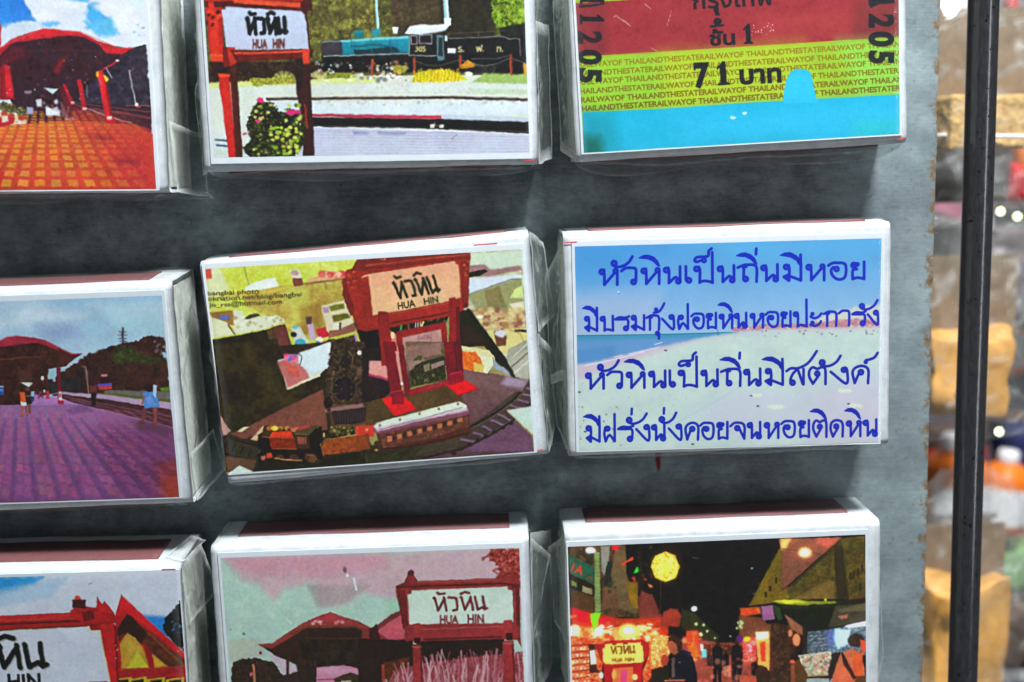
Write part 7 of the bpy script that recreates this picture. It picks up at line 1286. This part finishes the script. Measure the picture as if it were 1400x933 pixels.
p = at(1326, 510, 62); gift_bag(p.x, p.z+2, 62, 2, 'middle clear bag behind the steel rod holding a tall honey coloured block'); cork_block(p.x-1, p.z, 62, 2, 'tall honey coloured block in the middle clear bag', 9.5, 10, 6, 'honey')
p = at(1312, 880, 66); gift_bag(p.x, p.z+4, 66, 3, 'lowest clear bag behind the steel rod holding folded tan paper'); cork_block(p.x-1, p.z+1, 66, 3, 'large creased honey coloured block in the lowest clear bag', 10.5, 16, 6, 'honey')

def lathe(prof, mat, name, parent, n=24):
    V = []; Fc = []
    for r, z in prof:
        for k in range(n): a = 2*math.pi*k/n; V.append((r*math.cos(a), r*math.sin(a), z))
    for j in range(len(prof)-1):
        for k in range(n): Fc.append((j*n+k, j*n+(k+1) % n, (j+1)*n+(k+1) % n, (j+1)*n+k))
    Fc.append(tuple(range(n-1, -1, -1))); Fc.append(tuple((len(prof)-1)*n+k for k in range(n)))
    return mesh_obj(name, V, Fc, M[mat], parent, True)
def bottle(px, py, y, label, s=1.0, rot=0):
    p = at(px, py, y); t = thing('bottle', label, 'bottle', p, (0, rot, 0), 'orange and white bottles')
    lathe([(9*s, -14*s), (10*s, -13*s), (10*s, 6*s), (9.2*s, 9*s), (6*s, 12*s), (3.6*s, 13*s)], 'orange', 'body', t)
    lathe([(4*s, 13.1*s), (4.2*s, 13.6*s), (4.2*s, 17*s), (3.4*s, 18*s)], 'white', 'cap', t)
    V = []; Fc = []; n = 12
    for k in range(n+1):
        a = math.radians(-145+110*k/n)
        for z in (-11*s, 3.5*s): V.append((10.15*s*math.cos(a), 10.15*s*math.sin(a), z))
    for k in range(n): Fc.append((2*k, 2*k+2, 2*k+3, 2*k+1))
    mesh_obj('label_sheet', V, Fc, M['white'], t, True)
bottle(1304, 672, 150, 'orange bottle with white label low between the board and the rod', 1.05)
bottle(1372, 675, 175, 'orange bottle with white label low on the right of the rod', .85, .1)
bottle(1384, 462, 190, 'orange bottle with white label halfway up on the right of the rod', .8, -.15)
def pouch(name, px, py, y, w, h, d, mat, label, cat, rot=0, taper=.7, seed=0):
    """a soft stuffed thing: pillow body with a stitched rim"""
    p = at(px, py, y); t = thing(name, label, cat, p, (0, rot, 0)); V = []; Fc = []; n, m_ = 22, 16
    for j in range(m_+1):
        v = j/m_; z = (v*2-1)*h; k_ = 1-(1-taper)*v; e = (1-(2*v-1)**6)
        for i in range(n):
            a = 2*math.pi*i/n; ca, sa = math.cos(a), math.sin(a); x = math.copysign(abs(ca)**.7, ca)*w*k_*(.9+.1*e); yy = math.copysign(abs(sa)**.9, sa)*d*max(e, .12)
            q = noise.noise_vector(Vector((x*.09+seed, yy*.1, z*.09)))*1.6; V.append((x+q.x, yy+q.y, z+q.z))
    for j in range(m_):
        for i in range(n): a = j*n+i; b = j*n+(i+1) % n; Fc.append((a, b, b+n, a+n))
    Fc.append(tuple(range(n-1, -1, -1))); Fc.append(tuple(m_*n+k for k in range(n)))
    mesh_obj('body', V, Fc, M[mat], t, True)
    bm = bmesh.new(); g = [[bm.verts.new((x, -.6 if s else .6, z)) for x, z in ((-w*taper*1.05, h*.96), (w*taper*1.05, h*.96), (w*taper*1.1, h*1.1), (-w*taper*1.1, h*1.1))] for s in (0, 1)]
    bm.faces.new(g[0]); bm.faces.new(g[1][::-1])
    for k in range(4): bm.faces.new((g[0][k], g[1][k], g[1][(k+1) % 4], g[0][(k+1) % 4]))
    bm_obj('rim', bm, M[mat], t)
    return t
pouch('cloth_pouch', 1384, 252, 120, 3.4, 5.5, 3, 'red', 'small bright red pouch on the right of the rod', 'pouch', .1, .5, 1)
pouch('cloth_pouch', 1400, 215, 150, 4, 8, 4, 'orange', 'small orange pouch at the right edge of the photo', 'pouch', -.1, .8, 2)
pouch('cloth_pouch', 1385, 772, 180, 18, 9, 6, 'green', 'pale green pouch low on the right of the rod', 'pouch', .05, .9, 3)
pouch('cloth_pouch', 1400, 735, 210, 8, 7, 5, 'pink', 'small dull pink pouch above the green one', 'pouch', 0, .9, 4)
pouch('cloth_pouch', 1396, 628, 230, 12, 14, 6, 'navy', 'dark blue pouch behind the orange and white bottles', 'pouch', 0, .9, 5)
pouch('plastic_pouch', 1385, 395, 170, 15, 13, 7, 'grey', 'grey lilac plastic pouch on the right of the rod', 'pouch', .2, .8, 6)
pouch('plastic_pouch', 1300, 345, 130, 13, 9, 5, 'grey', 'grey lilac plastic pouch between the board and the rod', 'pouch', .35, .8, 7)
pouch('leather_pouch', 1386, 868, 170, 18, 12, 7, 'brown', 'dark brown leather pouch at the bottom right corner', 'pouch', 0, .9, 8)
pouch('leather_pouch', 1296, 745, 110, 14, 8, 5, 'brown', 'brown leather pouch low between the board and the rod', 'pouch', 0, .9, 9)
pouch('cloth_pouch', 1384, 35, 150, 3.6, 12, 3, 'red', 'narrow dull red pouch at the top right of the rod', 'pouch', -.15, .5, 10)
def carton(px, py, y, w, h, d, mat, label):
    p = at(px, py, y); t = thing('carton', label, 'carton', p, (0, 0, .1)); bm = bmesh.new(); box_bm(bm, -w, w, -d, d, -h, h, .6); bm_obj('carton_body', bm, M[mat], t)
    bm = bmesh.new(); box_bm(bm, -w-.5, w+.5, -d-.5, d+.5, h+.1, h+2.2, .5); bm_obj('carton_lid', bm, M[mat], t); return t
carton(1300, 240, 100, 12, 7, 8, 'dark', 'dark brown carton under the uppermost clear bag')
carton(1300, 425, 110, 14, 11, 8, 'kraft', 'plain kraft brown carton halfway down between board and rod')
carton(1390, 310, 260, 16, 6, 9, 'black', 'black carton behind the fairy lights right of the rod')
carton(1392, 520, 240, 16, 7, 9, 'black', 'black carton right of the rod between two bottles')
def packet(px, py, y, w, h, base, band, label, rot=0):
    # a sealed foil packet: puffed body, crimped ends, printed band
    p = at(px, py, y); t = thing('snack_packet', label, 'packet', p, (0, rot, 0), 'packets hanging at the back'); V = []; Fc = []; nu, nv = 14, 18
    for s_ in (-1, 1):
        for j in range(nv+1):
            for i in range(nu+1):
                u, v = i/nu*2-1, j/nv*2-1; d = 4*max(0, 1-u*u)**.6*max(0, 1-abs(v)**5)+.12; q = noise.noise(Vector((u*3+px, v*4, s_)))
                V.append((u*w, s_*(d+.7*q*max(0, 1-abs(v)**4)*max(0, 1-u*u)), v*h))
    m_ = (nu+1)*(nv+1)
    for b in (0, m_):
        for j in range(nv):
            for i in range(nu): a = b+j*(nu+1)+i; Fc.append((a, a+1, a+nu+2, a+nu+1) if b == 0 else (a, a+nu+1, a+nu+2, a+1))
    rim = [i for i in range(nu+1)]+[(j+1)*(nu+1)+nu for j in range(nv)]+[nv*(nu+1)+nu-1-i for i in range(nu)]+[(nv-1-j)*(nu+1) for j in range(nv-1)]
    for a, b in zip(rim, rim[1:]+rim[:1]): Fc.append((a, a+m_, b+m_, b))
    mesh_obj('pack_body', V, Fc, M[base], t, True)
    V2 = []; Fc2 = []
    for j in range(5):
        for i in range(nu+1):
            u = (i/nu*2-1)*.93; v = -.45+.5*j/4; d = 4*max(0, 1-u*u)**.6+.75; V2.append((u*w, -d, v*h))
    for j in range(4):
        for i in range(nu): a = j*(nu+1)+i; Fc2.append((a, a+1, a+nu+2, a+nu+1))
    mesh_obj('printed_band', V2, Fc2, M[band], t, True)
for a in ((1296, 25, 210, 12, 14, 'white', 'lilac', 'white packet at the top between the board and the rod'),
          (1397, 120, 230, 10, 17, 'white', 'red', 'white packet with a red band at the upper right edge'),
          (1303, 300, 200, 14, 10, 'pink', 'white', 'pink packet under the dark brown carton'),
          (1391, 350, 250, 15, 12, 'grey', 'white', 'grey packet with a white band below the two lit bulbs'),
          (1392, 560, 260, 14, 12, 'navy', 'orange', 'dark blue packet with an orange band above the low bottles'),
          (1299, 612, 190, 13, 9, 'brown', 'red', 'brown packet with a red band above the low left bottle'),
          (1298, 735, 200, 13, 8, 'white', 'lilac', 'white packet under the low left bottle'),
          (1392, 905, 240, 15, 14, 'navy', 'white', 'dark blue packet with a white band at the bottom right')): packet(*a)
def mat_glow():
    m, nt, out = new_mat('lit_bulb'); e = N(nt, 'ShaderNodeEmission'); e.inputs[0].default_value = (.86, 1, .55, 1); e.inputs[1].default_value = 9; nt.links.new(e.outputs[0], out.inputs[0]); return m
glow = mat_glow()
for k, (px, py, lab) in enumerate(((1368, 289, 'small lit greenish bulb just right of the rod'), (1391, 296, 'small lit greenish bulb near the right edge of the photo'), (1366, 590, 'small lit bulb low beside the rod'))):
    p = at(px, py, 125); t = thing('fairy_light', lab, 'light bulb', p, (0, 0, 0), 'fairy lights'); M['glow'] = glow
    lathe([(.2, -.9), (.7, -.6), (.85, 0), (.6, .6), (.35, .8)], 'glow', 'bulb', t, 12); lathe([(.35, .85), (.6, .9), (.6, 2.0), (.3, 2.2)], 'black', 'socket', t, 12)
# pale cloth hung behind the goods
V = []; Fc = []; nx, nz = 40, 30
for j in range(nz+1):
    for i in range(nx+1):
        x = -100+650*i/nx; z = -420+700*j/nz; V.append((x, 420+14*math.sin(x*.06)+12*noise.noise(Vector((x*.01, z*.01, 0))), z))
for j in range(nz):
    for i in range(nx): a = j*(nx+1)+i; Fc.append((a, a+1, a+nx+2, a+nx+1))
o = mesh_obj('backdrop', V, Fc, M['lilac'], None, True); o['kind'] = 'structure'
